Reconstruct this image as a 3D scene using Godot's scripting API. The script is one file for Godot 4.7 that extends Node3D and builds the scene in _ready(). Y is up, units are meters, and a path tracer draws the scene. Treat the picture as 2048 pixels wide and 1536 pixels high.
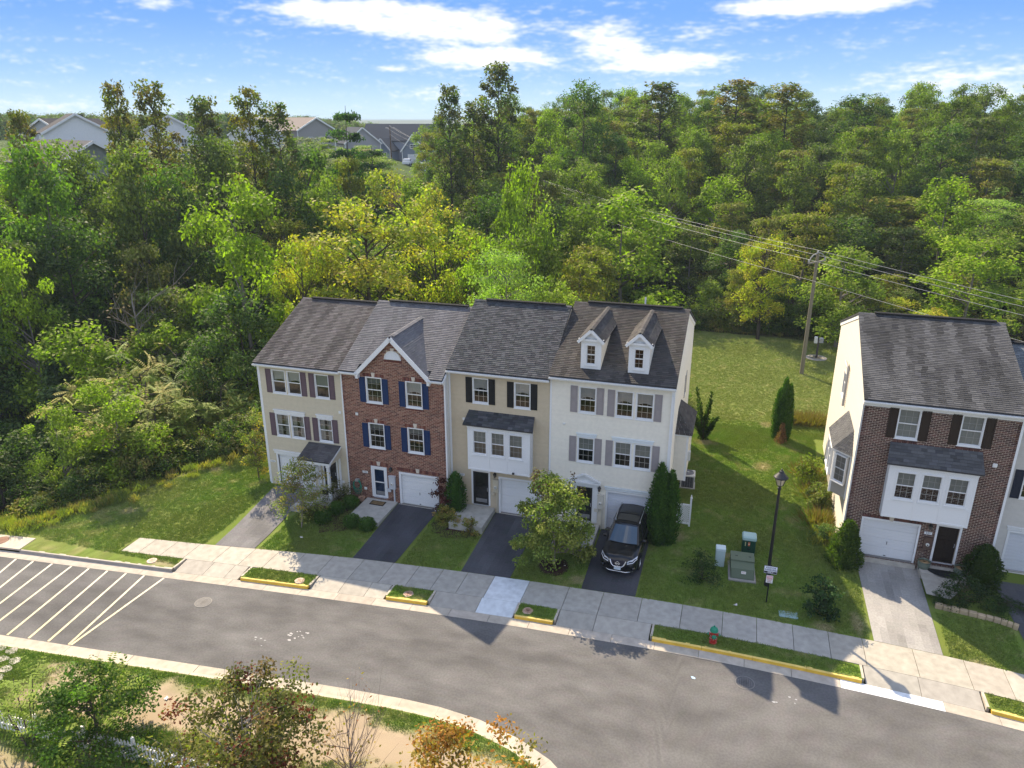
extends Node3D

# ---------------------------------------------------------------- mesh builder
class MB:
	var v := PackedVector3Array()
	var n := PackedVector3Array()
	var c := PackedColorArray()
	var ix := PackedInt32Array()
	var xf := Transform3D.IDENTITY
	func tri(a: Vector3, b: Vector3, d: Vector3, col: Color) -> void:
		a = xf * a
		b = xf * b
		d = xf * d
		var nn := (b - a).cross(d - a).normalized()
		var k := v.size()
		v.append(a)
		v.append(b)
		v.append(d)
		for i in 3:
			n.append(nn)
			c.append(col)
		ix.append(k)
		ix.append(k + 2)
		ix.append(k + 1)
	func quad(a: Vector3, b: Vector3, d: Vector3, e: Vector3, col: Color) -> void:
		a = xf * a
		b = xf * b
		d = xf * d
		e = xf * e
		var nn := (d - a).cross(e - b).normalized()
		var k := v.size()
		v.append(a)
		v.append(b)
		v.append(d)
		v.append(e)
		for i in 4:
			n.append(nn)
			c.append(col)
		ix.append_array([k, k + 2, k + 1, k, k + 3, k + 2])
	func box(lo: Vector3, hi: Vector3, col: Color) -> void:
		var p := [Vector3(lo.x, lo.y, lo.z), Vector3(hi.x, lo.y, lo.z), Vector3(hi.x, hi.y, lo.z), Vector3(lo.x, hi.y, lo.z), Vector3(lo.x, lo.y, hi.z), Vector3(hi.x, lo.y, hi.z), Vector3(hi.x, hi.y, hi.z), Vector3(lo.x, hi.y, hi.z)]
		quad(p[4], p[5], p[6], p[7], col)
		quad(p[1], p[0], p[3], p[2], col)
		quad(p[0], p[4], p[7], p[3], col)
		quad(p[5], p[1], p[2], p[6], col)
		quad(p[7], p[6], p[2], p[3], col)
		quad(p[0], p[1], p[5], p[4], col)
	# box with chamfered vertical front edges and top (for slabs, cabinets)
	func bevel_box(lo: Vector3, hi: Vector3, b: float, col: Color) -> void:
		var ring := func(y: float, k: float) -> Array:
			return [Vector3(lo.x + k, y, lo.z + b), Vector3(lo.x + b, y, lo.z + k), Vector3(hi.x - b, y, lo.z + k), Vector3(hi.x - k, y, lo.z + b), Vector3(hi.x - k, y, hi.z - b), Vector3(hi.x - b, y, hi.z - k), Vector3(lo.x + b, y, hi.z - k), Vector3(lo.x + k, y, hi.z - b)]
		var r0: Array = ring.call(lo.y, 0.0)
		var r1: Array = ring.call(hi.y - b, 0.0)
		var r2: Array = ring.call(hi.y, b * 0.9)
		for i in 8:
			var j := (i + 1) % 8
			quad(r0[j], r0[i], r1[i], r1[j], col)
			quad(r1[j], r1[i], r2[i], r2[j], col)
		poly(r2, col, true)
		poly(r0, col, false)
	func poly(p: Array, col: Color, flip: bool) -> void:
		for i in range(1, p.size() - 1):
			if flip:
				tri(p[0], p[i + 1], p[i], col)
			else:
				tri(p[0], p[i], p[i + 1], col)
	# a bar between two points with a rectangular section
	func bar(a: Vector3, b: Vector3, w: float, h: float, col: Color, up := Vector3.UP) -> void:
		var d := (b - a).normalized()
		var s := d.cross(up)
		if s.length() < 0.01:
			s = d.cross(Vector3.RIGHT)
		s = s.normalized()
		var u := s.cross(d)
		var keep := xf
		xf = xf * Transform3D(Basis(s, u, -d), (a + b) * 0.5)
		var l := a.distance_to(b) * 0.5
		box(Vector3(-w / 2, -h / 2, -l), Vector3(w / 2, h / 2, l), col)
		xf = keep
	# rings of equal size joined with smooth normals
	func loft(rings: Array, col: Color, closed := true) -> void:
		var k0 := v.size()
		var m: int = rings[0].size()
		for i in rings.size():
			for j in m:
				var up: Vector3 = rings[mini(i + 1, rings.size() - 1)][j] - rings[maxi(i - 1, 0)][j]
				var jn := (j + 1) % m if closed else mini(j + 1, m - 1)
				var jp := (j - 1 + m) % m if closed else maxi(j - 1, 0)
				var ac: Vector3 = rings[i][jn] - rings[i][jp]
				var nn := (xf.basis * ac.cross(up)).normalized()
				v.append(xf * rings[i][j])
				n.append(nn)
				c.append(col)
		for i in rings.size() - 1:
			for j in (m if closed else m - 1):
				var a := k0 + i * m + j
				var b := k0 + i * m + (j + 1) % m
				ix.append_array([a, b + m, b, a, a + m, b + m])
	func tube(pts: Array, rad: Array, sides: int, col: Color) -> void:
		var rings := []
		for i in pts.size():
			var d: Vector3 = pts[mini(i + 1, pts.size() - 1)] - pts[maxi(i - 1, 0)]
			d = d.normalized() if d.length() > 1e-6 else Vector3.UP
			var s := d.cross(Vector3(0.31, 0.2, 0.93)).normalized()
			var u := s.cross(d)
			var r := []
			for j in sides:
				var t := TAU * j / sides
				r.append(pts[i] + (s * cos(t) - u * sin(t)) * rad[i])
			rings.append(r)
		loft(rings, col)
	func lathe(prof: Array, sides: int, col: Color) -> void:
		# each profile step gets its own normals so that edges stay crisp
		for i in prof.size() - 1:
			var r := []
			for p in [prof[i], prof[i + 1]]:
				var ring := []
				for j in sides:
					var t := -TAU * j / sides
					ring.append(Vector3(cos(t) * p.x, p.y, sin(t) * p.x))
				r.append(ring)
			loft(r, col)
	func mesh() -> ArrayMesh:
		var a := []
		a.resize(Mesh.ARRAY_MAX)
		a[Mesh.ARRAY_VERTEX] = v
		a[Mesh.ARRAY_NORMAL] = n
		a[Mesh.ARRAY_COLOR] = c
		a[Mesh.ARRAY_INDEX] = ix
		var m := ArrayMesh.new()
		if v.size() > 0:
			m.add_surface_from_arrays(Mesh.PRIMITIVE_TRIANGLES, a)
		return m

# ---------------------------------------------------------------- scene helpers
var M := {}
var names := {}
var rng := RandomNumberGenerator.new()
var nz := FastNoiseLite.new()
var nz2 := FastNoiseLite.new()

func numbered(parent: Node, called: String) -> String:
	var k := str(parent.get_instance_id()) + called
	var i: int = names.get(k, 0)
	names[k] = i + 1
	return called if i == 0 else "%s_%03d" % [called, i]

func tag(o: Node, label: String, category: String, group := "") -> void:
	o.set_meta("label", label)
	o.set_meta("category", category)
	if group != "":
		o.set_meta("group", group)

func thing(called: String, label: String, category: String, at := Vector3.ZERO, turn := 0.0, group := "") -> Node3D:
	var o := Node3D.new()
	o.name = numbered(self, called)
	add_child(o, true)
	o.position = at
	o.rotation.y = turn
	tag(o, label, category, group)
	return o

func part(parent: Node, called: String, mb: MB, mat: Material, kind := "") -> MeshInstance3D:
	return part_mesh(parent, called, mb.mesh(), mat, kind)

func part_mesh(parent: Node, called: String, mesh: Mesh, mat: Material, kind := "") -> MeshInstance3D:
	var o := MeshInstance3D.new()
	o.name = numbered(parent, called)
	o.mesh = mesh
	o.material_override = mat
	parent.add_child(o, true)
	if kind != "":
		o.set_meta("kind", kind)
	return o

func struct(called: String, mb: MB, mat: Material) -> MeshInstance3D:
	return part(self, called, mb, mat, "structure")

func copy_of(o: Node3D, called: String, label: String, at: Vector3, turn := 0.0) -> Node3D:
	var r: Node3D = o.duplicate()
	r.name = numbered(self, called)
	add_child(r, true)
	r.position = at
	r.rotation.y = turn
	r.set_meta("label", label)
	return r

func g(k: float) -> Color:
	return Color(k, k, k)

func vary(col: Color, k: float) -> Color:
	var t := 1.0 + rng.randf_range(-k, k)
	return Color(col.r * t, col.g * t, col.b * t)

func grain_tex(sd: int, freq: float, octaves: int, lo: float, hi: float, size := 512) -> ImageTexture:
	var f := FastNoiseLite.new()
	f.seed = sd
	f.frequency = freq
	f.fractal_octaves = octaves
	f.noise_type = FastNoiseLite.TYPE_SIMPLEX_SMOOTH
	var im := f.get_seamless_image(size, size)
	im.convert(Image.FORMAT_L8)
	var d := im.get_data()
	var lut := PackedByteArray()
	for i in 256:
		var l := lerpf(lo, hi, i / 255.0) / hi
		lut.append(int(255.0 * Color(l, l, l).linear_to_srgb().r))
	for i in d.size():
		d[i] = lut[d[i]]
	var tx := ImageTexture.create_from_image(Image.create_from_data(size, size, false, Image.FORMAT_L8, d))
	tx.set_meta("peak", hi)
	return tx

func bump_tex(sd: int, freq: float, octaves: int, size := 256) -> ImageTexture:
	var f := FastNoiseLite.new()
	f.seed = sd
	f.frequency = freq
	f.fractal_octaves = octaves
	var im := f.get_seamless_image(size, size)
	im.convert(Image.FORMAT_RGB8)
	return ImageTexture.create_from_image(im)

func mat(called: String, rough: float, spec := 0.5, tex: Texture2D = null, scale := 1.0, bump: Texture2D = null, bump_cm := 0.0) -> StandardMaterial3D:
	var m := StandardMaterial3D.new()
	m.resource_name = called
	m.vertex_color_use_as_albedo = true
	m.roughness = rough
	m.metallic_specular = spec
	if tex:
		m.albedo_texture = tex
		m.albedo_color = g(tex.get_meta("peak")).linear_to_srgb()
	if bump:
		m.heightmap_enabled = true
		m.heightmap_texture = bump
		m.heightmap_scale = bump_cm
	if tex or bump:
		m.uv1_triplanar = true
		m.uv1_world_triplanar = true
		m.uv1_scale = Vector3(scale, scale, scale)
	M[called] = m
	return m

func make_materials() -> void:
	var fine := grain_tex(1, 0.09, 4, 0.72, 1.28)
	var coarse := grain_tex(2, 0.012, 5, 0.62, 1.38)
	var speck := grain_tex(3, 0.35, 2, 0.45, 1.55, 256)
	var blades := grain_tex(4, 0.2, 3, 0.5, 1.5)
	var bump := bump_tex(5, 0.2, 3)
	mat("paint", 0.55, 0.4, fine, 0.7)
	mat("vinyl", 0.6, 0.35, grain_tex(12, 0.02, 5, 0.95, 1.05), 0.35)
	mat("brick", 0.9, 0.25, speck, 3.0)
	mat("shingle", 0.95, 0.2, speck, 2.5)
	mat("concrete", 0.9, 0.25, grain_tex(13, 0.015, 6, 0.82, 1.18), 0.25, bump, 0.15)
	mat("asphalt", 0.92, 0.25, grain_tex(14, 0.06, 6, 0.85, 1.15), 0.25, bump, 0.3)
	mat("road_paint", 0.8, 0.3, speck, 1.0)
	mat("soil", 1.0, 0.1, coarse, 0.5, bump, 1.5)
	mat("turf", 1.0, 0.1, blades, 1.3)
	mat("wood", 0.85, 0.25, fine, 1.5)
	mat("bark", 0.95, 0.15, fine, 1.2)
	mat("metal", 0.45, 0.5, fine, 1.0)
	mat("rough_metal", 0.7, 0.4, speck, 1.3)
	mat("rubber", 0.9, 0.2)
	mat("plastic", 0.5, 0.45, fine, 0.8)
	mat("grass_blade", 0.9, 0.15)
	M["grass_blade"].backlight_enabled = true
	M["grass_blade"].backlight = Color(0.5, 0.6, 0.25)
	mat("chrome", 0.22, 0.5)
	M["chrome"].metallic = 0.9
	var cp = mat("car_paint", 0.35, 0.2)
	cp.clearcoat_enabled = true
	cp.clearcoat = 0.7
	cp.clearcoat_roughness = 0.03
	mat("gloss", 0.12, 0.6)
	var gl := StandardMaterial3D.new()
	gl.resource_name = "window_glass"
	gl.transparency = BaseMaterial3D.TRANSPARENCY_ALPHA
	gl.albedo_color = Color(0.04, 0.05, 0.05, 0.35)
	gl.roughness = 0.04
	gl.metallic_specular = 0.6
	M["glass"] = gl
	var tints := {"a": Color(0.99, 0.94, 0.9), "b": Color(0.86, 0.9, 0.88), "c": Color(1.0, 0.97, 0.74), "d": Color(0.78, 0.82, 0.80)}
	for k in tints:
		var lm = mat("leaf_" + k, 0.62, 0.3)
		lm.albedo_color = tints[k]
		lm.backlight_enabled = true
		lm.backlight = Color(0.85, 1.0, 0.45)

# ---------------------------------------------------------------- lie of the land
const EDGE := [Vector2(-24, 10.6), Vector2(-18.5, 9.0), Vector2(-17.4, 6.8), Vector2(-15.9, 4.4), Vector2(-11, -4.5), Vector2(-9.5, -17), Vector2(13, -18), Vector2(13.5, -43.5), Vector2(28, -42.5), Vector2(75, -46), Vector2(75, 70), Vector2(-45, 70), Vector2(-45, 12)]
var edge_poly := PackedVector2Array(EDGE)

func out_of_lawn(x: float, z: float) -> float:
	var p := Vector2(x, z)
	if Geometry2D.is_point_in_polygon(p, edge_poly):
		return 0.0
	var best := 1e9
	for i in EDGE.size():
		best = minf(best, p.distance_squared_to(Geometry2D.get_closest_point_to_segment(p, EDGE[i], EDGE[(i + 1) % EDGE.size()])))
	return sqrt(best)

func land(x: float, z: float) -> float:
	var base := -0.36 * clampf((z + 1.5) / 6.4, 0, 1)
	var d := out_of_lawn(x, z)
	var r := Vector2(x - 12, z).length()
	var right := smoothstep(6, 22, x)
	var dip := -6.0 * (1 - right) * smoothstep(0, 11, d) * (1 - smoothstep(50, 85, r))
	var back := 1 - smoothstep(-5, 25, z)
	var az := atan2(12 - x, -z)
	var cor := exp(-pow((az - 0.43) / 0.1, 2))
	var rise := (smoothstep(46, 125, r) * (13 - 6 * cor) + smoothstep(110, 200, r) * (2 - 1.5 * cor)) * back * smoothstep(0, 25, d)
	return base + dip + rise

# back edge of the north gutter, and the line of the south gutter
var north := Curve2D.new()
const NORTH_PTS := [Vector2(-60, 14.2), Vector2(-40, 12.4), Vector2(-18.4, 10.42), Vector2(-8.2, 9.4), Vector2(-4.25, 9.0), Vector2(-0.6, 8.65), Vector2(3.4, 8.3), Vector2(5.5, 8.12), Vector2(9.8, 7.83), Vector2(11.6, 7.75), Vector2(16.1, 7.56), Vector2(20, 7.53), Vector2(24.7, 7.67), Vector2(29.3, 7.97), Vector2(34, 8.6), Vector2(45, 10.8), Vector2(60, 15)]
const SOUTH_PTS := [Vector2(-60, 20.3), Vector2(-40, 18.4), Vector2(-12, 15.76), Vector2(-8.3, 15.4), Vector2(-2.07, 14.78), Vector2(1.65, 14.42), Vector2(4.8, 14.15), Vector2(7.0, 14.0), Vector2(8.6, 13.98), Vector2(10.3, 14.13), Vector2(12.09, 14.6), Vector2(13.4, 15.2), Vector2(14.8, 16.3), Vector2(15.9, 17.8), Vector2(16.8, 20), Vector2(17.2, 23), Vector2(17.4, 28), Vector2(17.4, 45)]

func nline(x: float) -> float:
	for i in NORTH_PTS.size() - 1:
		if x <= NORTH_PTS[i + 1].x:
			var a = NORTH_PTS[maxi(i - 1, 0)].y
			var b = NORTH_PTS[i].y
			var d = NORTH_PTS[i + 1].y
			var e = NORTH_PTS[mini(i + 2, NORTH_PTS.size() - 1)].y
			var t: float = (x - NORTH_PTS[i].x) / (NORTH_PTS[i + 1].x - NORTH_PTS[i].x)
			# smooth between the neighbouring slopes
			var m0: float = (d - a) / (NORTH_PTS[i + 1].x - NORTH_PTS[maxi(i - 1, 0)].x) * (NORTH_PTS[i + 1].x - NORTH_PTS[i].x)
			var m1: float = (e - b) / (NORTH_PTS[mini(i + 2, NORTH_PTS.size() - 1)].x - NORTH_PTS[i].x) * (NORTH_PTS[i + 1].x - NORTH_PTS[i].x)
			return (2 * t * t * t - 3 * t * t + 1) * b + (t * t * t - 2 * t * t + t) * m0 + (-2 * t * t * t + 3 * t * t) * d + (t * t * t - t * t) * m1
	return 15.0

func walk_front(x: float) -> float:
	return nline(x) - 1.02

func walk_back(x: float) -> float:
	return nline(x) - lerpf(2.4, 2.85, smoothstep(-12, 2, x))

const ROAD_Y := -0.5

# ---------------------------------------------------------------- ground, road, pavement
const GREEN := Color(0.135, 0.158, 0.038)
const LUSH := Color(0.125, 0.19, 0.034)
const DRY := Color(0.25, 0.23, 0.1)
const SOIL := Color(0.35, 0.275, 0.185)
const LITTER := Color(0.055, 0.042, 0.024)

# worn spots in the lawns: x, z, half sizes
const WORN := [[20.9, -11.3, 0.6, 0.9], [21.3, -18.9, 0.7, 0.5], [17.0, -14.2, 0.9, 0.6], [16.2, -1.0, 0.8, 0.5], [19.1, 0.2, 0.5, 0.3], [-14.8, 5.2, 0.5, 0.4], [-9.0, 9.1, 0.9, 0.3], [24.9, 3.9, 0.3, 0.9], [23.5, 4.5, 0.6, 0.4], [12.0, 4.2, 0.5, 0.4], [29.5, 5.2, 0.7, 0.4], [-13.0, -0.5, 0.5, 0.4]]

func south_z(x: float) -> float:
	for i in SOUTH_PTS.size() - 1:
		if x <= SOUTH_PTS[i + 1].x:
			return lerpf(SOUTH_PTS[i].y, SOUTH_PTS[i + 1].y, clampf((x - SOUTH_PTS[i].x) / (SOUTH_PTS[i + 1].x - SOUTH_PTS[i].x), 0, 1))
	return 99.0

func soil_share(x: float, z: float) -> float:
	# trodden bare earth south of the road
	var d := z - south_z(x) - 0.75
	if d < 0.0 or x > 18:
		return 0.0
	var k := nz.get_noise_2d(x * 9, z * 14) * 0.9 + nz2.get_noise_2d(x * 30, z * 30) * 0.35
	var band := smoothstep(0.5, 1.0, d + k * 0.7) * (1.0 - smoothstep(2.6, 3.6, d + k * 1.2)) * smoothstep(-8.6, -7.0, x + k)
	var band2 := smoothstep(4.2, 5.2, d + k * 1.6) * 0.9
	return clampf(maxf(band, band2 * smoothstep(-14, -9, x)), 0, 1)

func grass_col(x: float, z: float) -> Color:
	var a := nz.get_noise_2d(x * 3.0, z * 3.0)
	var b := nz2.get_noise_2d(x * 14, z * 14)
	var col := GREEN.lerp(LUSH, clampf(0.5 + a * 0.9, 0, 1))
	if z < 6.0 and x > 14:
		col = col * (1.0 + 0.06 * smoothstep(-0.3, 0.3, sin((x * 0.93 + z * 0.36) * 5.2)))
	var thin := clampf((b * 0.8 + a * 0.5) * 1.6 - 0.32, 0, 0.75)
	if z < -19 and x > 12:
		thin = clampf(thin + 0.38 + a * 0.2, 0, 0.8)
	if x < -9 and z > -3 and z < 10:
		thin = clampf(thin + 0.25 * (1.0 - smoothstep(-16.0, -8.0, x)) + b * 0.15, 0, 0.7)
	col = col.lerp(DRY, thin)
	for q in WORN:
		var e := Vector2((x - q[0]) / q[2], (z - q[1]) / q[3]).length() + b * 0.5
		col = col.lerp(SOIL.lerp(DRY, 0.4), 0.8 * (1.0 - smoothstep(0.5, 1.1, e)))
	return col.lerp(SOIL, soil_share(x, z))

func ground_col(x: float, z: float) -> Color:
	var d := out_of_lawn(x, z)
	var caz := atan2(18.2 - x, 35.45 - z)
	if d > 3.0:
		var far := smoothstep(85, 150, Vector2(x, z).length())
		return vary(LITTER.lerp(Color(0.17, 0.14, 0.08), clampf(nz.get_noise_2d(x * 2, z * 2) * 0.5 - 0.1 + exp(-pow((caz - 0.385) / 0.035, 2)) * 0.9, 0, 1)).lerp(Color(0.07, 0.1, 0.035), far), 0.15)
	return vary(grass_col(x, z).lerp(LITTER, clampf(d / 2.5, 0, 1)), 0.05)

func build_ground() -> void:
	var xs := []
	var zs := []
	for k in [-1400.0, -1000.0, -700.0, -500.0, -380.0, -300.0, -240.0]:
		xs.append(k)
		zs.append(k)
	var t := -200.0
	while t < -46:
		xs.append(t)
		if t < -52:
			zs.append(t)
		t += 6
	t = -46.0
	while t <= 46:
		xs.append(t)
		t += 0.5
	t = -50.0
	while t < 40:
		zs.append(t)
		t += 0.5 if t > -22 and t < 26 else 1.0
	for k in [50.0, 56.0, 63.0, 70.0, 78.0, 88.0, 100.0, 115.0, 130.0, 150.0, 180.0, 220.0, 280.0, 380.0, 500.0, 700.0, 1000.0, 1400.0]:
		xs.append(k)
		if k > 45:
			zs.append(k)
	var mb := MB.new()
	var w := xs.size()
	for z in zs:
		for x in xs:
			var y := land(x, z)
			if x > -60 and x < 60 and z < south_z(x) + 1.3:
				if z > nline(x) - 0.9:
					y -= 0.45
				elif z > walk_back(x) + 0.4 and x > -12:
					y -= 0.25
			mb.v.append(Vector3(x, y, z))
			mb.c.append(ground_col(x, z))
	for j in zs.size():
		for i in w:
			var k := j * w + i
			var l: Vector3 = mb.v[j * w + maxi(i - 1, 0)]
			var r: Vector3 = mb.v[j * w + mini(i + 1, w - 1)]
			var u: Vector3 = mb.v[maxi(j - 1, 0) * w + i]
			var d: Vector3 = mb.v[mini(j + 1, zs.size() - 1) * w + i]
			mb.n.append((d - u).cross(r - l).normalized())
			if i < w - 1 and j < zs.size() - 1:
				mb.ix.append_array([k, k + 1, k + w, k + 1, k + w + 1, k + w])
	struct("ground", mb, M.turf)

# a flat strip whose two long edges are given as points, with a skirt
func strip(mb: MB, a: Array, b: Array, drop: float, col: Color) -> void:
	for i in a.size() - 1:
		mb.quad(b[i], b[i + 1], a[i + 1], a[i], col)
		mb.quad(b[i] - Vector3(0, drop, 0), b[i + 1] - Vector3(0, drop, 0), b[i + 1], b[i], col)
		mb.quad(a[i + 1] - Vector3(0, drop, 0), a[i] - Vector3(0, drop, 0), a[i], a[i + 1], col)
	var e := a.size() - 1
	mb.quad(a[0] - Vector3(0, drop, 0), b[0] - Vector3(0, drop, 0), b[0], a[0], col)
	mb.quad(b[e] - Vector3(0, drop, 0), a[e] - Vector3(0, drop, 0), a[e], b[e], col)

func south_offset(d: float) -> Array:
	var out := []
	for i in SOUTH_PTS.size():
		var a: Vector2 = SOUTH_PTS[maxi(i - 1, 0)]
		var b: Vector2 = SOUTH_PTS[mini(i + 1, SOUTH_PTS.size() - 1)]
		var t := (b - a).normalized()
		out.append(SOUTH_PTS[i] + Vector2(-t.y, t.x) * d)
	return out

# strips of turf between the walk and the curb, and behind the south curb
func build_verges() -> void:
	for s in [[-34.0, -11.95, 2.0], [-11.95, -8.1, 1.02], [-4.3, -0.58, 1.02], [3.4, 5.54, 1.02], [9.76, 11.66, 1.02], [16.05, 24.75, 1.02], [29.2, 46.0, 1.02]]:
		var mb := MB.new()
		var n := int((s[1] - s[0]) / 0.2) + 1
		for i in n + 1:
			for j in 6:
				var x := lerpf(s[0], s[1], i / float(n))
				var z = nline(x) - 0.1 - (s[2] - 0.1) * (1.0 - j / 5.0)
				mb.v.append(Vector3(x, -0.348 + 0.012 * nz2.get_noise_2d(x * 20, z * 20) - (0.03 if j == 0 else 0.0), z))
				mb.n.append(Vector3.UP)
				mb.c.append(vary(grass_col(x, z), 0.15))
				if i < n and j < 5:
					var k := i * 6 + j
					mb.ix.append_array([k, k + 6, k + 1, k + 6, k + 7, k + 1])
		struct("grass_strip", mb, M.turf)
	var so := MB.new()
	var rows := []
	for d in [0.7, 1.0, 1.4, 1.9, 2.4]:
		rows.append(south_offset(d))
	var c := 0
	for i in SOUTH_PTS.size() - 1:
		var m := maxi(1, int((SOUTH_PTS[i + 1] - SOUTH_PTS[i]).length() / 0.4))
		for q in m:
			for j in 5:
				var p: Vector2 = rows[j][i].lerp(rows[j][i + 1], q / float(m))
				so.v.append(Vector3(p.x, [-0.372, -0.35, -0.345, -0.35, -0.42][j], p.y))
				so.n.append(Vector3.UP)
				so.c.append(vary(grass_col(p.x, p.y), 0.12))
			if c > 0:
				for j in 4:
					var k := (c - 1) * 5 + j
					so.ix.append_array([k, k + 5, k + 1, k + 5, k + 6, k + 1])
			c += 1
	struct("grass_strip", so, M.turf)

func build_road() -> void:
	# asphalt with soft worn patches, one sheet between the gutters
	var mb := MB.new()
	var cols := 480
	var rows := 70
	for j in rows + 1:
		for i in cols + 1:
			var x := lerpf(-60, 60, i / float(cols))
			var z0 := nline(x) + 0.5
			var z1 := minf(south_z(x) + 0.05, 60.0)
			if x > 8.0:
				z1 = maxf(z1, z0 + 5.0)
			if x > 17.3:
				z1 = 60.0
			var s := j / float(rows)
			var z := lerpf(z0, z1, s if z1 < 30 else s * s)
			var a := nz.get_noise_2d(x * 2.2 + z * 0.6, z * 5.5)
			var b := nz2.get_noise_2d(x * 9, z * 16)
			var w := nz.get_noise_2d(x * 0.9 - 60, z * 9.0)
			var l := 0.118 + a * 0.03 + b * 0.03 + w * 0.02
			mb.v.append(Vector3(x, ROAD_Y - 0.012, z))
			mb.n.append(Vector3.UP)
			mb.c.append(Color(l * 1.04, l, l * 0.95))
			if i < cols and j < rows:
				var k := j * (cols + 1) + i
				mb.ix.append_array([k, k + 1, k + cols + 1, k + 1, k + cols + 2, k + cols + 1])
	var road := struct("road", mb, M.asphalt)
	# hatched no-parking lines at the end of the road
	var tops := [-17.9, -16.8, -15.75, -14.6, -13.45, -12.42, -11.33, -10.25, -9.22, -8.1]
	var bots := [-16.4, -15.4, -14.7, -13.85, -12.85, -11.68, -10.56, -9.55, -8.5, -8.38]
	for k in tops.size():
		var st := MB.new()
		var x0: float = tops[k]
		var x1: float = bots[k]
		var p0 := Vector3(x0, ROAD_Y - 0.006, nline(x0) + 0.56)
		var p1 := Vector3(x1, ROAD_Y - 0.006, south_z(x1) - 0.06)
		var s := (p1 - p0).normalized().cross(Vector3.UP) * 0.055
		var n := 26
		for i in n:
			var a := p0.lerp(p1, i / float(n))
			var b := p0.lerp(p1, (i + 1) / float(n))
			st.quad(a - s, b - s, b + s, a + s, vary(Color(0.68, 0.62, 0.47).lerp(Color(0.66, 0.55, 0.27), i / float(n) * 0.8), 0.09))
		part(road, "painted_line", st, M.road_paint)
	# chalk scuffs and splashes
	for e in [[0.9, 11.9, 14, Color(0.4, 0.39, 0.37)], [18.1, 9.3, 3, Color(0.42, 0.6, 0.78)], [-0.6, 12.6, 5, Color(0.33, 0.33, 0.32)], [21.6, 9.6, 5, Color(0.34, 0.34, 0.34)]]:
		var sp := MB.new()
		for i in e[2]:
			var q := Vector3(e[0] + rng.randf_range(-0.55, 0.55) * (0.25 if e[2] == 3 else 1.0), ROAD_Y - 0.007, e[1] + rng.randf_range(-0.35, 0.35) * (0.25 if e[2] == 3 else 1.0))
			var r := rng.randf_range(0.02, 0.055) * (1.6 if e[2] == 3 else 1.0)
			var pts := []
			for j in 9:
				var t := TAU * j / 9
				var rr := r * rng.randf_range(0.6, 1.2)
				pts.append(q + Vector3(cos(t) * rr * 1.5, i * 0.0001, -sin(t) * rr))
			sp.poly(pts, e[3], false)
		part(road, "paint_splash", sp, M.road_paint, "stuff")

func concrete_col(white := false, k := 0.0) -> Color:
	if white:
		return vary(Color(0.6, 0.63, 0.64), 0.03)
	return vary(Color(0.4, 0.365, 0.3).lerp(Color(0.36, 0.34, 0.295), k), 0.07)

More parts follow.
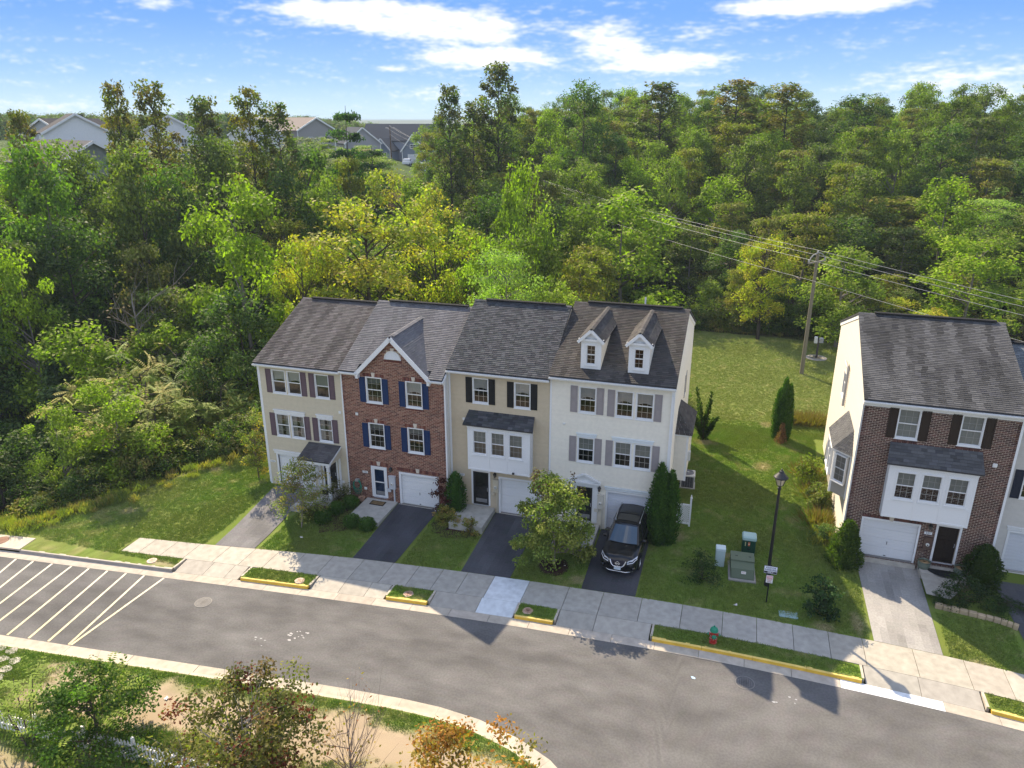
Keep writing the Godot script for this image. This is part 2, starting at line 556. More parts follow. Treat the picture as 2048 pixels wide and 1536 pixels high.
func build_pavement() -> void:
	var walk := thing_struct("sidewalk")
	# cross joints of the walk
	var js := [-11.9, -10.9, -9.6, -8.25, -6.55, -5.1, -3.75, -2.3, -0.75, 0.95, 2.55, 3.95, 5.25, 6.55, 7.95, 9.75, 11.75, 13.45, 15.3, 17.2, 19.05, 20.55, 22.1, 23.6, 25.0, 27.0, 28.95, 30.4, 31.9, 33.4, 34.9, 36.4, 38, 39.5, 41, 43, 45, 47]
	for i in js.size() - 1:
		var mb := MB.new()
		var a := []
		var b := []
		var n := 4
		for k in n + 1:
			var x := lerpf(js[i] + 0.012, js[i + 1] - 0.012, k / float(n))
			var lean := (walk_front(x) - walk_back(x)) * 0.06
			a.append(Vector3(x + lean * 0, -0.335, walk_back(x)))
			b.append(Vector3(x, -0.35, walk_front(x) - 0.008))
		strip(mb, a, b, 0.12, concrete_col(absf(js[i] - 7.95) < 0.01, smoothstep(-4.0, 6.0, js[i]) * (1.0 - smoothstep(22.0, 25.0, js[i]))))
		part(walk, "slab", mb, M.concrete)
	# driveway aprons between the walk and the gutter
	var aprons := [[-7.95, -4.45, [-6.4, -5.2]], [-0.5, 3.3, [0.95, 2.3]], [5.62, 9.68, [7.9]], [11.75, 15.95, [13.45]], [24.85, 29.1, [26.9]]]
	for ap in aprons:
		var cuts := [ap[0]]
		cuts.append_array(ap[2])
		cuts.append(ap[1])
		for i in cuts.size() - 1:
			var mb := MB.new()
			var a := []
			var b := []
			var n := 5
			for k in n + 1:
				var x := lerpf(cuts[i] + (0.01 if i > 0 else 0.0), cuts[i + 1] - (0.01 if i < cuts.size() - 2 else 0.0), k / float(n))
				a.append(Vector3(x, -0.352, walk_front(x) + 0.008))
				b.append(Vector3(x, ROAD_Y + 0.012, nline(x) - 0.008))
			strip(mb, a, b, 0.12, concrete_col(ap[0] == 5.62 and i == 1, smoothstep(2.0, 6.0, ap[0]) * 0.6))
			part(walk, "apron_slab", mb, M.concrete)
	# gutter pan
	var gutter := thing_struct("gutter")
	var x := -34.0
	while x < 46:
		var w := 3.05 if x < -9 or x > 31 else 1.9
		var mb := MB.new()
		var a := []
		var b := []
		for k in 5:
			var xx := lerpf(x + 0.008, x + w - 0.008, k / 4.0)
			a.append(Vector3(xx, ROAD_Y + 0.01, nline(xx)))
			b.append(Vector3(xx, ROAD_Y - 0.004, nline(xx) + 0.53))
		var fresh: bool = x + w * 0.5 > 24.6 and x + w * 0.5 < 27.9
		strip(mb, a, b, 0.1, Color(0.74, 0.74, 0.72) if fresh else vary(Color(0.42, 0.37, 0.3), 0.08))
		part(gutter, "gutter_slab", mb, M.concrete)
		x += w
	# raised curbs, yellow along the grass strips and bare at the left end
	var curb := thing_struct("curb")
	for s in [[-34.0, -20.2, 0, 4], [-17.1, -8.1, 0, 3], [-4.25, -0.62, 1, 2], [3.45, 5.5, 1, 1], [9.8, 11.6, 1, 1], [16.1, 24.68, 1, 4], [29.3, 46.0, 1, 6]]:
		for i in s[3]:
			var mb := MB.new()
			var x0 := lerpf(s[0], s[1], i / float(s[3])) + 0.006
			var x1 := lerpf(s[0], s[1], (i + 1) / float(s[3])) - 0.006
			var col: Color = vary(Color(0.72, 0.44, 0.06), 0.06) if s[2] == 1 else vary(Color(0.34, 0.3, 0.25), 0.08)
			var top: Color = vary(Color(0.78, 0.56, 0.16), 0.06) if s[2] == 1 else vary(Color(0.46, 0.41, 0.33), 0.08)
			var n := 5
			for k in n:
				var xa := lerpf(x0, x1, k / float(n))
				var xb := lerpf(x0, x1, (k + 1) / float(n))
				var za := nline(xa)
				var zb := nline(xb)
				var ya := -0.35
				var yl := ROAD_Y + 0.0
				var o := 0.02
				mb.quad(Vector3(xa, yl, za + 0.03), Vector3(xb, yl, zb + 0.03), Vector3(xb, ya - 0.02, zb), Vector3(xa, ya - 0.02, za), col)
				mb.quad(Vector3(xa, ya - 0.02, za), Vector3(xb, ya - 0.02, zb), Vector3(xb, ya, zb - o), Vector3(xa, ya, za - o), top)
				mb.quad(Vector3(xa, ya, za - o), Vector3(xb, ya, zb - o), Vector3(xb, ya, zb - 0.16), Vector3(xa, ya, za - 0.16), top)
				mb.quad(Vector3(xb, yl, zb - 0.16), Vector3(xa, yl, za - 0.16), Vector3(xa, ya, za - 0.16), Vector3(xb, ya, zb - 0.16), top)
			for e in [[x0, -1], [x1, 1]]:
				var z: float = nline(e[0])
				var p := [Vector3(e[0], ROAD_Y, z + 0.03), Vector3(e[0], -0.37, z), Vector3(e[0], -0.35, z - 0.02), Vector3(e[0], -0.35, z - 0.16), Vector3(e[0], ROAD_Y, z - 0.16)]
				mb.poly(p, col, e[1] < 0)
			part(curb, "curb_stone", mb, M.concrete)
	# concrete ends of the grass strips
	for xx in [-8.1, -4.28, -0.6, 3.42, 5.54, 9.76, 11.66, 16.06, 24.74, 29.22]:
		var mb := MB.new()
		var z0 := walk_front(xx) + 0.01
		var z1 := nline(xx) - 0.165
		mb.box(Vector3(xx - 0.05, -0.6, z0), Vector3(xx + 0.05, -0.34, z1), vary(Color(0.46, 0.41, 0.33), 0.06))
		part(curb, "curb_stone", mb, M.concrete)
	# south edge: pan and low curb
	var pan := thing_struct("south_gutter")
	var o0 := south_offset(0.0)
	var o1 := south_offset(0.58)
	var o2 := south_offset(0.74)
	var run := 0
	for i in o0.size() - 1:
		var parts := maxi(1, int(round((o0[i + 1] - o0[i]).length() / 2.6)))
		for k in parts:
			var mb := MB.new()
			var q := []
			for o in [o0, o1, o2]:
				q.append(o[i].lerp(o[i + 1], k / float(parts)))
				q.append(o[i].lerp(o[i + 1], (k + 1) / float(parts) - 0.004))
			var col := vary(Color(0.43, 0.38, 0.3), 0.06)
			var P := func(j: int, y: float) -> Vector3:
				return Vector3(q[j].x, y, q[j].y)
			strip(mb, [P.call(0, ROAD_Y), P.call(1, ROAD_Y)], [P.call(2, ROAD_Y + 0.015), P.call(3, ROAD_Y + 0.015)], 0.1, col)
			part(pan, "gutter_slab", mb, M.concrete)
			var cb := MB.new()
			strip(cb, [P.call(2, -0.37), P.call(3, -0.37)], [P.call(4, -0.36), P.call(5, -0.36)], 0.2, vary(Color(0.5, 0.44, 0.32), 0.05))
			part(pan, "curb_stone", cb, M.concrete)
			run += 1
	# driveways
	for d in [["driveway", -8.05, -5.55, -7.45, -5.2, 0.25, Color(0.155, 0.15, 0.148)], ["driveway", 0.25, 2.85, 0.27, 2.6, 0.03, Color(0.062, 0.063, 0.07)], ["driveway", 6.12, 8.75, 6.15, 8.72, -0.5, Color(0.07, 0.071, 0.078)], ["driveway", 12.3, 15.0, 12.32, 14.95, -0.5, Color(0.055, 0.056, 0.062)], ["driveway", 25.4, 28.25, 25.5, 28.2, -1.35, Color(0.29, 0.275, 0.25)], ["driveway", 31.55, 35.0, 31.9, 35.0, -1.3, Color(0.09, 0.09, 0.095)]]:
		var mb := MB.new()
		var n := 24
		var m := 8
		for j in n:
			for i in m:
				var q := []
				for e in [[0, 0], [0, 1], [1, 1], [1, 0]]:
					var t: float = (j + e[1]) / float(n)
					var zb: float = d[5]
					var zt := walk_back(lerpf(d[3], d[4], 0.5)) - 0.01
					var z := lerpf(zb, zt, t)
					var xx := lerpf(lerpf(d[1], d[3], t), lerpf(d[2], d[4], t), (i + e[0]) / float(m))
					z = lerpf(zb, walk_back(xx) - 0.012, t)
					q.append(Vector3(xx, land(xx, z) + (0.03 if z < 3.5 else 0.028), z))
				var a := nz.get_noise_2d(q[0].x * 11, q[0].z * 6)
				var cc: Color = d[6] * (1.0 + a * 0.45)
				cc.a = 1.0
				mb.quad(q[0], q[1], q[2], q[3], cc)
		var o := struct("driveway", mb, M.asphalt)

func thing_struct(called: String) -> Node3D:
	var o := Node3D.new()
	o.name = numbered(self, called)
	add_child(o, true)
	o.set_meta("kind", "structure")
	return o

# ---------------------------------------------------------------- walls, cladding, roofs
# solid stretches of a wall at height y, openings taken out
func stretches(lo: float, hi: float, y: float, ops: Array) -> Array:
	var out := [[lo, hi]]
	for r in ops:
		if y > r.position.y and y < r.end.y:
			var nxt := []
			for s in out:
				if r.end.x <= s[0] or r.position.x >= s[1]:
					nxt.append(s)
					continue
				if r.position.x > s[0] + 0.01:
					nxt.append([s[0], r.position.x])
				if r.end.x < s[1] - 0.01:
					nxt.append([r.end.x, s[1]])
			out = nxt
	return out

# wall with openings: face, back and reveals; x to the right, y up, outside is +z
func wall_core(mb: MB, x0: float, x1: float, y0: float, y1: float, th: float, ops: Array, col: Color) -> void:
	var xs := [x0, x1]
	var ys := [y0, y1]
	for r in ops:
		xs.append_array([r.position.x, r.end.x])
		ys.append_array([r.position.y, r.end.y])
	xs.sort()
	ys.sort()
	var open := func(x: float, y: float) -> bool:
		for r in ops:
			if r.has_point(Vector2(x, y)):
				return true
		return x < x0 or x > x1 or y < y0 or y > y1
	for j in ys.size() - 1:
		for i in xs.size() - 1:
			var a: float = xs[i]
			var b: float = xs[i + 1]
			var c: float = ys[j]
			var d: float = ys[j + 1]
			if b - a < 1e-4 or d - c < 1e-4 or open.call((a + b) / 2, (c + d) / 2):
				continue
			mb.quad(Vector3(a, c, 0), Vector3(b, c, 0), Vector3(b, d, 0), Vector3(a, d, 0), col)
			mb.quad(Vector3(b, c, -th), Vector3(a, c, -th), Vector3(a, d, -th), Vector3(b, d, -th), col)
			if open.call(a - 0.002, (c + d) / 2):
				mb.quad(Vector3(a, c, -th), Vector3(a, c, 0), Vector3(a, d, 0), Vector3(a, d, -th), col)
			if open.call(b + 0.002, (c + d) / 2):
				mb.quad(Vector3(b, c, 0), Vector3(b, c, -th), Vector3(b, d, -th), Vector3(b, d, 0), col)
			if open.call((a + b) / 2, d + 0.002):
				mb.quad(Vector3(a, d, 0), Vector3(b, d, 0), Vector3(b, d, -th), Vector3(a, d, -th), col)
			if open.call((a + b) / 2, c - 0.002):
				mb.quad(Vector3(a, c, -th), Vector3(b, c, -th), Vector3(b, c, 0), Vector3(a, c, 0), col)

# lap siding boards; span(y) gives the wall's two ends at height y
func siding(mb: MB, y0: float, y1: float, ops: Array, span: Callable, col: Color, step := 0.125) -> void:
	var y := y0
	while y < y1 - 0.01:
		var t := minf(y + step, y1)
		var e: Array = span.call((y + t) / 2)
		for s in stretches(e[0], e[1], (y + t) / 2, ops):
			var cc := vary(col, 0.02)
			mb.quad(Vector3(s[0], y, 0.034), Vector3(s[1], y, 0.034), Vector3(s[1], t, 0.004), Vector3(s[0], t, 0.004), cc)
			mb.quad(Vector3(s[0], y, 0.002), Vector3(s[1], y, 0.002), Vector3(s[1], y, 0.034), Vector3(s[0], y, 0.034), cc)
		y = t

func bricks(mb: MB, y0: float, y1: float, ops: Array, span: Callable, pal: Array, course := 0.088, long := 0.235) -> void:
	var y := y0
	var row := 0
	while y < y1 - 0.03:
		var e: Array = span.call(y + course / 2)
		for s in stretches(e[0], e[1], y + course / 2, ops):
			var k := floorf((s[0] - (0.5 * long if row % 2 else 0.0)) / long)
			while true:
				var a := k * long + (0.5 * long if row % 2 else 0.0) + 0.009
				var b := a + long - 0.018
				k += 1
				if a > s[1]:
					break
				a = maxf(a, s[0])
				b = minf(b, s[1])
				if b - a < 0.02:
					continue
				brick(mb, a, b, y + 0.01, y + course - 0.01, 0.012 + rng.randf_range(-0.002, 0.003), vary(pal[rng.randi() % pal.size()], 0.16))
		y += course
		row += 1

func brick(mb: MB, a: float, b: float, c: float, d: float, z: float, col: Color) -> void:
	mb.quad(Vector3(a, c, z), Vector3(b, c, z), Vector3(b, d, z), Vector3(a, d, z), col)
	mb.quad(Vector3(a, d, z), Vector3(b, d, z), Vector3(b, d, 0), Vector3(a, d, 0), col)
	mb.quad(Vector3(a, c, 0), Vector3(b, c, 0), Vector3(b, c, z), Vector3(a, c, z), col)
	mb.quad(Vector3(a, c, 0), Vector3(a, c, z), Vector3(a, d, z), Vector3(a, d, 0), col)
	mb.quad(Vector3(b, c, z), Vector3(b, c, 0), Vector3(b, d, 0), Vector3(b, d, z), col)

# row of upright bricks over or under an opening
func soldiers(mb: MB, x0: float, x1: float, y: float, hgt: float, pal: Array, gap := []) -> void:
	var x := x0
	while x < x1 - 0.03:
		if gap.is_empty() or x + 0.03 < gap[0] or x + 0.03 > gap[1]:
			brick(mb, x + 0.005, minf(x + 0.071, x1), y, y + hgt, 0.024, vary(pal[rng.randi() % pal.size()], 0.12))
		x += 0.076

func keystone(t: Node3D, x: float, y: float, hgt: float, z: float) -> void:
	var mb := MB.new()
	var p := [[-0.07, 0.0], [0.07, 0.0], [0.12, hgt], [-0.12, hgt]]
	var f := []
	for q in p:
		f.append(Vector3(x + q[0], y + q[1], z + 0.05))
	mb.poly(f, Color(0.6, 0.53, 0.43), false)
	for i in 4:
		var a: Vector3 = f[i]
		var b: Vector3 = f[(i + 1) % 4]
		mb.quad(a - Vector3(0, 0, 0.05), b - Vector3(0, 0, 0.05), b, a, Color(0.6, 0.53, 0.43))
	part(t, "keystone", mb, M.concrete)

# roof deck: a thick slab under the shingles; corners eave left, eave right, ridge right, ridge left
func deck(mb: MB, a: Vector3, b: Vector3, c: Vector3, d: Vector3, th: float, col: Color) -> void:
	var dn := Vector3(0, -th, 0)
	mb.quad(a, b, c, d, col)
	mb.quad(b + dn, a + dn, d + dn, c + dn, col)
	mb.quad(a + dn, b + dn, b, a, col)
	mb.quad(b + dn, c + dn, c, b, col)
	mb.quad(d + dn, a + dn, a, d, col)
	mb.quad(c + dn, d + dn, d, c, col)

# rows of shingle tabs over a slope, each tab its own piece
func shingles(mb: MB, a: Vector3, b: Vector3, c: Vector3, d: Vector3, pal: Array, spread: float, streak: float, tabw := 0.3, row := 0.142, sd := 0.0) -> void:
	var nn := (b - a).cross(d - a).normalized()
	var ll := ((d + c) / 2 - (a + b) / 2).length()
	var rows := int(ll / row)
	for j in rows:
		var t0 := j / float(rows)
		var t1 := (j + 1) / float(rows)
		var l0 := a.lerp(d, t0)
		var r0 := b.lerp(c, t0)
		var l1 := a.lerp(d, t1)
		var r1 := b.lerp(c, t1)
		var w := l0.distance_to(r0)
		var x := -rng.randf() * tabw
		while x < w:
			var wid := tabw * rng.randf_range(0.85, 1.15)
			var u0 := clampf(x / w, 0, 1)
			var u1 := clampf((x + wid - 0.006) / w, 0, 1)
			x += wid
			if u1 - u0 < 0.002:
				continue
			var base: Color = pal[rng.randi() % pal.size()]
			# algae stains run down the slope
			var st := 1.0 - streak * clampf(0.5 + 1.5 * nz2.get_noise_3d((x + sd * 17) * 26, t0 * 16, sd) + 0.5 * nz.get_noise_3d(x * 9, t0 * 5, sd + 7), 0, 1)
			var col := vary(base, spread) * st
			col.a = 1.0
			var lift := 0.02 + rng.randf_range(0, 0.006)
			var p0 := l0.lerp(r0, u0) + nn * lift
			var p1 := l0.lerp(r0, u1) + nn * lift
			var p2 := l1.lerp(r1, u1) + nn * 0.004
			var p3 := l1.lerp(r1, u0) + nn * 0.004
			mb.quad(p0, p1, p2, p3, col)
			mb.quad(p0 - nn * (lift + 0.002), p1 - nn * (lift + 0.002), p1, p0, col)

# ridge line caps
func ridge_caps(mb: MB, a: Vector3, b: Vector3, pal: Array, wid := 0.16) -> void:
	var n := int(a.distance_to(b) / 0.28)
	var s := (b - a).normalized().cross(Vector3.UP)
	for i in n:
		var p := a.lerp(b, i / float(n))
		var q := a.lerp(b, (i + 1.1) / float(n))
		var col := vary(pal[rng.randi() % pal.size()], 0.1)
		var u0 := Vector3(0, 0.035, 0)
		var u1 := Vector3(0, 0.022, 0)
		var dn := Vector3(0, -wid * 0.45, 0)
		mb.quad(p + s * wid + dn + u0, q + s * wid + dn + u1, q + u1, p + u0, col)
		mb.quad(q - s * wid + dn + u1, p - s * wid + dn + u0, p + u0, q + u1, col)
		mb.tri(p - s * wid + dn + u0, p + s * wid + dn + u0, p + u0, col)

func ridge_vent(t: Node3D, a: Vector3, b: Vector3) -> void:
	var mb := MB.new()
	mb.bar(a + Vector3(0, 0.06, 0), b + Vector3(0, 0.06, 0), 0.3, 0.07, Color(0.025, 0.025, 0.027))
	part(t, "ridge_vent", mb, M.shingle)

# ---------------------------------------------------------------- windows and doors (x, y of the lower left corner on the wall plane)
const WHITE := Color(0.74, 0.74, 0.72)

func ring_bars(mb: MB, x: float, y: float, w: float, h: float, b: float, z0: float, z1: float, col: Color) -> void:
	mb.box(Vector3(x, y, z0), Vector3(x + w, y + b, z1), col)
	mb.box(Vector3(x, y + h - b, z0), Vector3(x + w, y + h, z1), col)
	mb.box(Vector3(x, y + b, z0), Vector3(x + b, y + h - b, z1), col)
	mb.box(Vector3(x + w - b, y + b, z0), Vector3(x + w, y + h - b, z1), col)

func window(t: Node3D, xf: Transform3D, x: float, y: float, w: float, h: float, cols: int, rows: int, dress: String, both := true) -> void:
	var mb := MB.new()
	mb.xf = xf
	ring_bars(mb, x, y, w, h, 0.05, -0.1, 0.035, WHITE)
	mb.box(Vector3(x - 0.03, y - 0.045, 0.0), Vector3(x + w + 0.03, y - 0.002, 0.055), WHITE)
	var o := part(t, "window", mb, M.paint)
	var iw := w - 0.1
	var ih := (h - 0.1) / 2
	for k in 2:
		var yy := y + 0.05 + k * ih
		var zf := -0.03 if k == 1 else -0.055
		var sb := MB.new()
		sb.xf = xf
		ring_bars(sb, x + 0.05, yy, iw, ih, 0.032, zf - 0.03, zf + 0.012, WHITE)
		part(o, "sash", sb, M.paint)
		if cols > 1 and (both or k == 1):
			var gb := MB.new()
			gb.xf = xf
			for i in range(1, cols):
				var xx := x + 0.05 + iw * i / cols
				gb.box(Vector3(xx - 0.009, yy + 0.03, zf - 0.018), Vector3(xx + 0.009, yy + ih - 0.03, zf - 0.002), Color(0.72, 0.7, 0.62))
			for i in range(1, rows):
				var y2 := yy + ih * i / rows
				gb.box(Vector3(x + 0.08, y2 - 0.009, zf - 0.0185), Vector3(x + w - 0.08, y2 + 0.009, zf - 0.0025), Color(0.72, 0.7, 0.62))
			part(o, "grille", gb, M.paint)
		var pb := MB.new()
		pb.xf = xf
		pb.quad(Vector3(x + 0.08, yy + 0.03, zf), Vector3(x + w - 0.08, yy + 0.03, zf), Vector3(x + w - 0.08, yy + ih - 0.03, zf), Vector3(x + 0.08, yy + ih - 0.03, zf), Color.WHITE)
		part(o, "pane", pb, M.glass)
	var bb := MB.new()
	bb.xf = xf
	if dress.begins_with("blind"):
		var n := 26
		var low := 0.5 if dress == "blind_half" else (0.05 if dress == "blind_full" else 0.75)
		var top := y + h - 0.06
		var bot := y + h * low
		for i in n:
			var yb := lerpf(top, bot, (i + 1) / float(n))
			var yt := lerpf(top, bot, i / float(n))
			bb.quad(Vector3(x + 0.06, yb, -0.11), Vector3(x + w - 0.06, yb, -0.11), Vector3(x + w - 0.06, yt - 0.004, -0.135), Vector3(x + 0.06, yt - 0.004, -0.135), vary(Color(0.5, 0.51, 0.42), 0.03))
		part(o, "blind", bb, M.paint)
	elif dress == "valance" or dress == "curtains":
		var n := 14
		var runs := [[x + 0.06, x + w - 0.06, 0.58]] if dress == "valance" else [[x + 0.06, x + w * 0.36, 0.04], [x + w * 0.64, x + w - 0.06, 0.04]]
		for r in runs:
			for i in n * 2:
				var xa := lerpf(r[0], r[1], i / (2.0 * n))
				var xb := lerpf(r[0], r[1], (i + 1) / (2.0 * n))
				var za := -0.13 - (0.035 if i % 2 else 0.0)
				var zb := -0.13 - (0.0 if i % 2 else 0.035)
				var mid := absf((i + 0.5) / (2.0 * n) - 0.5) * 2.0
				var yb: float = y + h * (r[2] - (0.1 * mid * mid if dress == "valance" else 0.0))
				bb.quad(Vector3(xa, yb, za), Vector3(xb, yb, zb), Vector3(xb, y + h - 0.05, zb), Vector3(xa, y + h - 0.05, za), Color(0.7, 0.7, 0.65))
		part(o, "curtain", bb, M.paint)

func shutter(t: Node3D, x: float, y: float, w: float, h: float, col: Color) -> void:
	var mb := MB.new()
	mb.box(Vector3(x, y, 0.022), Vector3(x + w, y + h, 0.042), col)
	ring_bars(mb, x, y, w, h, 0.055, 0.042, 0.06, col)
	mb.box(Vector3(x + 0.055, y + h * 0.46, 0.042), Vector3(x + w - 0.055, y + h * 0.46 + 0.07, 0.06), col)
	for k in 2:
		var yy := y + (0.1 if k == 0 else h * 0.46 + 0.115)
		var hh := h * 0.46 - 0.145 if k == 0 else h * 0.54 - 0.215
		mb.box(Vector3(x + 0.09, yy, 0.042), Vector3(x + w - 0.09, yy + hh, 0.052), col)
	part(t, "shutter", mb, M.vinyl)

# window head: flat moulded board with a keystone
func head(t: Node3D, x: float, y: float, w: float, h: float, keys: Array, col := WHITE) -> void:
	var mb := MB.new()
	mb.box(Vector3(x, y, 0.015), Vector3(x + w, y + h * 0.75, 0.06), col)
	mb.box(Vector3(x - 0.04, y + h * 0.75, 0.015), Vector3(x + w + 0.04, y + h, 0.11), col)
	for k in keys:
		mb.box(Vector3(k - 0.06, y - 0.02, 0.06), Vector3(k + 0.06, y + h * 0.74, 0.085), col)
	part(t, "window_head", mb, M.paint)

func garage_door(t: Node3D, x: float, y: float, w: float, h: float, col := Color(0.72, 0.72, 0.7), trim := 0.12) -> void:
	var mb := MB.new()
	mb.box(Vector3(x - trim, y, -0.1), Vector3(x, y + h + trim, 0.045), WHITE)
	mb.box(Vector3(x + w, y, -0.1), Vector3(x + w + trim, y + h + trim, 0.045), WHITE)
	mb.box(Vector3(x, y + h, -0.1), Vector3(x + w, y + h + trim, 0.045), WHITE)
	mb.box(Vector3(x, y - 0.04, -0.12), Vector3(x + w, y + 0.02, 0.02), Color(0.2, 0.19, 0.18))
	var o := part(t, "garage_door", mb, M.paint)
	for k in 4:
		var s := MB.new()
		var y0 := y + 0.02 + (h - 0.02) * k / 4.0
		var y1 := y + 0.02 + (h - 0.02) * (k + 1) / 4.0 - 0.008
		var z := -0.085
		var n := 3
		s.box(Vector3(x, y0, z - 0.04), Vector3(x + w, y1, z - 0.005), col)
		for i in n:
			var a := lerpf(y0, y1, i / float(n)) + 0.009
			var b := lerpf(y0, y1, (i + 1) / float(n)) - 0.006
			s.quad(Vector3(x, a, z - 0.004), Vector3(x + w, a, z - 0.004), Vector3(x + w, a + 0.012, z + 0.008), Vector3(x, a + 0.012, z + 0.008), col)
			s.quad(Vector3(x, a + 0.012, z + 0.008), Vector3(x + w, a + 0.012, z + 0.008), Vector3(x + w, b - 0.012, z + 0.008), Vector3(x, b - 0.012, z + 0.008), col)
			s.quad(Vector3(x, b - 0.012, z + 0.008), Vector3(x + w, b - 0.012, z + 0.008), Vector3(x + w, b, z - 0.004), Vector3(x, b, z - 0.004), col)
		part(o, "door_section", s, M.paint)
	var hb := MB.new()
	hb.bar(Vector3(x + w * 0.5, y + h * 0.36, -0.07), Vector3(x + w * 0.5, y + h * 0.44, -0.07), 0.05, 0.02, g(0.05), Vector3.RIGHT)
	part(o, "handle", hb, M.metal)
	var lb := MB.new()
	lb.box(Vector3(x + w * 0.5 - 0.05, y + 0.09, -0.08), Vector3(x + w * 0.5 + 0.05, y + 0.13, -0.055), g(0.06))
	part(o, "lift_handle", lb, M.metal)

# hinged door with raised panels in a white frame; storm: an outer glazed door in a white or black frame
func entry_door(t: Node3D, x: float, y: float, w: float, h: float, col: Color, storm: String) -> void:
	var mb := MB.new()
	mb.box(Vector3(x - 0.1, y, -0.12), Vector3(x, y + h + 0.1, 0.05), WHITE)
	mb.box(Vector3(x + w, y, -0.12), Vector3(x + w + 0.1, y + h + 0.1, 0.05), WHITE)
	mb.box(Vector3(x, y + h, -0.12), Vector3(x + w, y + h + 0.1, 0.05), WHITE)
	mb.box(Vector3(x, y - 0.05, -0.12), Vector3(x + w, y + 0.0, 0.07), g(0.4))
	var o := part(t, "entry_door", mb, M.paint)
	var d := MB.new()
	var z := -0.1
	d.box(Vector3(x, y, z - 0.04), Vector3(x + w, y + h, z), col)
	for i in 2:
		for k in [[0.08, 0.26], [0.34, 0.62], [0.7, 0.94]]:
			var xa := x + w * (0.12 if i == 0 else 0.55)
			ring_bars(d, xa, y + h * k[0], w * 0.33, h * (k[1] - k[0]), 0.03, z, z + 0.012, col)
			d.box(Vector3(xa + 0.05, y + h * k[0] + 0.05, z), Vector3(xa + w * 0.33 - 0.05, y + h * k[1] - 0.05, z + 0.01), col)
	part(o, "door_leaf", d, M.paint)
	if storm != "":
		var s := MB.new()
		var fc := WHITE if storm == "white" else g(0.02)
		ring_bars(s, x + 0.004, y + 0.004, w - 0.008, h - 0.008, 0.1, -0.03, 0.02, fc)
		s.box(Vector3(x + 0.1, y + h * 0.5, -0.03), Vector3(x + w - 0.1, y + h * 0.5 + 0.05, 0.02), fc)
		part(o, "storm_door", s, M.paint)
		var p := MB.new()
		p.quad(Vector3(x + 0.1, y + 0.1, 0), Vector3(x + w - 0.1, y + 0.1, 0), Vector3(x + w - 0.1, y + h - 0.1, 0), Vector3(x + 0.1, y + h - 0.1, 0), Color.WHITE)
		part(o, "pane", p, M.glass)
		var kp := MB.new()
		kp.box(Vector3(x + 0.12, y + 0.1, -0.075), Vector3(x + w - 0.12, y + 0.34, -0.07), g(0.55))
		part(o, "kick_plate", kp, M.metal)
	var hb := MB.new()
	var zz := 0.02 if storm != "" else z + 0.012
	hb.tube([Vector3(x + w - 0.07, y + h * 0.44, zz), Vector3(x + w - 0.07, y + h * 0.44, zz + 0.05), Vector3(x + w - 0.07, y + h * 0.53, zz + 0.05), Vector3(x + w - 0.07, y + h * 0.53, zz)], [0.012, 0.012, 0.012, 0.012], 6, g(0.5))
	part(o, "handle", hb, M.metal)

func wall_lamp(t: Node3D, x: float, y: float) -> void:
	var mb := MB.new()
	mb.box(Vector3(x - 0.05, y - 0.1, 0.02), Vector3(x + 0.05, y + 0.12, 0.04), g(0.02))
	mb.xf = Transform3D(Basis.IDENTITY, Vector3(x, y, 0.15))
	mb.lathe([Vector2(0.0, 0.2), Vector2(0.03, 0.17), Vector2(0.11, 0.08), Vector2(0.1, 0.06)], 6, g(0.02))
	mb.lathe([Vector2(0.09, 0.06), Vector2(0.06, -0.12), Vector2(0.0, -0.14)], 6, Color(0.1, 0.09, 0.07))
	mb.bar(Vector3(0, 0.16, -0.12), Vector3(0, 0.16, 0), 0.02, 0.02, g(0.02))
	part(t, "wall_lamp", mb, M.metal)

func electric_meter(t: Node3D, x: float, y: float, w: float, h: float, low: float, col: Color) -> void:
	var mb := MB.new()
	mb.box(Vector3(x, y, 0.02), Vector3(x + w, y + h, 0.16), col)
	mb.box(Vector3(x - 0.02, y + h, 0.02), Vector3(x + w + 0.02, y + h + 0.025, 0.19), col)
	mb.box(Vector3(x + w * 0.62, low, 0.03), Vector3(x + w * 0.62 + 0.08, y, 0.1), col)
	mb.box(Vector3(x - 0.16, y - 0.22, 0.02), Vector3(x + 0.08, y - 0.02, 0.12), col)
	var o := part(t, "electric_meter", mb, M.metal)
	var d := MB.new()
	d.xf = Transform3D(Basis(Vector3.RIGHT, PI / 2), Vector3(x + w * 0.5, y + h * 0.42, 0.16))
	d.lathe([Vector2(0.085, 0.0), Vector2(0.085, 0.05), Vector2(0.07, 0.07), Vector2(0.0, 0.075)], 14, Color(0.65, 0.64, 0.58))
	part(o, "dial", d, M.gloss)

func wall_vent(t: Node3D, x: float, y: float, w := 0.17, h := 0.15) -> void:
	var mb := MB.new()
	mb.bevel_box(Vector3(x, y, 0.015), Vector3(x + w, y + h, 0.075), 0.02, Color(0.72, 0.71, 0.66))
	mb.box(Vector3(x + 0.02, y - 0.02, 0.02), Vector3(x + w - 0.02, y, 0.05), Color(0.6, 0.58, 0.52))
	part(t, "wall_vent", mb, M.vinyl)

func number_plaque(t: Node3D, x: float, y: float, text: String) -> void:
	var mb := MB.new()
	mb.box(Vector3(x, y, 0.02), Vector3(x + 0.34, y + 0.14, 0.04), Color(0.75, 0.75, 0.72))
	var o := part(t, "number_plaque", mb, M.vinyl)
	lettering(o, text, 0.1, Transform3D(Basis.IDENTITY, Vector3(x + 0.17, y + 0.07, 0.041)), g(0.12))

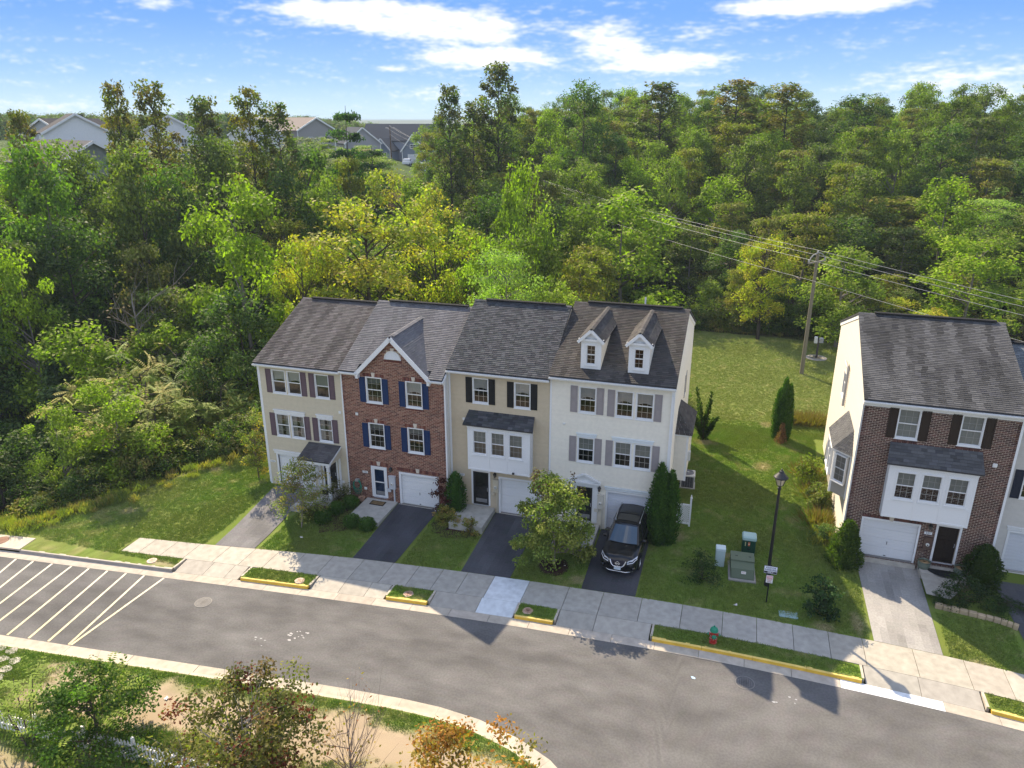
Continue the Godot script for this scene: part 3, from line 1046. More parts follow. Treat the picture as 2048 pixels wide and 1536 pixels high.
func lettering(parent: Node, text: String, size: float, xf: Transform3D, col: Color, font := "Droid Sans") -> void:
	var tm := TextMesh.new()
	var f := SystemFont.new()
	f.font_names = PackedStringArray([font])
	f.font_weight = 700
	tm.font = f
	tm.text = text
	tm.font_size = 32
	tm.pixel_size = size / 24.0
	tm.depth = 0.004
	tm.curve_step = 2.0
	var o := MeshInstance3D.new()
	o.name = numbered(parent, "lettering")
	o.mesh = tm
	var m := StandardMaterial3D.new()
	m.albedo_color = col.linear_to_srgb()
	m.roughness = 0.7
	o.material_override = m
	o.transform = xf
	parent.add_child(o, true)

func downspout(t: Node3D, x: float, y0: float, y1: float, z: float, col := WHITE) -> void:
	var mb := MB.new()
	mb.box(Vector3(x - 0.04, y0 + 0.1, z + 0.02), Vector3(x + 0.04, y1, z + 0.09), col)
	mb.bar(Vector3(x, y0 + 0.12, z + 0.06), Vector3(x + 0.05, y0 + 0.03, z + 0.4), 0.08, 0.07, col)
	for k in 3:
		var yy := lerpf(y0, y1, 0.2 + k * 0.3)
		mb.box(Vector3(x - 0.055, yy, z + 0.018), Vector3(x + 0.055, yy + 0.03, z + 0.094), col)
	part(t, "downspout", mb, M.paint)

func eave_gutter(t: Node3D, x0: float, x1: float, y: float, z: float) -> void:
	var mb := MB.new()
	var pr := [Vector2(0, 0.0), Vector2(0.0, -0.12), Vector2(0.08, -0.12), Vector2(0.12, -0.05), Vector2(0.125, 0.0), Vector2(0.11, 0.0), Vector2(0.075, -0.1), Vector2(0.02, -0.1)]
	for i in pr.size():
		var a: Vector2 = pr[i]
		var b: Vector2 = pr[(i + 1) % pr.size()]
		mb.quad(Vector3(x0, y + a.y, z + a.x), Vector3(x1, y + a.y, z + a.x), Vector3(x1, y + b.y, z + b.x), Vector3(x0, y + b.y, z + b.x), WHITE)
	for e in [[x0, false], [x1, true]]:
		mb.poly([Vector3(e[0], y, z), Vector3(e[0], y - 0.12, z), Vector3(e[0], y - 0.12, z + 0.08), Vector3(e[0], y - 0.05, z + 0.12), Vector3(e[0], y, z + 0.125)], WHITE, e[1])
	part(t, "gutter", mb, M.paint)

# body of a townhouse: side and back walls, roof with shingles, gables, eaves. Local frame: x 0..w, front wall at z 0
func shell(t: Node3D, w: float, y0: float, ye: float, yr: float, zr: float, zb: float, yb: float, side_col: Color, pal: Array, spread: float, streak: float, ext_l: bool, ext_r: bool, over_l: float, over_r: float, sd: float, side_ops := [], tabs := 0.3, gap := []) -> void:
	var eave := 0.28
	var ef := Vector3(0, ye + 0.36, eave)
	var rg := Vector3(0, yr + 0.03, zr)
	var eb := Vector3(0, yb + 0.36, zb - eave)
	ye += 0.36 - (yr - ye - 0.36) / (-zr + eave) * -eave - 0.1
	yb += 0.36 + (yr - yb - 0.36) / (zr - zb + eave) * eave - 0.1
	yr -= 0.1
	var X := func(p: Vector3, x: float) -> Vector3:
		return Vector3(x, p.y, p.z)
	# side walls with gables
	for s in [0, 1]:
		var mb := MB.new()
		var ext: bool = ext_l if s == 0 else ext_r
		var ops: Array = side_ops if ext else []
		# plane frame: u runs to the right as seen from outside
		if s == 0:
			mb.xf = Transform3D(Basis(Vector3(0, 0, 1), Vector3.UP, Vector3(-1, 0, 0)), Vector3(0.0, 0, zb))
		else:
			mb.xf = Transform3D(Basis(Vector3(0, 0, -1), Vector3.UP, Vector3(1, 0, 0)), Vector3(w, 0, 0))
		var L := -zb
		var ur := L + zr if s == 0 else -zr
		var yl := yb if s == 0 else ye
		var yrr := ye if s == 0 else yb
		wall_core(mb, 0.0, L, y0 - 0.6, minf(ye, yb), 0.15, ops, side_col)
		var q := [Vector3(0, minf(ye, yb), 0), Vector3(L, minf(ye, yb), 0), Vector3(L, yrr, 0), Vector3(ur, yr, 0), Vector3(0, yl, 0)]
		mb.poly(q, side_col, false)
		var qb := []
		for p in q:
			qb.append(p - Vector3(0, 0, 0.15))
		mb.poly(qb, side_col, true)
		part(t, "side_wall", mb, M.vinyl)
		if ext:
			var sb := MB.new()
			sb.xf = mb.xf
			var span := func(y: float) -> Array:
				var a := 0.0
				var b := L
				if y > yl:
					a = ur * (y - yl) / (yr - yl)
				if y > yrr:
					b = L - (L - ur) * (y - yrr) / (yr - yrr)
				return [a, b]
			siding(sb, y0 - 0.2, yr - 0.1, ops, span, side_col)
			part(t, "siding", sb, M.vinyl, "stuff")
			var rb := MB.new()
			var xx := -0.035 if s == 0 else w + 0.035
			rb.bar(X.call(ef, xx) - Vector3(0, 0.22, 0), X.call(rg, xx) - Vector3(0, 0.22, 0), 0.05, 0.2, WHITE)
			rb.bar(X.call(rg, xx) - Vector3(0, 0.22, 0), X.call(eb, xx) - Vector3(0, 0.22, 0), 0.05, 0.2, WHITE)
			rb.box(Vector3(xx - 0.03, y0, -0.1), Vector3(xx + 0.03, ye, 0.03), WHITE)
			part(t, "trim_board", rb, M.paint)
	var bw := MB.new()
	bw.xf = Transform3D(Basis(Vector3(-1, 0, 0), Vector3.UP, Vector3(0, 0, -1)), Vector3(w, 0, zb))
	wall_core(bw, 0.15, w - 0.15, y0 - 2.5, yb, 0.15, [], side_col)
	part(t, "back_wall", bw, M.vinyl)
	var fl := MB.new()
	fl.box(Vector3(0.16, y0 - 0.1, zb + 0.16), Vector3(w - 0.16, y0 - 0.02, -0.16), g(0.06))
	for k in [0.36, 0.69]:
		var yy := lerpf(y0, ye, k)
		fl.box(Vector3(0.16, yy - 0.2, zb + 0.16), Vector3(w - 0.16, yy, -0.16), g(0.07))
	part(t, "floor", fl, M.wood)
	# roof
	var rf := MB.new()
	var x0 := -over_l
	var x1 := w + over_r
	# a front gable interrupts the eave
	var runs := [[x0, x1, true]] if gap.is_empty() else [[x0, gap[0], true], [gap[0], gap[1], false], [gap[1], x1, true]]
	var efi := ef.lerp(rg, (eave + 0.25) / (eave - zr))
	for q in runs:
		var fe: Vector3 = ef if q[2] else efi
		deck(rf, X.call(fe, q[0]), X.call(fe, q[1]), X.call(rg, q[1]), X.call(rg, q[0]), 0.1, Color(0.06, 0.06, 0.06))
	deck(rf, X.call(eb, x1), X.call(eb, x0), X.call(rg, x0), X.call(rg, x1), 0.1, Color(0.06, 0.06, 0.06))
	var roof := part(t, "roof", rf, M.wood)
	var sh := MB.new()
	for q in runs:
		var fe: Vector3 = ef + Vector3(0, -0.01, 0.02) if q[2] else efi
		shingles(sh, X.call(fe, q[0]), X.call(fe, q[1]), X.call(rg, q[1]), X.call(rg, q[0]), pal, spread, streak, tabs, 0.142, sd + q[0])
	shingles(sh, X.call(eb, x1), X.call(eb, x0), X.call(rg, x0), X.call(rg, x1), pal, spread, streak, 0.6, 0.284, sd + 3)
	ridge_caps(sh, X.call(rg, x0), X.call(rg, x1), pal)
	part(roof, "shingles", sh, M.shingle, "stuff")
	ridge_vent(t, X.call(rg, x0 + w * 0.12), X.call(rg, x1 - w * 0.06))
	# soffit and fascia
	for q in runs:
		if q[2]:
			var fa := MB.new()
			fa.box(Vector3(q[0] + 0.02, ef.y - 0.24, 0.0), Vector3(q[1] - 0.02, ef.y - 0.21, eave - 0.04), WHITE)
			fa.box(Vector3(q[0] + 0.02, ef.y - 0.25, eave - 0.04), Vector3(q[1] - 0.02, ef.y - 0.09, eave - 0.01), WHITE)
			part(t, "fascia", fa, M.paint)
			eave_gutter(t, q[0], q[1], ef.y - 0.1, eave - 0.008)

# ---------------------------------------------------------------- the row of four townhouses and the brick house beside it
const BRICK_RED := [Color(0.2, 0.078, 0.055), Color(0.165, 0.062, 0.046), Color(0.23, 0.1, 0.07), Color(0.125, 0.052, 0.044), Color(0.26, 0.13, 0.09)]
const BRICK_BROWN := [Color(0.092, 0.047, 0.038), Color(0.115, 0.058, 0.046), Color(0.075, 0.041, 0.035), Color(0.14, 0.07, 0.055)]
const MORTAR := Color(0.62, 0.5, 0.35)
const TAN := Color(0.53, 0.44, 0.3)
const CREAM := Color(0.76, 0.71, 0.59)
const I := Transform3D.IDENTITY
const ROOF_A := [Color(0.118, 0.11, 0.107), Color(0.108, 0.1, 0.098), Color(0.13, 0.121, 0.118)]
const ROOF_C := [Color(0.07, 0.072, 0.075), Color(0.085, 0.087, 0.09), Color(0.058, 0.06, 0.063), Color(0.098, 0.099, 0.102)]

func house_a() -> void:
	var t := thing("townhouse", "beige sided townhouse with plum shutters and a small porch roof by the woods", "townhouse", Vector3(-8.5, 0, -0.04))
	var w := 5.57
	var beige := Color(0.56, 0.49, 0.35)
	var ops := [Rect2(0.89, 6.03, 0.93, 1.48), Rect2(1.91, 6.03, 0.93, 1.48), Rect2(3.77, 6.03, 0.93, 1.48), Rect2(0.84, 3.24, 0.93, 1.48), Rect2(1.88, 3.24, 0.93, 1.48), Rect2(3.76, 3.25, 0.93, 1.48), Rect2(0.72, 0.0, 2.35, 2.0), Rect2(3.87, 0.22, 0.86, 2.05)]
	var wc := MB.new()
	wall_core(wc, 0, w, -0.4, 7.9, 0.15, ops, beige)
	part(t, "front_wall", wc, M.vinyl)
	var sb := MB.new()
	siding(sb, -0.1, 7.7, ops, func(_y): return [0.0, w], beige)
	part(t, "siding", sb, M.vinyl, "stuff")
	var cb := MB.new()
	cb.box(Vector3(0, -0.1, 0.0), Vector3(0.1, 7.8, 0.035), WHITE)
	part(t, "corner_board", cb, M.paint)
	var cb1 := MB.new()
	cb1.box(Vector3(w - 0.09, -0.1, 0.0), Vector3(w, 7.8, 0.035), WHITE)
	part(t, "corner_board", cb1, M.paint)
	shell(t, w, 0, 7.59, 10.46, -5.65, -11.3, 7.6, beige, ROOF_A, 0.08, 0.45, true, false, 0.12, 0.02, 1.0)
	for k in 3:
		window(t, I, ops[k].position.x, 6.03, 0.93, 1.48, 1 if k < 3 else 3, 2, ["valance", "valance", "blind_half"][k])
	for k in [3, 4, 5]:
		window(t, I, ops[k].position.x, ops[k].position.y, 0.93, 1.48, 3, 2, "curtains")
	head(t, 0.81, 4.74, 2.09, 0.26, [1.86])
	head(t, 3.7, 4.75, 1.06, 0.26, [4.23])
	var plum := Color(0.13, 0.09, 0.1)
	for k in [[0.5, 6.04], [2.85, 6.04], [3.4, 6.04], [4.71, 6.04], [0.46, 3.25], [2.83, 3.25], [3.38, 3.26], [4.7, 3.27]]:
		shutter(t, k[0], k[1], 0.36, 1.48, plum)
	garage_door(t, 0.72, 0.0, 2.35, 2.0)
	head(t, 0.5, 2.06, 2.3, 0.24, [2.3])
	entry_door(t, 3.87, 0.22, 0.86, 2.02, g(0.012), "black")
	wall_vent(t, 5.2, 5.22)
	wall_vent(t, 5.05, 0.7)
	number_plaque(t, 0.14, 1.4, "113")
	wall_lamp(t, 3.45, 1.95)
	electric_meter(t, 3.25, 0.95, 0.3, 0.62, -0.1, Color(0.6, 0.6, 0.58))
	# lean-to porch roof on two square columns, with a slab below
	var pr := MB.new()
	var a := Vector3(3.0, 2.62, 1.42)
	var b := Vector3(5.16, 2.62, 1.42)
	var c := Vector3(5.16, 3.12, 0.02)
	var d := Vector3(3.0, 3.12, 0.02)
	deck(pr, a, b, c, d, 0.06, g(0.045))
	pr.box(Vector3(3.02, 2.4, 1.26), Vector3(5.14, 2.56, 1.4), WHITE)
	pr.bar(Vector3(5.165, 2.56, 1.42), Vector3(5.165, 3.06, 0.03), 0.03, 0.1, WHITE)
	for xx in [3.02, 5.02]:
		pr.poly([Vector3(xx, 2.4, 0.02), Vector3(xx, 2.4, 1.26), Vector3(xx, 2.6, 1.26), Vector3(xx, 3.04, 0.02)], beige, true)
		pr.poly([Vector3(xx + 0.1, 2.4, 0.02), Vector3(xx + 0.1, 2.4, 1.26), Vector3(xx + 0.1, 2.6, 1.26), Vector3(xx + 0.1, 3.04, 0.02)], beige, false)
	pr.box(Vector3(3.12, 2.4, 0.03), Vector3(5.02, 2.43, 1.26), WHITE)
	var pr_o := part(t, "porch_roof", pr, M.paint)
	var ps := MB.new()
	shingles(ps, a, b, c, d, ROOF_A, 0.08, 0.3)
	part(pr_o, "shingles", ps, M.shingle, "stuff")
	for xx in [3.35, 4.95]:
		var cm := MB.new()
		cm.box(Vector3(xx - 0.075, 0.2, 1.22), Vector3(xx + 0.075, 2.4, 1.37), WHITE)
		cm.box(Vector3(xx - 0.1, 0.2, 1.195), Vector3(xx + 0.1, 0.36, 1.395), WHITE)
		cm.box(Vector3(xx - 0.1, 2.28, 1.195), Vector3(xx + 0.1, 2.39, 1.395), WHITE)
		part(t, "porch_column", cm, M.paint)
	for xx in [3.6, 4.98]:
		var cm := MB.new()
		cm.box(Vector3(xx - 0.06, 0.2, 0.02), Vector3(xx + 0.06, 2.4, 0.09), WHITE)
		part(t, "pilaster", cm, M.paint)
	stoop(t, Vector3(3.0, 0.2, 0.04), Vector3(5.1, 0.2, 1.55), [])
	var wk := MB.new()
	wk.bevel_box(Vector3(3.0, -0.2, 1.56), Vector3(4.0, 0.03, 2.6), 0.015, vary(Color(0.42, 0.4, 0.35), 0.05))
	part(t, "step", wk, M.concrete)

func stoop(t: Node3D, a: Vector3, b: Vector3, cuts: Array) -> void:
	var z0 := a.z
	var all := cuts.duplicate()
	all.append(b.z)
	var o: Node3D = null
	for z1 in all:
		var mb := MB.new()
		mb.bevel_box(Vector3(a.x, -0.5, z0 + 0.006), Vector3(b.x, a.y, z1 - 0.006), 0.015, vary(Color(0.42, 0.4, 0.35), 0.06))
		part(t, "stoop_slab", mb, M.concrete)
		z0 = z1

func house_b() -> void:
	var t := thing("townhouse", "red brick townhouse with navy shutters and a half round louver in its gable", "townhouse", Vector3(-2.92, 0, 0))
	var w := 6.3
	var o := 2.92
	var ops := [Rect2(-1.4 + o, 6.14, 1.01, 1.56), Rect2(1.06 + o, 6.12, 1.0, 1.56), Rect2(-1.41 + o, 3.33, 1.01, 1.56), Rect2(1.05 + o, 3.33, 1.0, 1.56), Rect2(0.39 + o, -0.15, 2.36, 2.1), Rect2(-1.37 + o, 0.1, 0.9, 2.0)]
	var wc := MB.new()
	wall_core(wc, 0, w, -0.4, 8.0, 0.15, ops, MORTAR)
	var px := 0.37 + o
	var gab := [Vector3(px - 2.05, 8.0, 0), Vector3(px + 2.05, 8.0, 0), Vector3(px, 10.02, 0)]
	wc.poly(gab, MORTAR, false)
	wc.poly([gab[0] - Vector3(0, 0, 0.15), gab[1] - Vector3(0, 0, 0.15), gab[2] - Vector3(0, 0, 0.15)], MORTAR, true)
	part(t, "front_wall", wc, M.brick)
	var span := func(y: float) -> Array:
		if y < 7.95:
			return [0.0, w - 0.005]
		var k := maxf(0.02, 10.02 - y) * 2.05 / 2.02
		return [px - k, px + k]
	var louver := [Rect2(px - 0.5, 8.83, 1.0, 0.3), Rect2(px - 0.4, 9.12, 0.8, 0.22)]
	var bb := MB.new()
	var all := ops.duplicate()
	all.append_array(louver)
	bricks(bb, -0.25, 9.95, all, span, BRICK_RED)
	for k in 4:
		var r: Rect2 = ops[k]
		soldiers(bb, r.position.x - 0.14, r.end.x + 0.14, r.end.y + 0.01, 0.2, BRICK_RED, [r.position.x + 0.38, r.position.x + 0.62])
		soldiers(bb, r.position.x - 0.06, r.end.x + 0.06, r.position.y - 0.14, 0.1, [BRICK_RED[1], BRICK_RED[3]])
	soldiers(bb, ops[4].position.x - 0.2, ops[4].end.x + 0.2, 2.08, 0.2, BRICK_RED, [ops[4].position.x + 1.06, ops[4].position.x + 1.3])
	soldiers(bb, ops[5].position.x - 0.14, ops[5].end.x + 0.14, 2.2, 0.2, BRICK_RED, [ops[5].position.x + 0.33, ops[5].position.x + 0.57])
	soldiers(bb, px - 0.55, px + 0.55, 8.7, 0.12, [BRICK_RED[1], BRICK_RED[3]])
	part(t, "bricks", bb, M.brick, "stuff")
	for k in 4:
		keystone(t, ops[k].position.x + 0.5, ops[k].end.y + 0.01, 0.26, 0.0)
	keystone(t, ops[4].position.x + 1.18, 2.08, 0.25, 0.0)
	keystone(t, ops[5].position.x + 0.45, 2.2, 0.25, 0.0)
	keystone(t, px, 9.3, 0.2, 0.0)
	# half round louver
	var lv := MB.new()
	var fan := []
	for i in 17:
		var a := PI * i / 16
		fan.append(Vector3(px + cos(a) * 0.46, 8.84 + sin(a) * 0.46, 0.03))
	lv.poly(fan, WHITE, false)
	for i in 16:
		var p: Vector3 = fan[i]
		var q: Vector3 = fan[i + 1]
		var cc := Vector3(px, 8.84, 0.03)
		var po := cc + (p - cc) * 1.12
		var qo := cc + (q - cc) * 1.12
		lv.quad(p + Vector3(0, 0, 0.03), po + Vector3(0, 0, 0.03), qo + Vector3(0, 0, 0.03), q + Vector3(0, 0, 0.03), WHITE)
		lv.quad(po + Vector3(0, 0, -0.02), qo + Vector3(0, 0, -0.02), qo + Vector3(0, 0, 0.03), po + Vector3(0, 0, 0.03), WHITE)
	for i in 5:
		var yy := 8.87 + i * 0.08
		var k := sqrt(maxf(0.0, 0.46 * 0.46 - pow(yy - 8.84, 2))) - 0.02
		lv.quad(Vector3(px - k, yy, 0.06), Vector3(px + k, yy, 0.06), Vector3(px + k, yy + 0.06, 0.032), Vector3(px - k, yy + 0.06, 0.032), WHITE)
	part(t, "louver", lv, M.paint)
	var pal := [Color(0.16, 0.157, 0.16), Color(0.148, 0.145, 0.149), Color(0.172, 0.168, 0.171)]
	shell(t, w, 0, 7.68, 10.79, -5.13, -10.6, 7.7, Color(0.7, 0.68, 0.62), pal, 0.08, 0.22, false, true, 0.0, 0.0, 2.0, [], 0.3, [px - 2.2, px + 2.2])
	# front gable roof running back into the main roof
	var gb := MB.new()
	var pk := Vector3(px, 10.24, 0.26)
	var bk := Vector3(px, 10.3, -4.6)
	var lf := Vector3(px - 2.26, 7.98, 0.26)
	var rt := Vector3(px + 2.26, 7.98, 0.26)
	var zl := Vector3(0, 0, -0.6)
	deck(gb, lf, pk, bk, lf + zl, 0.1, g(0.045))
	deck(gb, pk, rt, rt + zl, bk, 0.1, g(0.045))
	var gr := part(t, "gable_roof", gb, M.paint)
	var gs := MB.new()
	shingles(gs, lf + zl, lf, pk, bk, pal, 0.08, 0.15, 0.3, 0.142, 5.0)
	shingles(gs, rt, rt + zl, bk, pk, pal, 0.08, 0.15, 0.3, 0.142, 6.0)
	ridge_caps(gs, bk, pk + Vector3(0, 0, -0.25), pal)
	part(gr, "shingles", gs, M.shingle, "stuff")
	var rb := MB.new()
	for s in [-1, 1]:
		var e: Vector3 = lf if s < 0 else rt
		rb.bar(e + Vector3(s * 0.06, -0.2, 0.0), pk + Vector3(0, -0.14, 0.0), 0.05, 0.24, WHITE, Vector3.BACK.cross(Vector3(s, 1, 0)))
		rb.box(Vector3(e.x - 0.16 if s > 0 else e.x + 0.0, 7.62, 0.0), Vector3(e.x + 0.0 if s > 0 else e.x + 0.16, 7.95, 0.29), WHITE)
	part(t, "rake_board", rb, M.paint)
	for k in 4:
		window(t, I, ops[k].position.x, ops[k].position.y, ops[k].size.x, ops[k].size.y, 3, 2, ["blind_top", "valance", "blind_top", "blind_top"][k])
	var navy := Color(0.012, 0.035, 0.095)
	for k in 4:
		for s in [-0.39, 1.03]:
			shutter(t, ops[k].position.x + s, ops[k].position.y + 0.01, 0.36, 1.5, navy)
	garage_door(t, 0.49 + o, -0.1, 2.24, 1.98)
	var sl := MB.new()
	sl.box(Vector3(0.3 + o, -0.35, 0.0), Vector3(2.85 + o, -0.06, 0.16), Color(0.44, 0.41, 0.35))
	part(t, "threshold_slab", sl, M.concrete)
	entry_door(t, -1.33 + o, 0.14, 0.82, 1.9, Color(0.015, 0.05, 0.13), "white")
	number_plaque(t, -2.0 + o, 1.6, "115")
	electric_meter(t, -0.26 + o, 0.84, 0.4, 0.82, -0.3, Color(0.52, 0.53, 0.54))
	wall_lamp(t, -0.11 + o, 2.08)
	wall_vent(t, -2.18 + o, 5.28)
	wall_vent(t, -1.95 + o, 0.52)
	stoop(t, Vector3(-1.8 + o, 0.0, 0.04), Vector3(0.2 + o, 0.0, 2.62), [1.4])
	var co := MB.new()
	co.box(Vector3(w - 0.02, -0.2, -0.12), Vector3(w + 0.04, 7.9, 0.02), WHITE)
	part(t, "corner_board", co, M.paint)

func bay_window(t: Node3D, x0: float, x1: float, y0: float, y1: float, dep: float, yr: float, wins: Array, dress: String, pal: Array, both: bool, roof_over: float) -> void:
	# hanging box bay: panels below, three windows, shed roof
	var bx := MB.new()
	bx.xf = Transform3D(Basis.IDENTITY, Vector3(0, 0, dep))
	wall_core(bx, x0, x1, y0, y1, 0.1, wins, WHITE)
	bx.xf = Transform3D.IDENTITY
	bx.box(Vector3(x0, y0, 0.01), Vector3(x0 + 0.08, y1, dep - 0.1), WHITE)
	bx.box(Vector3(x1 - 0.08, y0, 0.01), Vector3(x1, y1, dep - 0.1), WHITE)
	bx.box(Vector3(x0 + 0.08, y0 + 0.001, 0.01), Vector3(x1 - 0.08, y0 + 0.08, dep - 0.1), WHITE)
	bx.box(Vector3(x0 + 0.08, y1 - 0.1, 0.01), Vector3(x1 - 0.08, y1 - 0.02, dep - 0.1), WHITE)
	for k in wins.size() + 1:
		var xx: float = x0 + 0.02 if k == 0 else (x1 - 0.1 if k == wins.size() else (wins[k - 1].end.x + wins[k].position.x) / 2 - 0.04)
		bx.box(Vector3(xx, y0, dep), Vector3(xx + 0.08, y1, dep + 0.022), WHITE)
	bx.box(Vector3(x0 + 0.1, y0 + 0.02, dep), Vector3(x1 - 0.1, y0 + 0.1, dep + 0.018), WHITE)
	bx.box(Vector3(x0 + 0.1, wins[0].position.y - 0.16, dep), Vector3(x1 - 0.1, wins[0].position.y - 0.08, dep + 0.018), WHITE)
	bx.box(Vector3(x0 - 0.02, y1 - 0.17, dep), Vector3(x1 + 0.02, y1, dep + 0.04), WHITE)
	var o := part(t, "bay", bx, M.paint)
	for r in wins:
		window(t, Transform3D(Basis.IDENTITY, Vector3(0, 0, dep)), r.position.x, r.position.y, r.size.x, r.size.y, 3, 2, dress, both)
	var rf := MB.new()
	var a := Vector3(x0 - roof_over, y1 + 0.03, dep + roof_over)
	var b := Vector3(x1 + roof_over, y1 + 0.03, dep + roof_over)
	var c := Vector3(x1 + roof_over * 0.4, yr, 0.02)
	var d := Vector3(x0 - roof_over * 0.4, yr, 0.02)
	deck(rf, a, b, c, d, 0.07, g(0.045))
	for e in [[x0, false], [x1, true]]:
		rf.poly([Vector3(e[0], y1 - 0.02, 0.02), Vector3(e[0], y1 - 0.02, dep), Vector3(e[0], y1 + 0.02, dep), Vector3(e[0], yr - 0.08, 0.02)], WHITE, not e[1])
	var ro := part(t, "bay_roof", rf, M.paint)
	var sh := MB.new()
	shingles(sh, a, b, c, d, pal, 0.2, 0.2)
	part(ro, "shingles", sh, M.shingle, "stuff")

func house_c() -> void:
	var x0 := 3.4
	var t := thing("townhouse", "tan sided townhouse with black shutters and a white box bay over its door", "townhouse", Vector3(x0, 0, -0.6))
	var w := 5.8
	var ops := [Rect2(4.82 - x0, 6.6, 0.93, 1.47), Rect2(7.21 - x0, 6.57, 0.93, 1.49), Rect2(4.76 - x0, 0.32, 0.94, 2.12), Rect2(6.35 - x0, -0.1, 2.4, 2.3)]
	var wc := MB.new()
	wall_core(wc, 0, w, -0.4, 8.4, 0.15, ops, TAN)
	part(t, "front_wall", wc, M.vinyl)
	var sb := MB.new()
	siding(sb, -0.1, 8.25, ops, func(_y): return [0.0, w], TAN)
	part(t, "siding", sb, M.vinyl, "stuff")
	var cb := MB.new()
	cb.box(Vector3(0, -0.1, 0.0), Vector3(0.13, 8.3, 0.04), WHITE)
	part(t, "corner_board", cb, M.paint)
	shell(t, w, 0, 8.17, 11.25, -4.69, -9.5, 8.2, TAN, ROOF_C, 0.08, 0.06, false, false, 0.02, 0.02, 3.0, [], 0.24)
	for k in 2:
		window(t, I, ops[k].position.x, ops[k].position.y, 0.93, 1.48, 3, 2, "valance")
	for k in [[4.43, 6.6], [5.76, 6.6], [6.82, 6.57], [8.15, 6.57]]:
		shutter(t, k[0] - x0, k[1], 0.37, 1.48, g(0.012))
	bay_window(t, 4.68 - x0, 8.3 - x0, 2.8, 5.55, 0.6, 6.17, [Rect2(4.98 - x0, 3.77, 0.84, 1.46), Rect2(6.02 - x0, 3.77, 0.84, 1.46), Rect2(7.06 - x0, 3.77, 0.84, 1.46)], "blind_half", ROOF_C, true, 0.2)
	entry_door(t, 4.76 - x0, 0.32, 0.94, 2.1, Color(0.02, 0.022, 0.02), "black")
	garage_door(t, 6.42 - x0, -0.03, 2.3, 2.2)
	var sl := MB.new()
	sl.box(Vector3(6.3 - x0, -0.35, 0.0), Vector3(8.85 - x0, -0.03, 0.15), Color(0.44, 0.41, 0.35))
	part(t, "threshold_slab", sl, M.concrete)
	electric_meter(t, 6.0 - x0, 1.3, 0.3, 0.78, -0.1, Color(0.5, 0.44, 0.32))
	wall_lamp(t, 6.1 - x0, 2.35)
	number_plaque(t, 3.9 - x0, 2.02, "117")
	wall_vent(t, 4.2 - x0, 5.5)
	wall_vent(t, 4.25 - x0, 1.1, 0.1, 0.1)
	var hb := MB.new()
	hb.box(Vector3(7.3 - x0, 2.86, 0.63), Vector3(7.42 - x0, 2.96, 0.7), g(0.03))
	part(t, "flood_lamp", hb, M.plastic)
	stoop(t, Vector3(4.1 - x0, 0.24, 0.04), Vector3(6.08 - x0, 0.24, 2.35), [1.2])
	downspout(t, -0.02, 0.0, 8.1, 0.03, Color(0.68, 0.64, 0.54))

func dormer(t: Node3D, cx: float, pal: Array, pal2: Array) -> void:
	var y0 := 8.85
	var z := -0.42
	var mb := MB.new()
	mb.xf = Transform3D(Basis.IDENTITY, Vector3(cx, 0, z))
	var op := [Rect2(-0.28, 9.27, 0.56, 1.12)]
	wall_core(mb, -0.53, 0.53, y0, 10.64, 0.1, op, WHITE)
	mb.box(Vector3(-0.53, y0, -4.6), Vector3(-0.47, 10.64, -0.1), WHITE)
	mb.box(Vector3(0.47, y0, -4.6), Vector3(0.53, 10.64, -0.1), Color(0.76, 0.71, 0.6))
	mb.poly([Vector3(-0.55, 10.64, 0), Vector3(0.55, 10.64, 0), Vector3(0, 11.16, 0)], WHITE, false)
	mb.box(Vector3(-0.66, 10.58, 0.0), Vector3(0.66, 10.7, 0.12), WHITE)
	part(t, "dormer", mb, M.paint)
	window(t, Transform3D(Basis.IDENTITY, Vector3(cx, 0, z)), -0.28, 9.27, 0.56, 1.12, 2, 2, "none")
	var rf := MB.new()
	var a := Vector3(cx - 0.7, 10.6, z + 0.16)
	var b := Vector3(cx + 0.7, 10.6, z + 0.16)
	var p := Vector3(cx, 11.26, z + 0.16)
	var bk := Vector3(0, 0, -5.0)
	deck(rf, a, p, p + bk, a + bk * 0.75, 0.06, g(0.045))
	deck(rf, p, b, b + bk * 0.75, p + bk, 0.06, g(0.045))
	rf.bar(a + Vector3(0.02, -0.09, 0.02), p + Vector3(0, -0.1, 0.02), 0.04, 0.15, WHITE, Vector3.BACK.cross(Vector3(-1, 1, 0)))
	rf.bar(b + Vector3(-0.02, -0.09, 0.02), p + Vector3(0, -0.1, 0.02), 0.04, 0.15, WHITE, Vector3.BACK.cross(Vector3(1, 1, 0)))
	var o := part(t, "dormer_roof", rf, M.paint)
	var sh := MB.new()
	shingles(sh, a + bk * 0.75, a, p, p + bk, pal2, 0.12, 0.3)
	shingles(sh, b, b + bk * 0.75, p + bk, p, pal2, 0.15, 0.3)
	ridge_caps(sh, p + bk, p, pal, 0.13)
	part(o, "shingles", sh, M.shingle, "stuff")

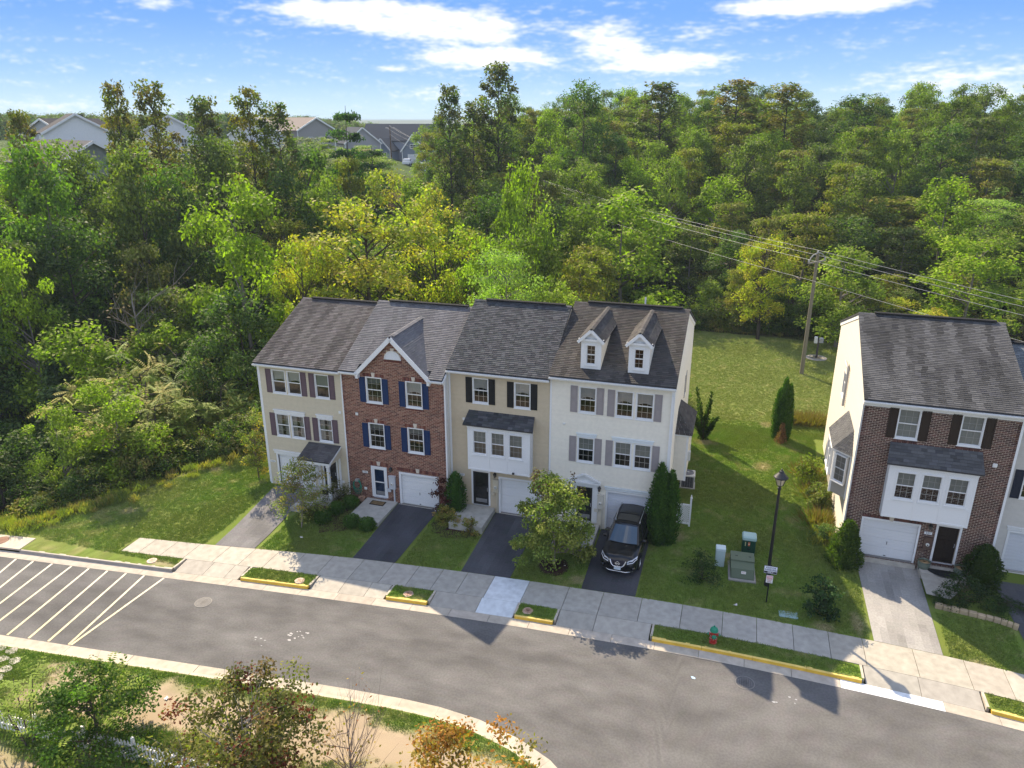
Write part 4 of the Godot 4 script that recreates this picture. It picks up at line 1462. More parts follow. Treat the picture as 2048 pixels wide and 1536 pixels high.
func house_d() -> void:
	var x0 := 9.22
	var t := thing("townhouse", "cream white townhouse with grey shutters and two dormers on its roof", "townhouse", Vector3(x0, 0, -0.58))
	var w := 6.45
	var ops := [Rect2(10.79 - x0, 6.73, 0.93, 1.47), Rect2(12.74 - x0, 6.71, 0.93, 1.47), Rect2(13.78 - x0, 6.7, 0.93, 1.47), Rect2(10.78 - x0, 3.86, 0.93, 1.47), Rect2(12.77 - x0, 3.86, 0.93, 1.47), Rect2(13.81 - x0, 3.85, 0.93, 1.47), Rect2(10.83 - x0, 0.32, 0.88, 2.1), Rect2(12.5 - x0, -0.05, 2.45, 2.4)]
	var wc := MB.new()
	wall_core(wc, 0, w, -0.4, 8.6, 0.15, ops, CREAM)
	part(t, "front_wall", wc, M.vinyl)
	var sb := MB.new()
	siding(sb, -0.1, 8.5, ops, func(_y): return [0.0, w], CREAM)
	part(t, "siding", sb, M.vinyl, "stuff")
	var cb := MB.new()
	cb.box(Vector3(0, -0.1, 0.0), Vector3(0.1, 8.5, 0.04), WHITE)
	part(t, "corner_board", cb, M.paint)
	var cb1 := MB.new()
	cb1.box(Vector3(w - 0.1, -0.1, 0.0), Vector3(w + 0.02, 8.5, 0.04), WHITE)
	part(t, "corner_board", cb1, M.paint)
	var pal := [Color(0.086, 0.08, 0.074), Color(0.078, 0.073, 0.068), Color(0.095, 0.088, 0.08)]
	# right side wall: u runs back from the front corner
	var side := [Rect2(8.3, 5.2, 0.6, 1.4)]
	shell(t, w, 0, 8.39, 11.3, -5.7, -13.4, 8.3, CREAM, pal, 0.08, 0.35, false, true, 0.02, 0.12, 4.0, side)
	var sx := Transform3D(Basis(Vector3(0, 0, -1), Vector3.UP, Vector3(1, 0, 0)), Vector3(w, 0, 0))
	window(t, sx, 8.3, 5.2, 0.6, 1.4, 2, 2, "none")
	for k in 2:
		var s := MB.new()
		s.xf = sx
		s.box(Vector3(8.0 + k * 1.0, 5.2, 0.02), Vector3(8.27 + k * 1.0, 6.6, 0.05), Color(0.2, 0.19, 0.19))
		part(t, "shutter", s, M.vinyl)
	dormer(t, 11.26 - x0, pal, pal)
	dormer(t, 13.75 - x0, pal, pal)
	for k in 6:
		window(t, I, ops[k].position.x, ops[k].position.y, 0.93, 1.47, 3, 2, "valance" if k < 3 else "blind_half")
	var grey := Color(0.3, 0.27, 0.26)
	for k in [[10.34, 6.73], [11.74, 6.73], [12.31, 6.71], [14.74, 6.7], [10.34, 3.86], [11.73, 3.86], [12.32, 3.86], [14.78, 3.84]]:
		shutter(t, k[0] - x0, k[1], 0.38, 1.48, grey)
	head(t, 10.75 - x0, 5.36, 1.05, 0.22, [11.25 - x0], Color(0.7, 0.74, 0.74))
	head(t, 12.66 - x0, 5.36, 2.15, 0.22, [13.74 - x0], Color(0.7, 0.74, 0.74))
	head(t, 12.4 - x0, 2.42, 2.66, 0.2, [13.75 - x0], Color(0.7, 0.74, 0.74))
	garage_door(t, 12.56 - x0, 0.03, 2.34, 2.26, Color(0.62, 0.64, 0.68), 0.1)
	entry_door(t, 10.83 - x0, 0.32, 0.88, 2.08, Color(0.012, 0.02, 0.018), "black")
	# pediment over the door on two pilasters
	var pd := MB.new()
	var cx := 11.24 - x0
	for s in [-1, 1]:
		pd.box(Vector3(cx + s * 0.66 - 0.12, 0.3, 0.05), Vector3(cx + s * 0.66 + 0.12, 2.5, 0.11), WHITE)
	pd.box(Vector3(cx - 0.86, 2.5, 0.02), Vector3(cx + 0.86, 2.66, 0.12), WHITE)
	pd.box(Vector3(cx - 0.92, 2.66, 0.02), Vector3(cx + 0.92, 2.74, 0.2), WHITE)
	pd.poly([Vector3(cx - 0.86, 2.74, 0.06), Vector3(cx + 0.86, 2.74, 0.06), Vector3(cx, 3.14, 0.06)], WHITE, false)
	pd.bar(Vector3(cx - 0.9, 2.78, 0.11), Vector3(cx, 3.19, 0.11), 0.16, 0.08, WHITE)
	pd.bar(Vector3(cx + 0.9, 2.78, 0.11), Vector3(cx, 3.19, 0.11), 0.16, 0.08, WHITE)
	part(t, "pediment", pd, M.paint)
	electric_meter(t, 12.02 - x0, 1.22, 0.32, 0.85, -0.1, Color(0.62, 0.58, 0.48))
	wall_lamp(t, 12.1 - x0, 2.42)
	wall_vent(t, 9.95 - x0, 5.95, 0.14, 0.09)
	stoop(t, Vector3(10.1 - x0, 0.2, 0.04), Vector3(12.2 - x0, 0.2, 2.6), [1.3])
	downspout(t, w - 0.05, 0.0, 8.2, 0.03)
	# bay on the side wall, built out over the lawn
	var by := MB.new()
	by.xf = sx
	by.box(Vector3(2.95, 2.1, 0.02), Vector3(6.5, 4.95, 0.75), CREAM)
	for k in [2.95, 6.4]:
		by.box(Vector3(k - 0.02, 2.08, 0.66), Vector3(k + 0.12, 4.95, 0.77), WHITE)
	by.box(Vector3(2.9, 4.8, 0.02), Vector3(6.55, 4.97, 0.86), WHITE)
	var bo := part(t, "side_bay", by, M.vinyl)
	var bsd := MB.new()
	bsd.xf = Transform3D(Basis.IDENTITY, Vector3(w, 0, -2.95))
	siding(bsd, 2.1, 4.8, [], func(_y): return [0.0, 0.66], CREAM)
	part(bo, "siding", bsd, M.vinyl, "stuff")
	var br := MB.new()
	br.xf = sx
	var fl := [Vector3(2.8, 4.92, 0.95), Vector3(6.65, 4.92, 0.95), Vector3(5.6, 5.98, 0.02), Vector3(3.9, 5.98, 0.02)]
	deck(br, fl[0], fl[1], fl[2], fl[3], 0.06, g(0.045))
	br.tri(Vector3(2.8, 4.92, 0.0), fl[0], fl[3], WHITE)
	br.tri(fl[1], Vector3(6.65, 4.92, 0.0), fl[2], WHITE)
	var bro := part(t, "bay_roof", br, M.paint)
	var bs := MB.new()
	bs.xf = sx
	var pd2 := pal
	shingles(bs, fl[0], fl[1], fl[2], fl[3], pd2, 0.15, 0.1)
	shingles(bs, Vector3(2.8, 4.92, 0.0), fl[0], fl[3], fl[3], pd2, 0.15, 0.1)
	shingles(bs, fl[1], Vector3(6.65, 4.92, 0.0), fl[2], fl[2], pd2, 0.15, 0.1)
	part(bro, "shingles", bs, M.shingle, "stuff")
	var eb := MB.new()
	eb.xf = sx
	eb.box(Vector3(3.7, 3.0, 0.75), Vector3(3.95, 3.55, 0.9), Color(0.6, 0.6, 0.56))
	eb.box(Vector3(4.02, 3.1, 0.75), Vector3(4.25, 3.4, 0.86), Color(0.5, 0.5, 0.48))
	part(t, "cable_box", eb, M.metal)
	var vp := MB.new()
	vp.tube([Vector3(4.0, 11.1, -6.2), Vector3(4.0, 11.75, -6.2)], [0.05, 0.05], 8, g(0.6))
	part(t, "vent_pipe", vp, M.plastic)

func house_e() -> void:
	var t := thing("townhouse", "dark brown brick townhouse with cream side wall and brown shutters across the lawn", "townhouse", Vector3(24.616, 0.2, -1.46), -0.025)
	var w := 6.62
	var b := -0.2
	var ops := [Rect2(1.52, 6.9 + b, 0.98, 1.53), Rect2(4.19, 6.9 + b, 0.98, 1.53), Rect2(0.84, 0.28 + b, 2.5, 2.12), Rect2(4.2, 0.56 + b, 0.92, 2.02)]
	var wc := MB.new()
	wall_core(wc, 0, w, -0.6, 8.6, 0.15, ops, Color(0.66, 0.56, 0.42))
	part(t, "front_wall", wc, M.brick)
	var bb := MB.new()
	bricks(bb, -0.4, 8.45, ops, func(_y): return [0.0, w], BRICK_BROWN)
	for k in 2:
		soldiers(bb, ops[k].position.x - 0.02, ops[k].end.x + 0.02, ops[k].position.y - 0.2, 0.17, BRICK_BROWN)
	soldiers(bb, 0.75, 3.45, 2.42 + b, 0.2, BRICK_BROWN, [1.98, 2.2])
	soldiers(bb, 4.12, 5.2, 0.4 + b, 0.14, BRICK_BROWN)
	part(t, "bricks", bb, M.brick, "stuff")
	keystone(t, 2.09, 2.42 + b, 0.26, 0.0)
	var cream := Color(0.58, 0.53, 0.44)
	var pal := [Color(0.105, 0.105, 0.105), Color(0.095, 0.095, 0.096), Color(0.116, 0.116, 0.117)]
	# left side wall: u runs forward from the back corner
	var side := [Rect2(5.4, 5.6, 1.1, 1.5)]
	shell(t, w, 0, 8.46 + b, 11.36 + b, -6.6, -14.6, 8.3, cream, pal, 0.08, 0.5, true, false, 0.1, 0.28, 8.0, side)
	var sx := Transform3D(Basis(Vector3(0, 0, 1), Vector3.UP, Vector3(-1, 0, 0)), Vector3(0, 0, -14.6))
	window(t, sx, 5.4, 5.6, 1.1, 1.5, 2, 2, "none")
	for k in 2:
		window(t, I, ops[k].position.x, ops[k].position.y, 0.98, 1.53, 3, 2, "blind_full")
	for k in [1.12, 2.52, 3.79, 5.19]:
		shutter(t, k, 6.9 + b, 0.4, 1.54, Color(0.035, 0.022, 0.015))
	bay_window(t, 1.46, 5.25, 2.9 + b, 5.8 + b, 0.55, 6.68 + b, [Rect2(1.82, 3.94 + b, 0.9, 1.48), Rect2(2.93, 3.96 + b, 0.9, 1.48), Rect2(4.06, 3.95 + b, 0.9, 1.48)], "blind_half", pal, true, 0.17)
	garage_door(t, 0.84, 0.28 + b, 2.5, 2.1, Color(0.68, 0.68, 0.67), 0.09)
	var sl := MB.new()
	sl.box(Vector3(0.7, -0.5, 0.0), Vector3(3.5, 0.2 + b, 0.2), Color(0.46, 0.42, 0.35))
	part(t, "threshold_slab", sl, M.concrete)
	entry_door(t, 4.2, 0.56 + b, 0.92, 2.0, Color(0.018, 0.01, 0.007), "")
	number_plaque(t, 3.63, 2.0 + b, "121")
	electric_meter(t, 3.66, 1.25 + b, 0.36, 0.62, 0.2, Color(0.1, 0.06, 0.045))
	wall_lamp(t, 3.83, 2.47 + b)
	wall_vent(t, 5.82, 6.02 + b, 0.2, 0.18)
	wall_vent(t, 5.95, 1.18 + b, 0.22, 0.14)
	var fr := MB.new()
	fr.box(Vector3(-0.03, 8.4 + b, 0.02), Vector3(w + 0.03, 8.72 + b, 0.06), WHITE)
	part(t, "frieze_board", fr, M.paint)
	var co := MB.new()
	co.box(Vector3(-0.06, -0.2, -0.1), Vector3(0.0, 8.4, 0.03), WHITE)
	part(t, "corner_board", co, M.paint)
	var co1 := MB.new()
	co1.box(Vector3(w - 0.005, -0.3, -1.0), Vector3(w + 0.04, 8.4, 0.02), WHITE)
	part(t, "corner_board", co1, M.paint)
	var co2 := MB.new()
	co2.box(Vector3(w + 0.04, -0.3, -0.3), Vector3(w + 0.1, 8.4, 0.02), WHITE)
	part(t, "corner_board", co2, M.paint)
	# angled bay on the side wall
	var u0 := 9.4
	var u1 := 13.5
	var by := MB.new()
	by.xf = sx
	var taupe := Color(0.36, 0.33, 0.28)
	var y0 := 2.75 + b
	var y1 := 5.25 + b
	var ft := [Vector3(u0, 0, 0.02), Vector3(u0 + 0.7, 0, 0.75), Vector3(u1 - 0.75, 0, 0.75), Vector3(u1, 0, 0.02)]
	for i in 3:
		var p: Vector3 = ft[i]
		var q: Vector3 = ft[i + 1]
		by.quad(p + Vector3(0, y0, 0), q + Vector3(0, y0, 0), q + Vector3(0, y1, 0), p + Vector3(0, y1, 0), taupe)
	by.poly([ft[0] + Vector3(0, y0, 0), ft[1] + Vector3(0, y0, 0), ft[2] + Vector3(0, y0, 0), ft[3] + Vector3(0, y0, 0)], taupe, true)
	for i in 4:
		by.box(ft[i] + Vector3(-0.05, y0 - 0.03, -0.05), ft[i] + Vector3(0.05, y1, 0.06), WHITE)
	for i in 3:
		by.bar(ft[i] + Vector3(0, y1 - 0.05, 0.04), ft[i + 1] + Vector3(0, y1 - 0.05, 0.04), 0.16, 0.16, WHITE)
	part(t, "side_bay", by, M.vinyl)
	for i in [1, 2]:
		var p: Vector3 = sx * ft[i]
		var q: Vector3 = sx * ft[i + 1]
		var d := (q - p).normalized()
		var xf := Transform3D(Basis(d, Vector3.UP, d.cross(Vector3.UP)), p + d.cross(Vector3.UP) * 0.13)
		var l := p.distance_to(q)
		if i == 1:
			window(t, xf, l * 0.5 - 0.95, 3.5 + b, 0.9, 1.55, 2, 2, "none")
			window(t, xf, l * 0.5 + 0.05, 3.5 + b, 0.9, 1.55, 2, 2, "none")
		else:
			window(t, xf, l * 0.5 - 0.38, 3.5 + b, 0.76, 1.55, 2, 2, "none")
	var br := MB.new()
	br.xf = sx
	var o := 0.16
	var ev := [Vector3(u0 - 0.2, y1, 0.02), Vector3(u0 + 0.62, y1, 0.75 + o), Vector3(u1 - 0.65, y1, 0.75 + o), Vector3(u1 + 0.25, y1, 0.02)]
	var tp := [Vector3(u0 + 0.5, 6.35 + b, 0.02), Vector3(u1 - 0.6, 6.35 + b, 0.02)]
	br.tri(ev[0], ev[1], tp[0], WHITE)
	br.quad(ev[1], ev[2], tp[1], tp[0], WHITE)
	br.tri(ev[2], ev[3], tp[1], WHITE)
	var bro := part(t, "bay_roof", br, M.paint)
	var bs := MB.new()
	bs.xf = sx
	var pg := pal
	shingles(bs, ev[0], ev[1], tp[0], tp[0], pg, 0.1, 0.15)
	shingles(bs, ev[1], ev[2], tp[1], tp[0], pg, 0.1, 0.15)
	shingles(bs, ev[2], ev[3], tp[1], tp[1], pg, 0.1, 0.15)
	part(bro, "shingles", bs, M.shingle, "stuff")
	# radon pipe up the side
	var pp := MB.new()
	pp.tube([Vector3(-0.12, 5.6, -6.9), Vector3(-0.12, 7.6, -6.9), Vector3(-0.14, 7.85, -6.95), Vector3(-0.2, 7.95, -7.15), Vector3(-0.2, 7.97, -7.9)], [0.075, 0.075, 0.075, 0.075, 0.075], 8, Color(0.45, 0.43, 0.4))
	part(t, "vent_pipe", pp, M.plastic)
	# paved landing and walk in front of the door
	var st := MB.new()
	st.bevel_box(Vector3(3.62, -0.4, 0.05), Vector3(6.0, 0.13, 0.85), 0.015, Color(0.4, 0.37, 0.32))
	part(t, "stoop_slab", st, M.concrete)
	var wk := MB.new()
	wk.poly([Vector3(3.62, 0.02, 2.6), Vector3(4.6, 0.03, 2.75), Vector3(5.35, 0.05, 1.6), Vector3(5.7, 0.06, 0.86), Vector3(3.62, 0.05, 0.86)], Color(0.36, 0.33, 0.28), false)
	part(t, "walk_slab", wk, M.concrete)

func house_f() -> void:
	var t := thing("townhouse", "pale grey sided townhouse cut off by the frame, attached beyond the brown brick house", "townhouse", Vector3(31.24, 0.1, -2.35), -0.025)
	var w := 6.2
	var col := Color(0.55, 0.52, 0.46)
	var ops := [Rect2(0.95, 0.0, 2.5, 2.15), Rect2(0.95, 4.0, 0.9, 1.5), Rect2(3.9, 4.0, 0.9, 1.5)]
	var wc := MB.new()
	wall_core(wc, 0, w, -0.5, 7.8, 0.15, ops, col)
	part(t, "front_wall", wc, M.vinyl)
	var sb := MB.new()
	siding(sb, -0.2, 7.6, ops, func(_y): return [0.0, w], col)
	part(t, "siding", sb, M.vinyl, "stuff")
	shell(t, w, 0, 7.5, 10.2, -5.6, -11.6, 7.5, col, [Color(0.16, 0.175, 0.185), Color(0.135, 0.15, 0.16)], 0.12, 0.2, false, true, 0.0, 0.1, 11.0)
	garage_door(t, 0.95, 0.0, 2.5, 2.15, Color(0.6, 0.61, 0.62), 0.1)
	head(t, 0.8, 2.28, 2.8, 0.2, [])
	for k in [1, 2]:
		window(t, I, ops[k].position.x, ops[k].position.y, 0.9, 1.5, 3, 2, "blind_half")
	for k in [0.55, 1.87, 3.5, 4.82]:
		shutter(t, k, 4.0, 0.38, 1.5, Color(0.02, 0.025, 0.04))
	downspout(t, 0.22, 0.0, 7.3, 0.03)
	var cb := MB.new()
	cb.box(Vector3(0, -0.1, 0.0), Vector3(0.12, 7.5, 0.04), WHITE)
	part(t, "corner_board", cb, M.paint)

# ---------------------------------------------------------------- trees and shrubs
# one folded leaf: two triangles along a midrib
func leaf(mb: MB, p: Vector3, dir: Vector3, nrm: Vector3, l: float, wd: float, col: Color) -> void:
	var s := dir.cross(nrm).normalized() * wd * 0.5
	var nn := s.cross(dir).normalized()
	var k := mb.v.size()
	var mid := p + dir * l * 0.45 - nn * wd * 0.12
	mb.v.append(p)
	mb.v.append(mid - s + nn * wd * 0.2)
	mb.v.append(p + dir * l)
	mb.v.append(mid + s + nn * wd * 0.2)
	for i in 4:
		mb.n.append(nn)
		mb.c.append(col)
	mb.ix.append_array([k, k + 1, k + 2, k, k + 2, k + 3])

func rdir(r: RandomNumberGenerator) -> Vector3:
	return Vector3(r.randfn(), r.randfn(), r.randfn()).normalized()

# p: seed, height, radius, base (share of height free of crown), clumps, leaves per clump, leaf size, clump radius, shape, palette, bark, limbs, trunk radius
func tree_meshes(p: Dictionary) -> Array:
	var r := RandomNumberGenerator.new()
	r.seed = p.seed
	var H: float = p.height
	var R: float = p.radius
	var base: float = p.base * H
	var tk := MB.new()
	var bark: Color = p.bark
	var bend := Vector3(r.randf_range(-0.4, 0.4), 0, r.randf_range(-0.4, 0.4)) * R * 0.3
	var axis := func(y: float) -> Vector3:
		var t := y / H
		return Vector3(bend.x * sin(t * 3.0), y, bend.z * sin(t * 2.3))
	var pts := []
	var rad := []
	var top: float = p.get("leader", 0.86)
	for i in 9:
		var t := i / 8.0
		pts.append(axis.call(lerpf(-1.2, H * top, t)))
		rad.append(p.trunk * lerpf(1.15, 0.12, pow(t, 0.8)))
	tk.tube(pts, rad, 7, bark)
	var cr := MB.new()
	var pal: Array = p.palette
	var n: int = p.clumps
	var shape: String = p.shape
	# the crown is a handful of uneven lobes
	var lobes := []
	if shape == "round" or shape == "vase":
		var nl := 8 if shape == "round" else 9
		for j in nl:
			var la := j * 2.39996 + r.randf_range(-0.5, 0.5)
			var lh := (j + 0.6) / nl
			var lq := R * (0.62 - 0.45 * pow(absf(lh - 0.38) * 1.5, 2)) * r.randf_range(0.75, 1.1)
			if shape == "vase":
				lq = R * (0.25 + 0.5 * lh) * r.randf_range(0.6, 1.1) * (1.0 if lh < 0.85 else 0.5)
			var lr := R * r.randf_range(0.3, 0.5) * (1.0 - 0.3 * lh)
			lobes.append([axis.call(lerpf(base, H, lh * 0.92)) + Vector3(cos(la) * lq, -lr * 0.35, sin(la) * lq), lr])
	for i in n:
		var u := (i + 0.5) / n
		var az := i * 2.39996 + r.randf_range(-0.5, 0.5)
		var hf := u
		var prof := 0.0
		match shape:
			"round":
				hf = 0.5 - 0.5 * cos(PI * u)
				prof = sqrt(maxf(0.0, 1.0 - pow((hf - 0.42) / 0.6, 2)))
			"tall":
				prof = 0.35 + 0.65 * sin(PI * pow(hf, 0.85))
				prof *= r.randf_range(0.5, 1.0)
			"cone":
				prof = 1.02 - hf
			"layer":
				hf = floorf(u * 7.0) / 7.0 + r.randf_range(0.0, 0.03)
				prof = sqrt(maxf(0.05, 1.0 - pow(hf, 2.2))) * r.randf_range(0.5, 1.0)
			"vase":
				prof = 0.25 + 0.85 * sin(PI * pow(hf, 1.3) * 0.75 + 0.25)
			_:
				prof = sqrt(maxf(0.0, 1.0 - pow(2.0 * hf - 0.9, 2) * 0.8))
		var q: float = R * prof * (0.62 + 0.38 * sqrt(r.randf())) * (0.86 + 0.3 * sin(az * 2.0 + p.seed) * 0.5)
		var y: float = lerpf(base, H, hf) + r.randf_range(-0.3, 0.3) * R * 0.15
		var ctr: Vector3 = axis.call(minf(y, H)) + Vector3(cos(az) * q, 0, sin(az) * q)
		var rc: float = p.clump * r.randf_range(0.55, 1.35)
		if lobes.size() > 0 and i % 7 != 0:
			var lb: Array = lobes[i % lobes.size()]
			var ld := rdir(r)
			ld.y = absf(ld.y) * 1.1 - 0.35 * r.randf()
			ctr = lb[0] + ld.normalized() * lb[1] * r.randf_range(0.75, 1.15)
			ctr.y = minf(ctr.y, H - rc * 0.3)
			q = Vector2(ctr.x, ctr.z).length()
		else:
			ctr.y = minf(ctr.y, H - rc * 0.45)
		# limb from the trunk into the clump
		if i % maxi(1, int(n / float(p.limbs))) == 0 and q > 0.2 * R:
			var y0 := clampf(ctr.y - q * (0.75 if shape != "layer" else 0.1), base * 0.8, H * top * 0.92)
			var a: Vector3 = axis.call(y0)
			var tr: float = p.trunk * lerpf(0.5, 0.16, clampf(y0 / H, 0, 1))
			var m := a.lerp(ctr, 0.5) + Vector3(0, q * 0.06, 0) + rdir(r) * q * 0.06
			tk.tube([a, m, ctr], [tr, tr * 0.6, tr * 0.15], 5, bark)
			if p.has("twigs"):
				for k in int(p.twigs):
					var b0 := a.lerp(m, r.randf()) if r.randf() < 0.5 else m.lerp(ctr, r.randf())
					var e = b0 + ((ctr - a).normalized() + rdir(r) * 0.9 + Vector3(0, 0.5, 0)) * p.clump * r.randf_range(0.8, 1.6)
					tk.tube([b0, (b0 + e) * 0.5 + rdir(r) * 0.08 * p.clump, e], [tr * 0.35, tr * 0.2, tr * 0.06], 4, bark)
		var tone: Color = pal[r.randi() % pal.size()]
		var bright := r.randf_range(0.68, 1.32)
		var lv: int = int(p.leaves * r.randf_range(0.75, 1.25))
		var flat: float = p.get("flat", 0.75)
		for k in lv:
			var d := rdir(r)
			var rr := rc * pow(r.randf(), 0.42)
			var pos := ctr + Vector3(d.x * rr, d.y * rr * flat, d.z * rr)
			var nrm := (d * 0.55 + Vector3(0, 0.55, 0) + rdir(r) * 0.75).normalized()
			var dir := nrm.cross(rdir(r)).normalized()
			if p.get("droop", 0.0) > 0.0:
				dir = (dir + Vector3(0, -p.droop, 0)).normalized()
			var cc: Color = tone if r.randf() < 0.8 else pal[r.randi() % pal.size()]
			var s: float = bright * r.randf_range(0.75, 1.25)
			leaf(cr, pos, dir, nrm, p.leaf * r.randf_range(0.7, 1.3), p.leaf * r.randf_range(0.45, 0.7), Color(cc.r * s, cc.g * s, cc.b * s))
	return [tk.mesh(), cr.mesh()]

var protos := {}

func tree(kind: String, variant: int, called: String, label: String, category: String, at: Vector3, hgt: float, rad: float, turn: float, tint := "a", group := "") -> Node3D:
	var e: Array = protos[kind]
	var pr: Dictionary = e[variant % e.size()]
	var o := thing(called, label, category, at, turn, group)
	var sc := Vector3(rad / pr.radius, hgt / pr.height, rad / pr.radius)
	var a := part_mesh(o, "trunk", pr.trunk_mesh, M.bark)
	a.scale = sc
	if pr.crown_mesh.get_surface_count() > 0:
		var b := part_mesh(o, "crown", pr.crown_mesh, M["leaf_" + tint])
		b.scale = sc
	return o

func make_proto(kind: String, p: Dictionary, count: int) -> void:
	protos[kind] = []
	for i in count:
		var q := p.duplicate()
		q.seed = p.seed + i * 101
		q.height = p.height * (1.0 + 0.06 * i)
		var ms := tree_meshes(q)
		q.trunk_mesh = ms[0]
		q.crown_mesh = ms[1]
		protos[kind].append(q)

const OAK := [Color(0.152, 0.211, 0.0562), Color(0.187, 0.25, 0.0624), Color(0.125, 0.175, 0.0562), Color(0.234, 0.288, 0.0749)]
const OLIVE := [Color(0.234, 0.262, 0.0749), Color(0.281, 0.296, 0.0811), Color(0.196, 0.227, 0.0686), Color(0.312, 0.272, 0.0998)]
const FRESH := [Color(0.281, 0.39, 0.0686), Color(0.343, 0.452, 0.0749), Color(0.234, 0.328, 0.0624)]
const GOLD := [Color(0.448, 0.47, 0.0728), Color(0.515, 0.504, 0.084), Color(0.358, 0.426, 0.0728), Color(0.538, 0.459, 0.0896), Color(0.314, 0.392, 0.0672)]
const RUSTY := [Color(0.234, 0.218, 0.0749), Color(0.187, 0.218, 0.0686), Color(0.265, 0.211, 0.0874), Color(0.172, 0.203, 0.0562)]
const PINE := [Color(0.109, 0.187, 0.0649), Color(0.14, 0.218, 0.0699), Color(0.0936, 0.156, 0.0649)]
const PALE := [Color(0.343, 0.499, 0.137), Color(0.406, 0.562, 0.15), Color(0.296, 0.452, 0.125)]

func build_protos() -> void:
	var brown := Color(0.09, 0.07, 0.055)
	var grey := Color(0.2, 0.18, 0.15)
	make_proto("oak", {"seed": 11, "height": 15.0, "radius": 5.0, "base": 0.22, "clumps": 95, "leaves": 85, "leaf": 0.36, "clump": 1.25, "shape": "round", "palette": OAK, "bark": brown, "limbs": 16, "trunk": 0.26}, 3)
	make_proto("olive", {"seed": 21, "height": 15.0, "radius": 5.0, "base": 0.2, "clumps": 90, "leaves": 85, "leaf": 0.36, "clump": 1.2, "shape": "layer", "palette": OLIVE, "bark": grey, "limbs": 18, "trunk": 0.26, "flat": 0.55}, 2)
	make_proto("fresh", {"seed": 31, "height": 13.0, "radius": 4.6, "base": 0.15, "clumps": 90, "leaves": 85, "leaf": 0.34, "clump": 1.15, "shape": "round", "palette": FRESH, "bark": grey, "limbs": 20, "trunk": 0.22}, 3)
	make_proto("gold", {"seed": 41, "height": 16.0, "radius": 5.2, "base": 0.2, "clumps": 110, "leaves": 75, "leaf": 0.32, "clump": 1.1, "shape": "vase", "palette": GOLD, "bark": Color(0.07, 0.055, 0.045), "limbs": 26, "trunk": 0.3, "twigs": 2}, 2)
	make_proto("tall", {"seed": 51, "height": 20.0, "radius": 3.4, "base": 0.38, "clumps": 56, "leaves": 75, "leaf": 0.4, "clump": 0.95, "shape": "tall", "palette": RUSTY, "bark": Color(0.075, 0.065, 0.055), "limbs": 36, "trunk": 0.2, "leader": 0.95}, 3)
	make_proto("pine", {"seed": 61, "height": 17.0, "radius": 3.6, "base": 0.3, "clumps": 70, "leaves": 70, "leaf": 0.34, "clump": 0.95, "shape": "layer", "palette": PINE, "bark": brown, "limbs": 45, "trunk": 0.2, "flat": 0.28, "leader": 0.97}, 2)
	make_proto("cedar", {"seed": 71, "height": 9.0, "radius": 2.3, "base": 0.05, "clumps": 110, "leaves": 70, "leaf": 0.26, "clump": 0.65, "shape": "cone", "palette": PINE, "bark": brown, "limbs": 20, "trunk": 0.16, "droop": 0.4}, 2)
	make_proto("locust", {"seed": 81, "height": 11.0, "radius": 4.4, "base": 0.25, "clumps": 100, "leaves": 110, "leaf": 0.2, "clump": 1.0, "shape": "layer", "palette": PALE, "bark": grey, "limbs": 24, "trunk": 0.2, "flat": 0.5, "twigs": 1}, 2)
	make_proto("bush", {"seed": 91, "height": 3.4, "radius": 2.6, "base": 0.0, "clumps": 46, "leaves": 80, "leaf": 0.24, "clump": 0.75, "shape": "round", "palette": [OAK[0], OLIVE[0], OLIVE[3], FRESH[2]], "bark": brown, "limbs": 12, "trunk": 0.08}, 3)
	make_proto("bare", {"seed": 97, "height": 9.0, "radius": 2.6, "base": 0.15, "clumps": 40, "leaves": 5, "leaf": 0.2, "clump": 0.9, "shape": "vase", "palette": [Color(0.24, 0.2, 0.1)], "bark": Color(0.24, 0.21, 0.18), "limbs": 40, "trunk": 0.13, "twigs": 4}, 2)
	# long feathered leaves in sprays
	protos["sumac"] = []
	for i in 2:
		protos["sumac"].append(sumac_proto(401 + i * 7, 9.0, 4.2))

# a spray: a drooping stalk with paired leaflets
func spray(mb: MB, a: Vector3, d: Vector3, l: float, r: RandomNumberGenerator, col: Color, lf: float) -> void:
	var n := 9
	var p := a
	for i in n:
		var t := i / float(n)
		d = (d + Vector3(0, -0.09, 0)).normalized()
		p += d * l / n
		var s := d.cross(Vector3.UP).normalized()
		for k in [-1.0, 1.0]:
			var dir: Vector3 = (s * k + d * 0.35 + Vector3(0, -0.22, 0)).normalized()
			var cc := Color(col.r, col.g, col.b) * r.randf_range(0.8, 1.25)
			leaf(mb, p, dir, (Vector3.UP + rdir(r) * 0.25).normalized(), lf * sin(0.5 + t * 2.2), lf * 0.34, cc)

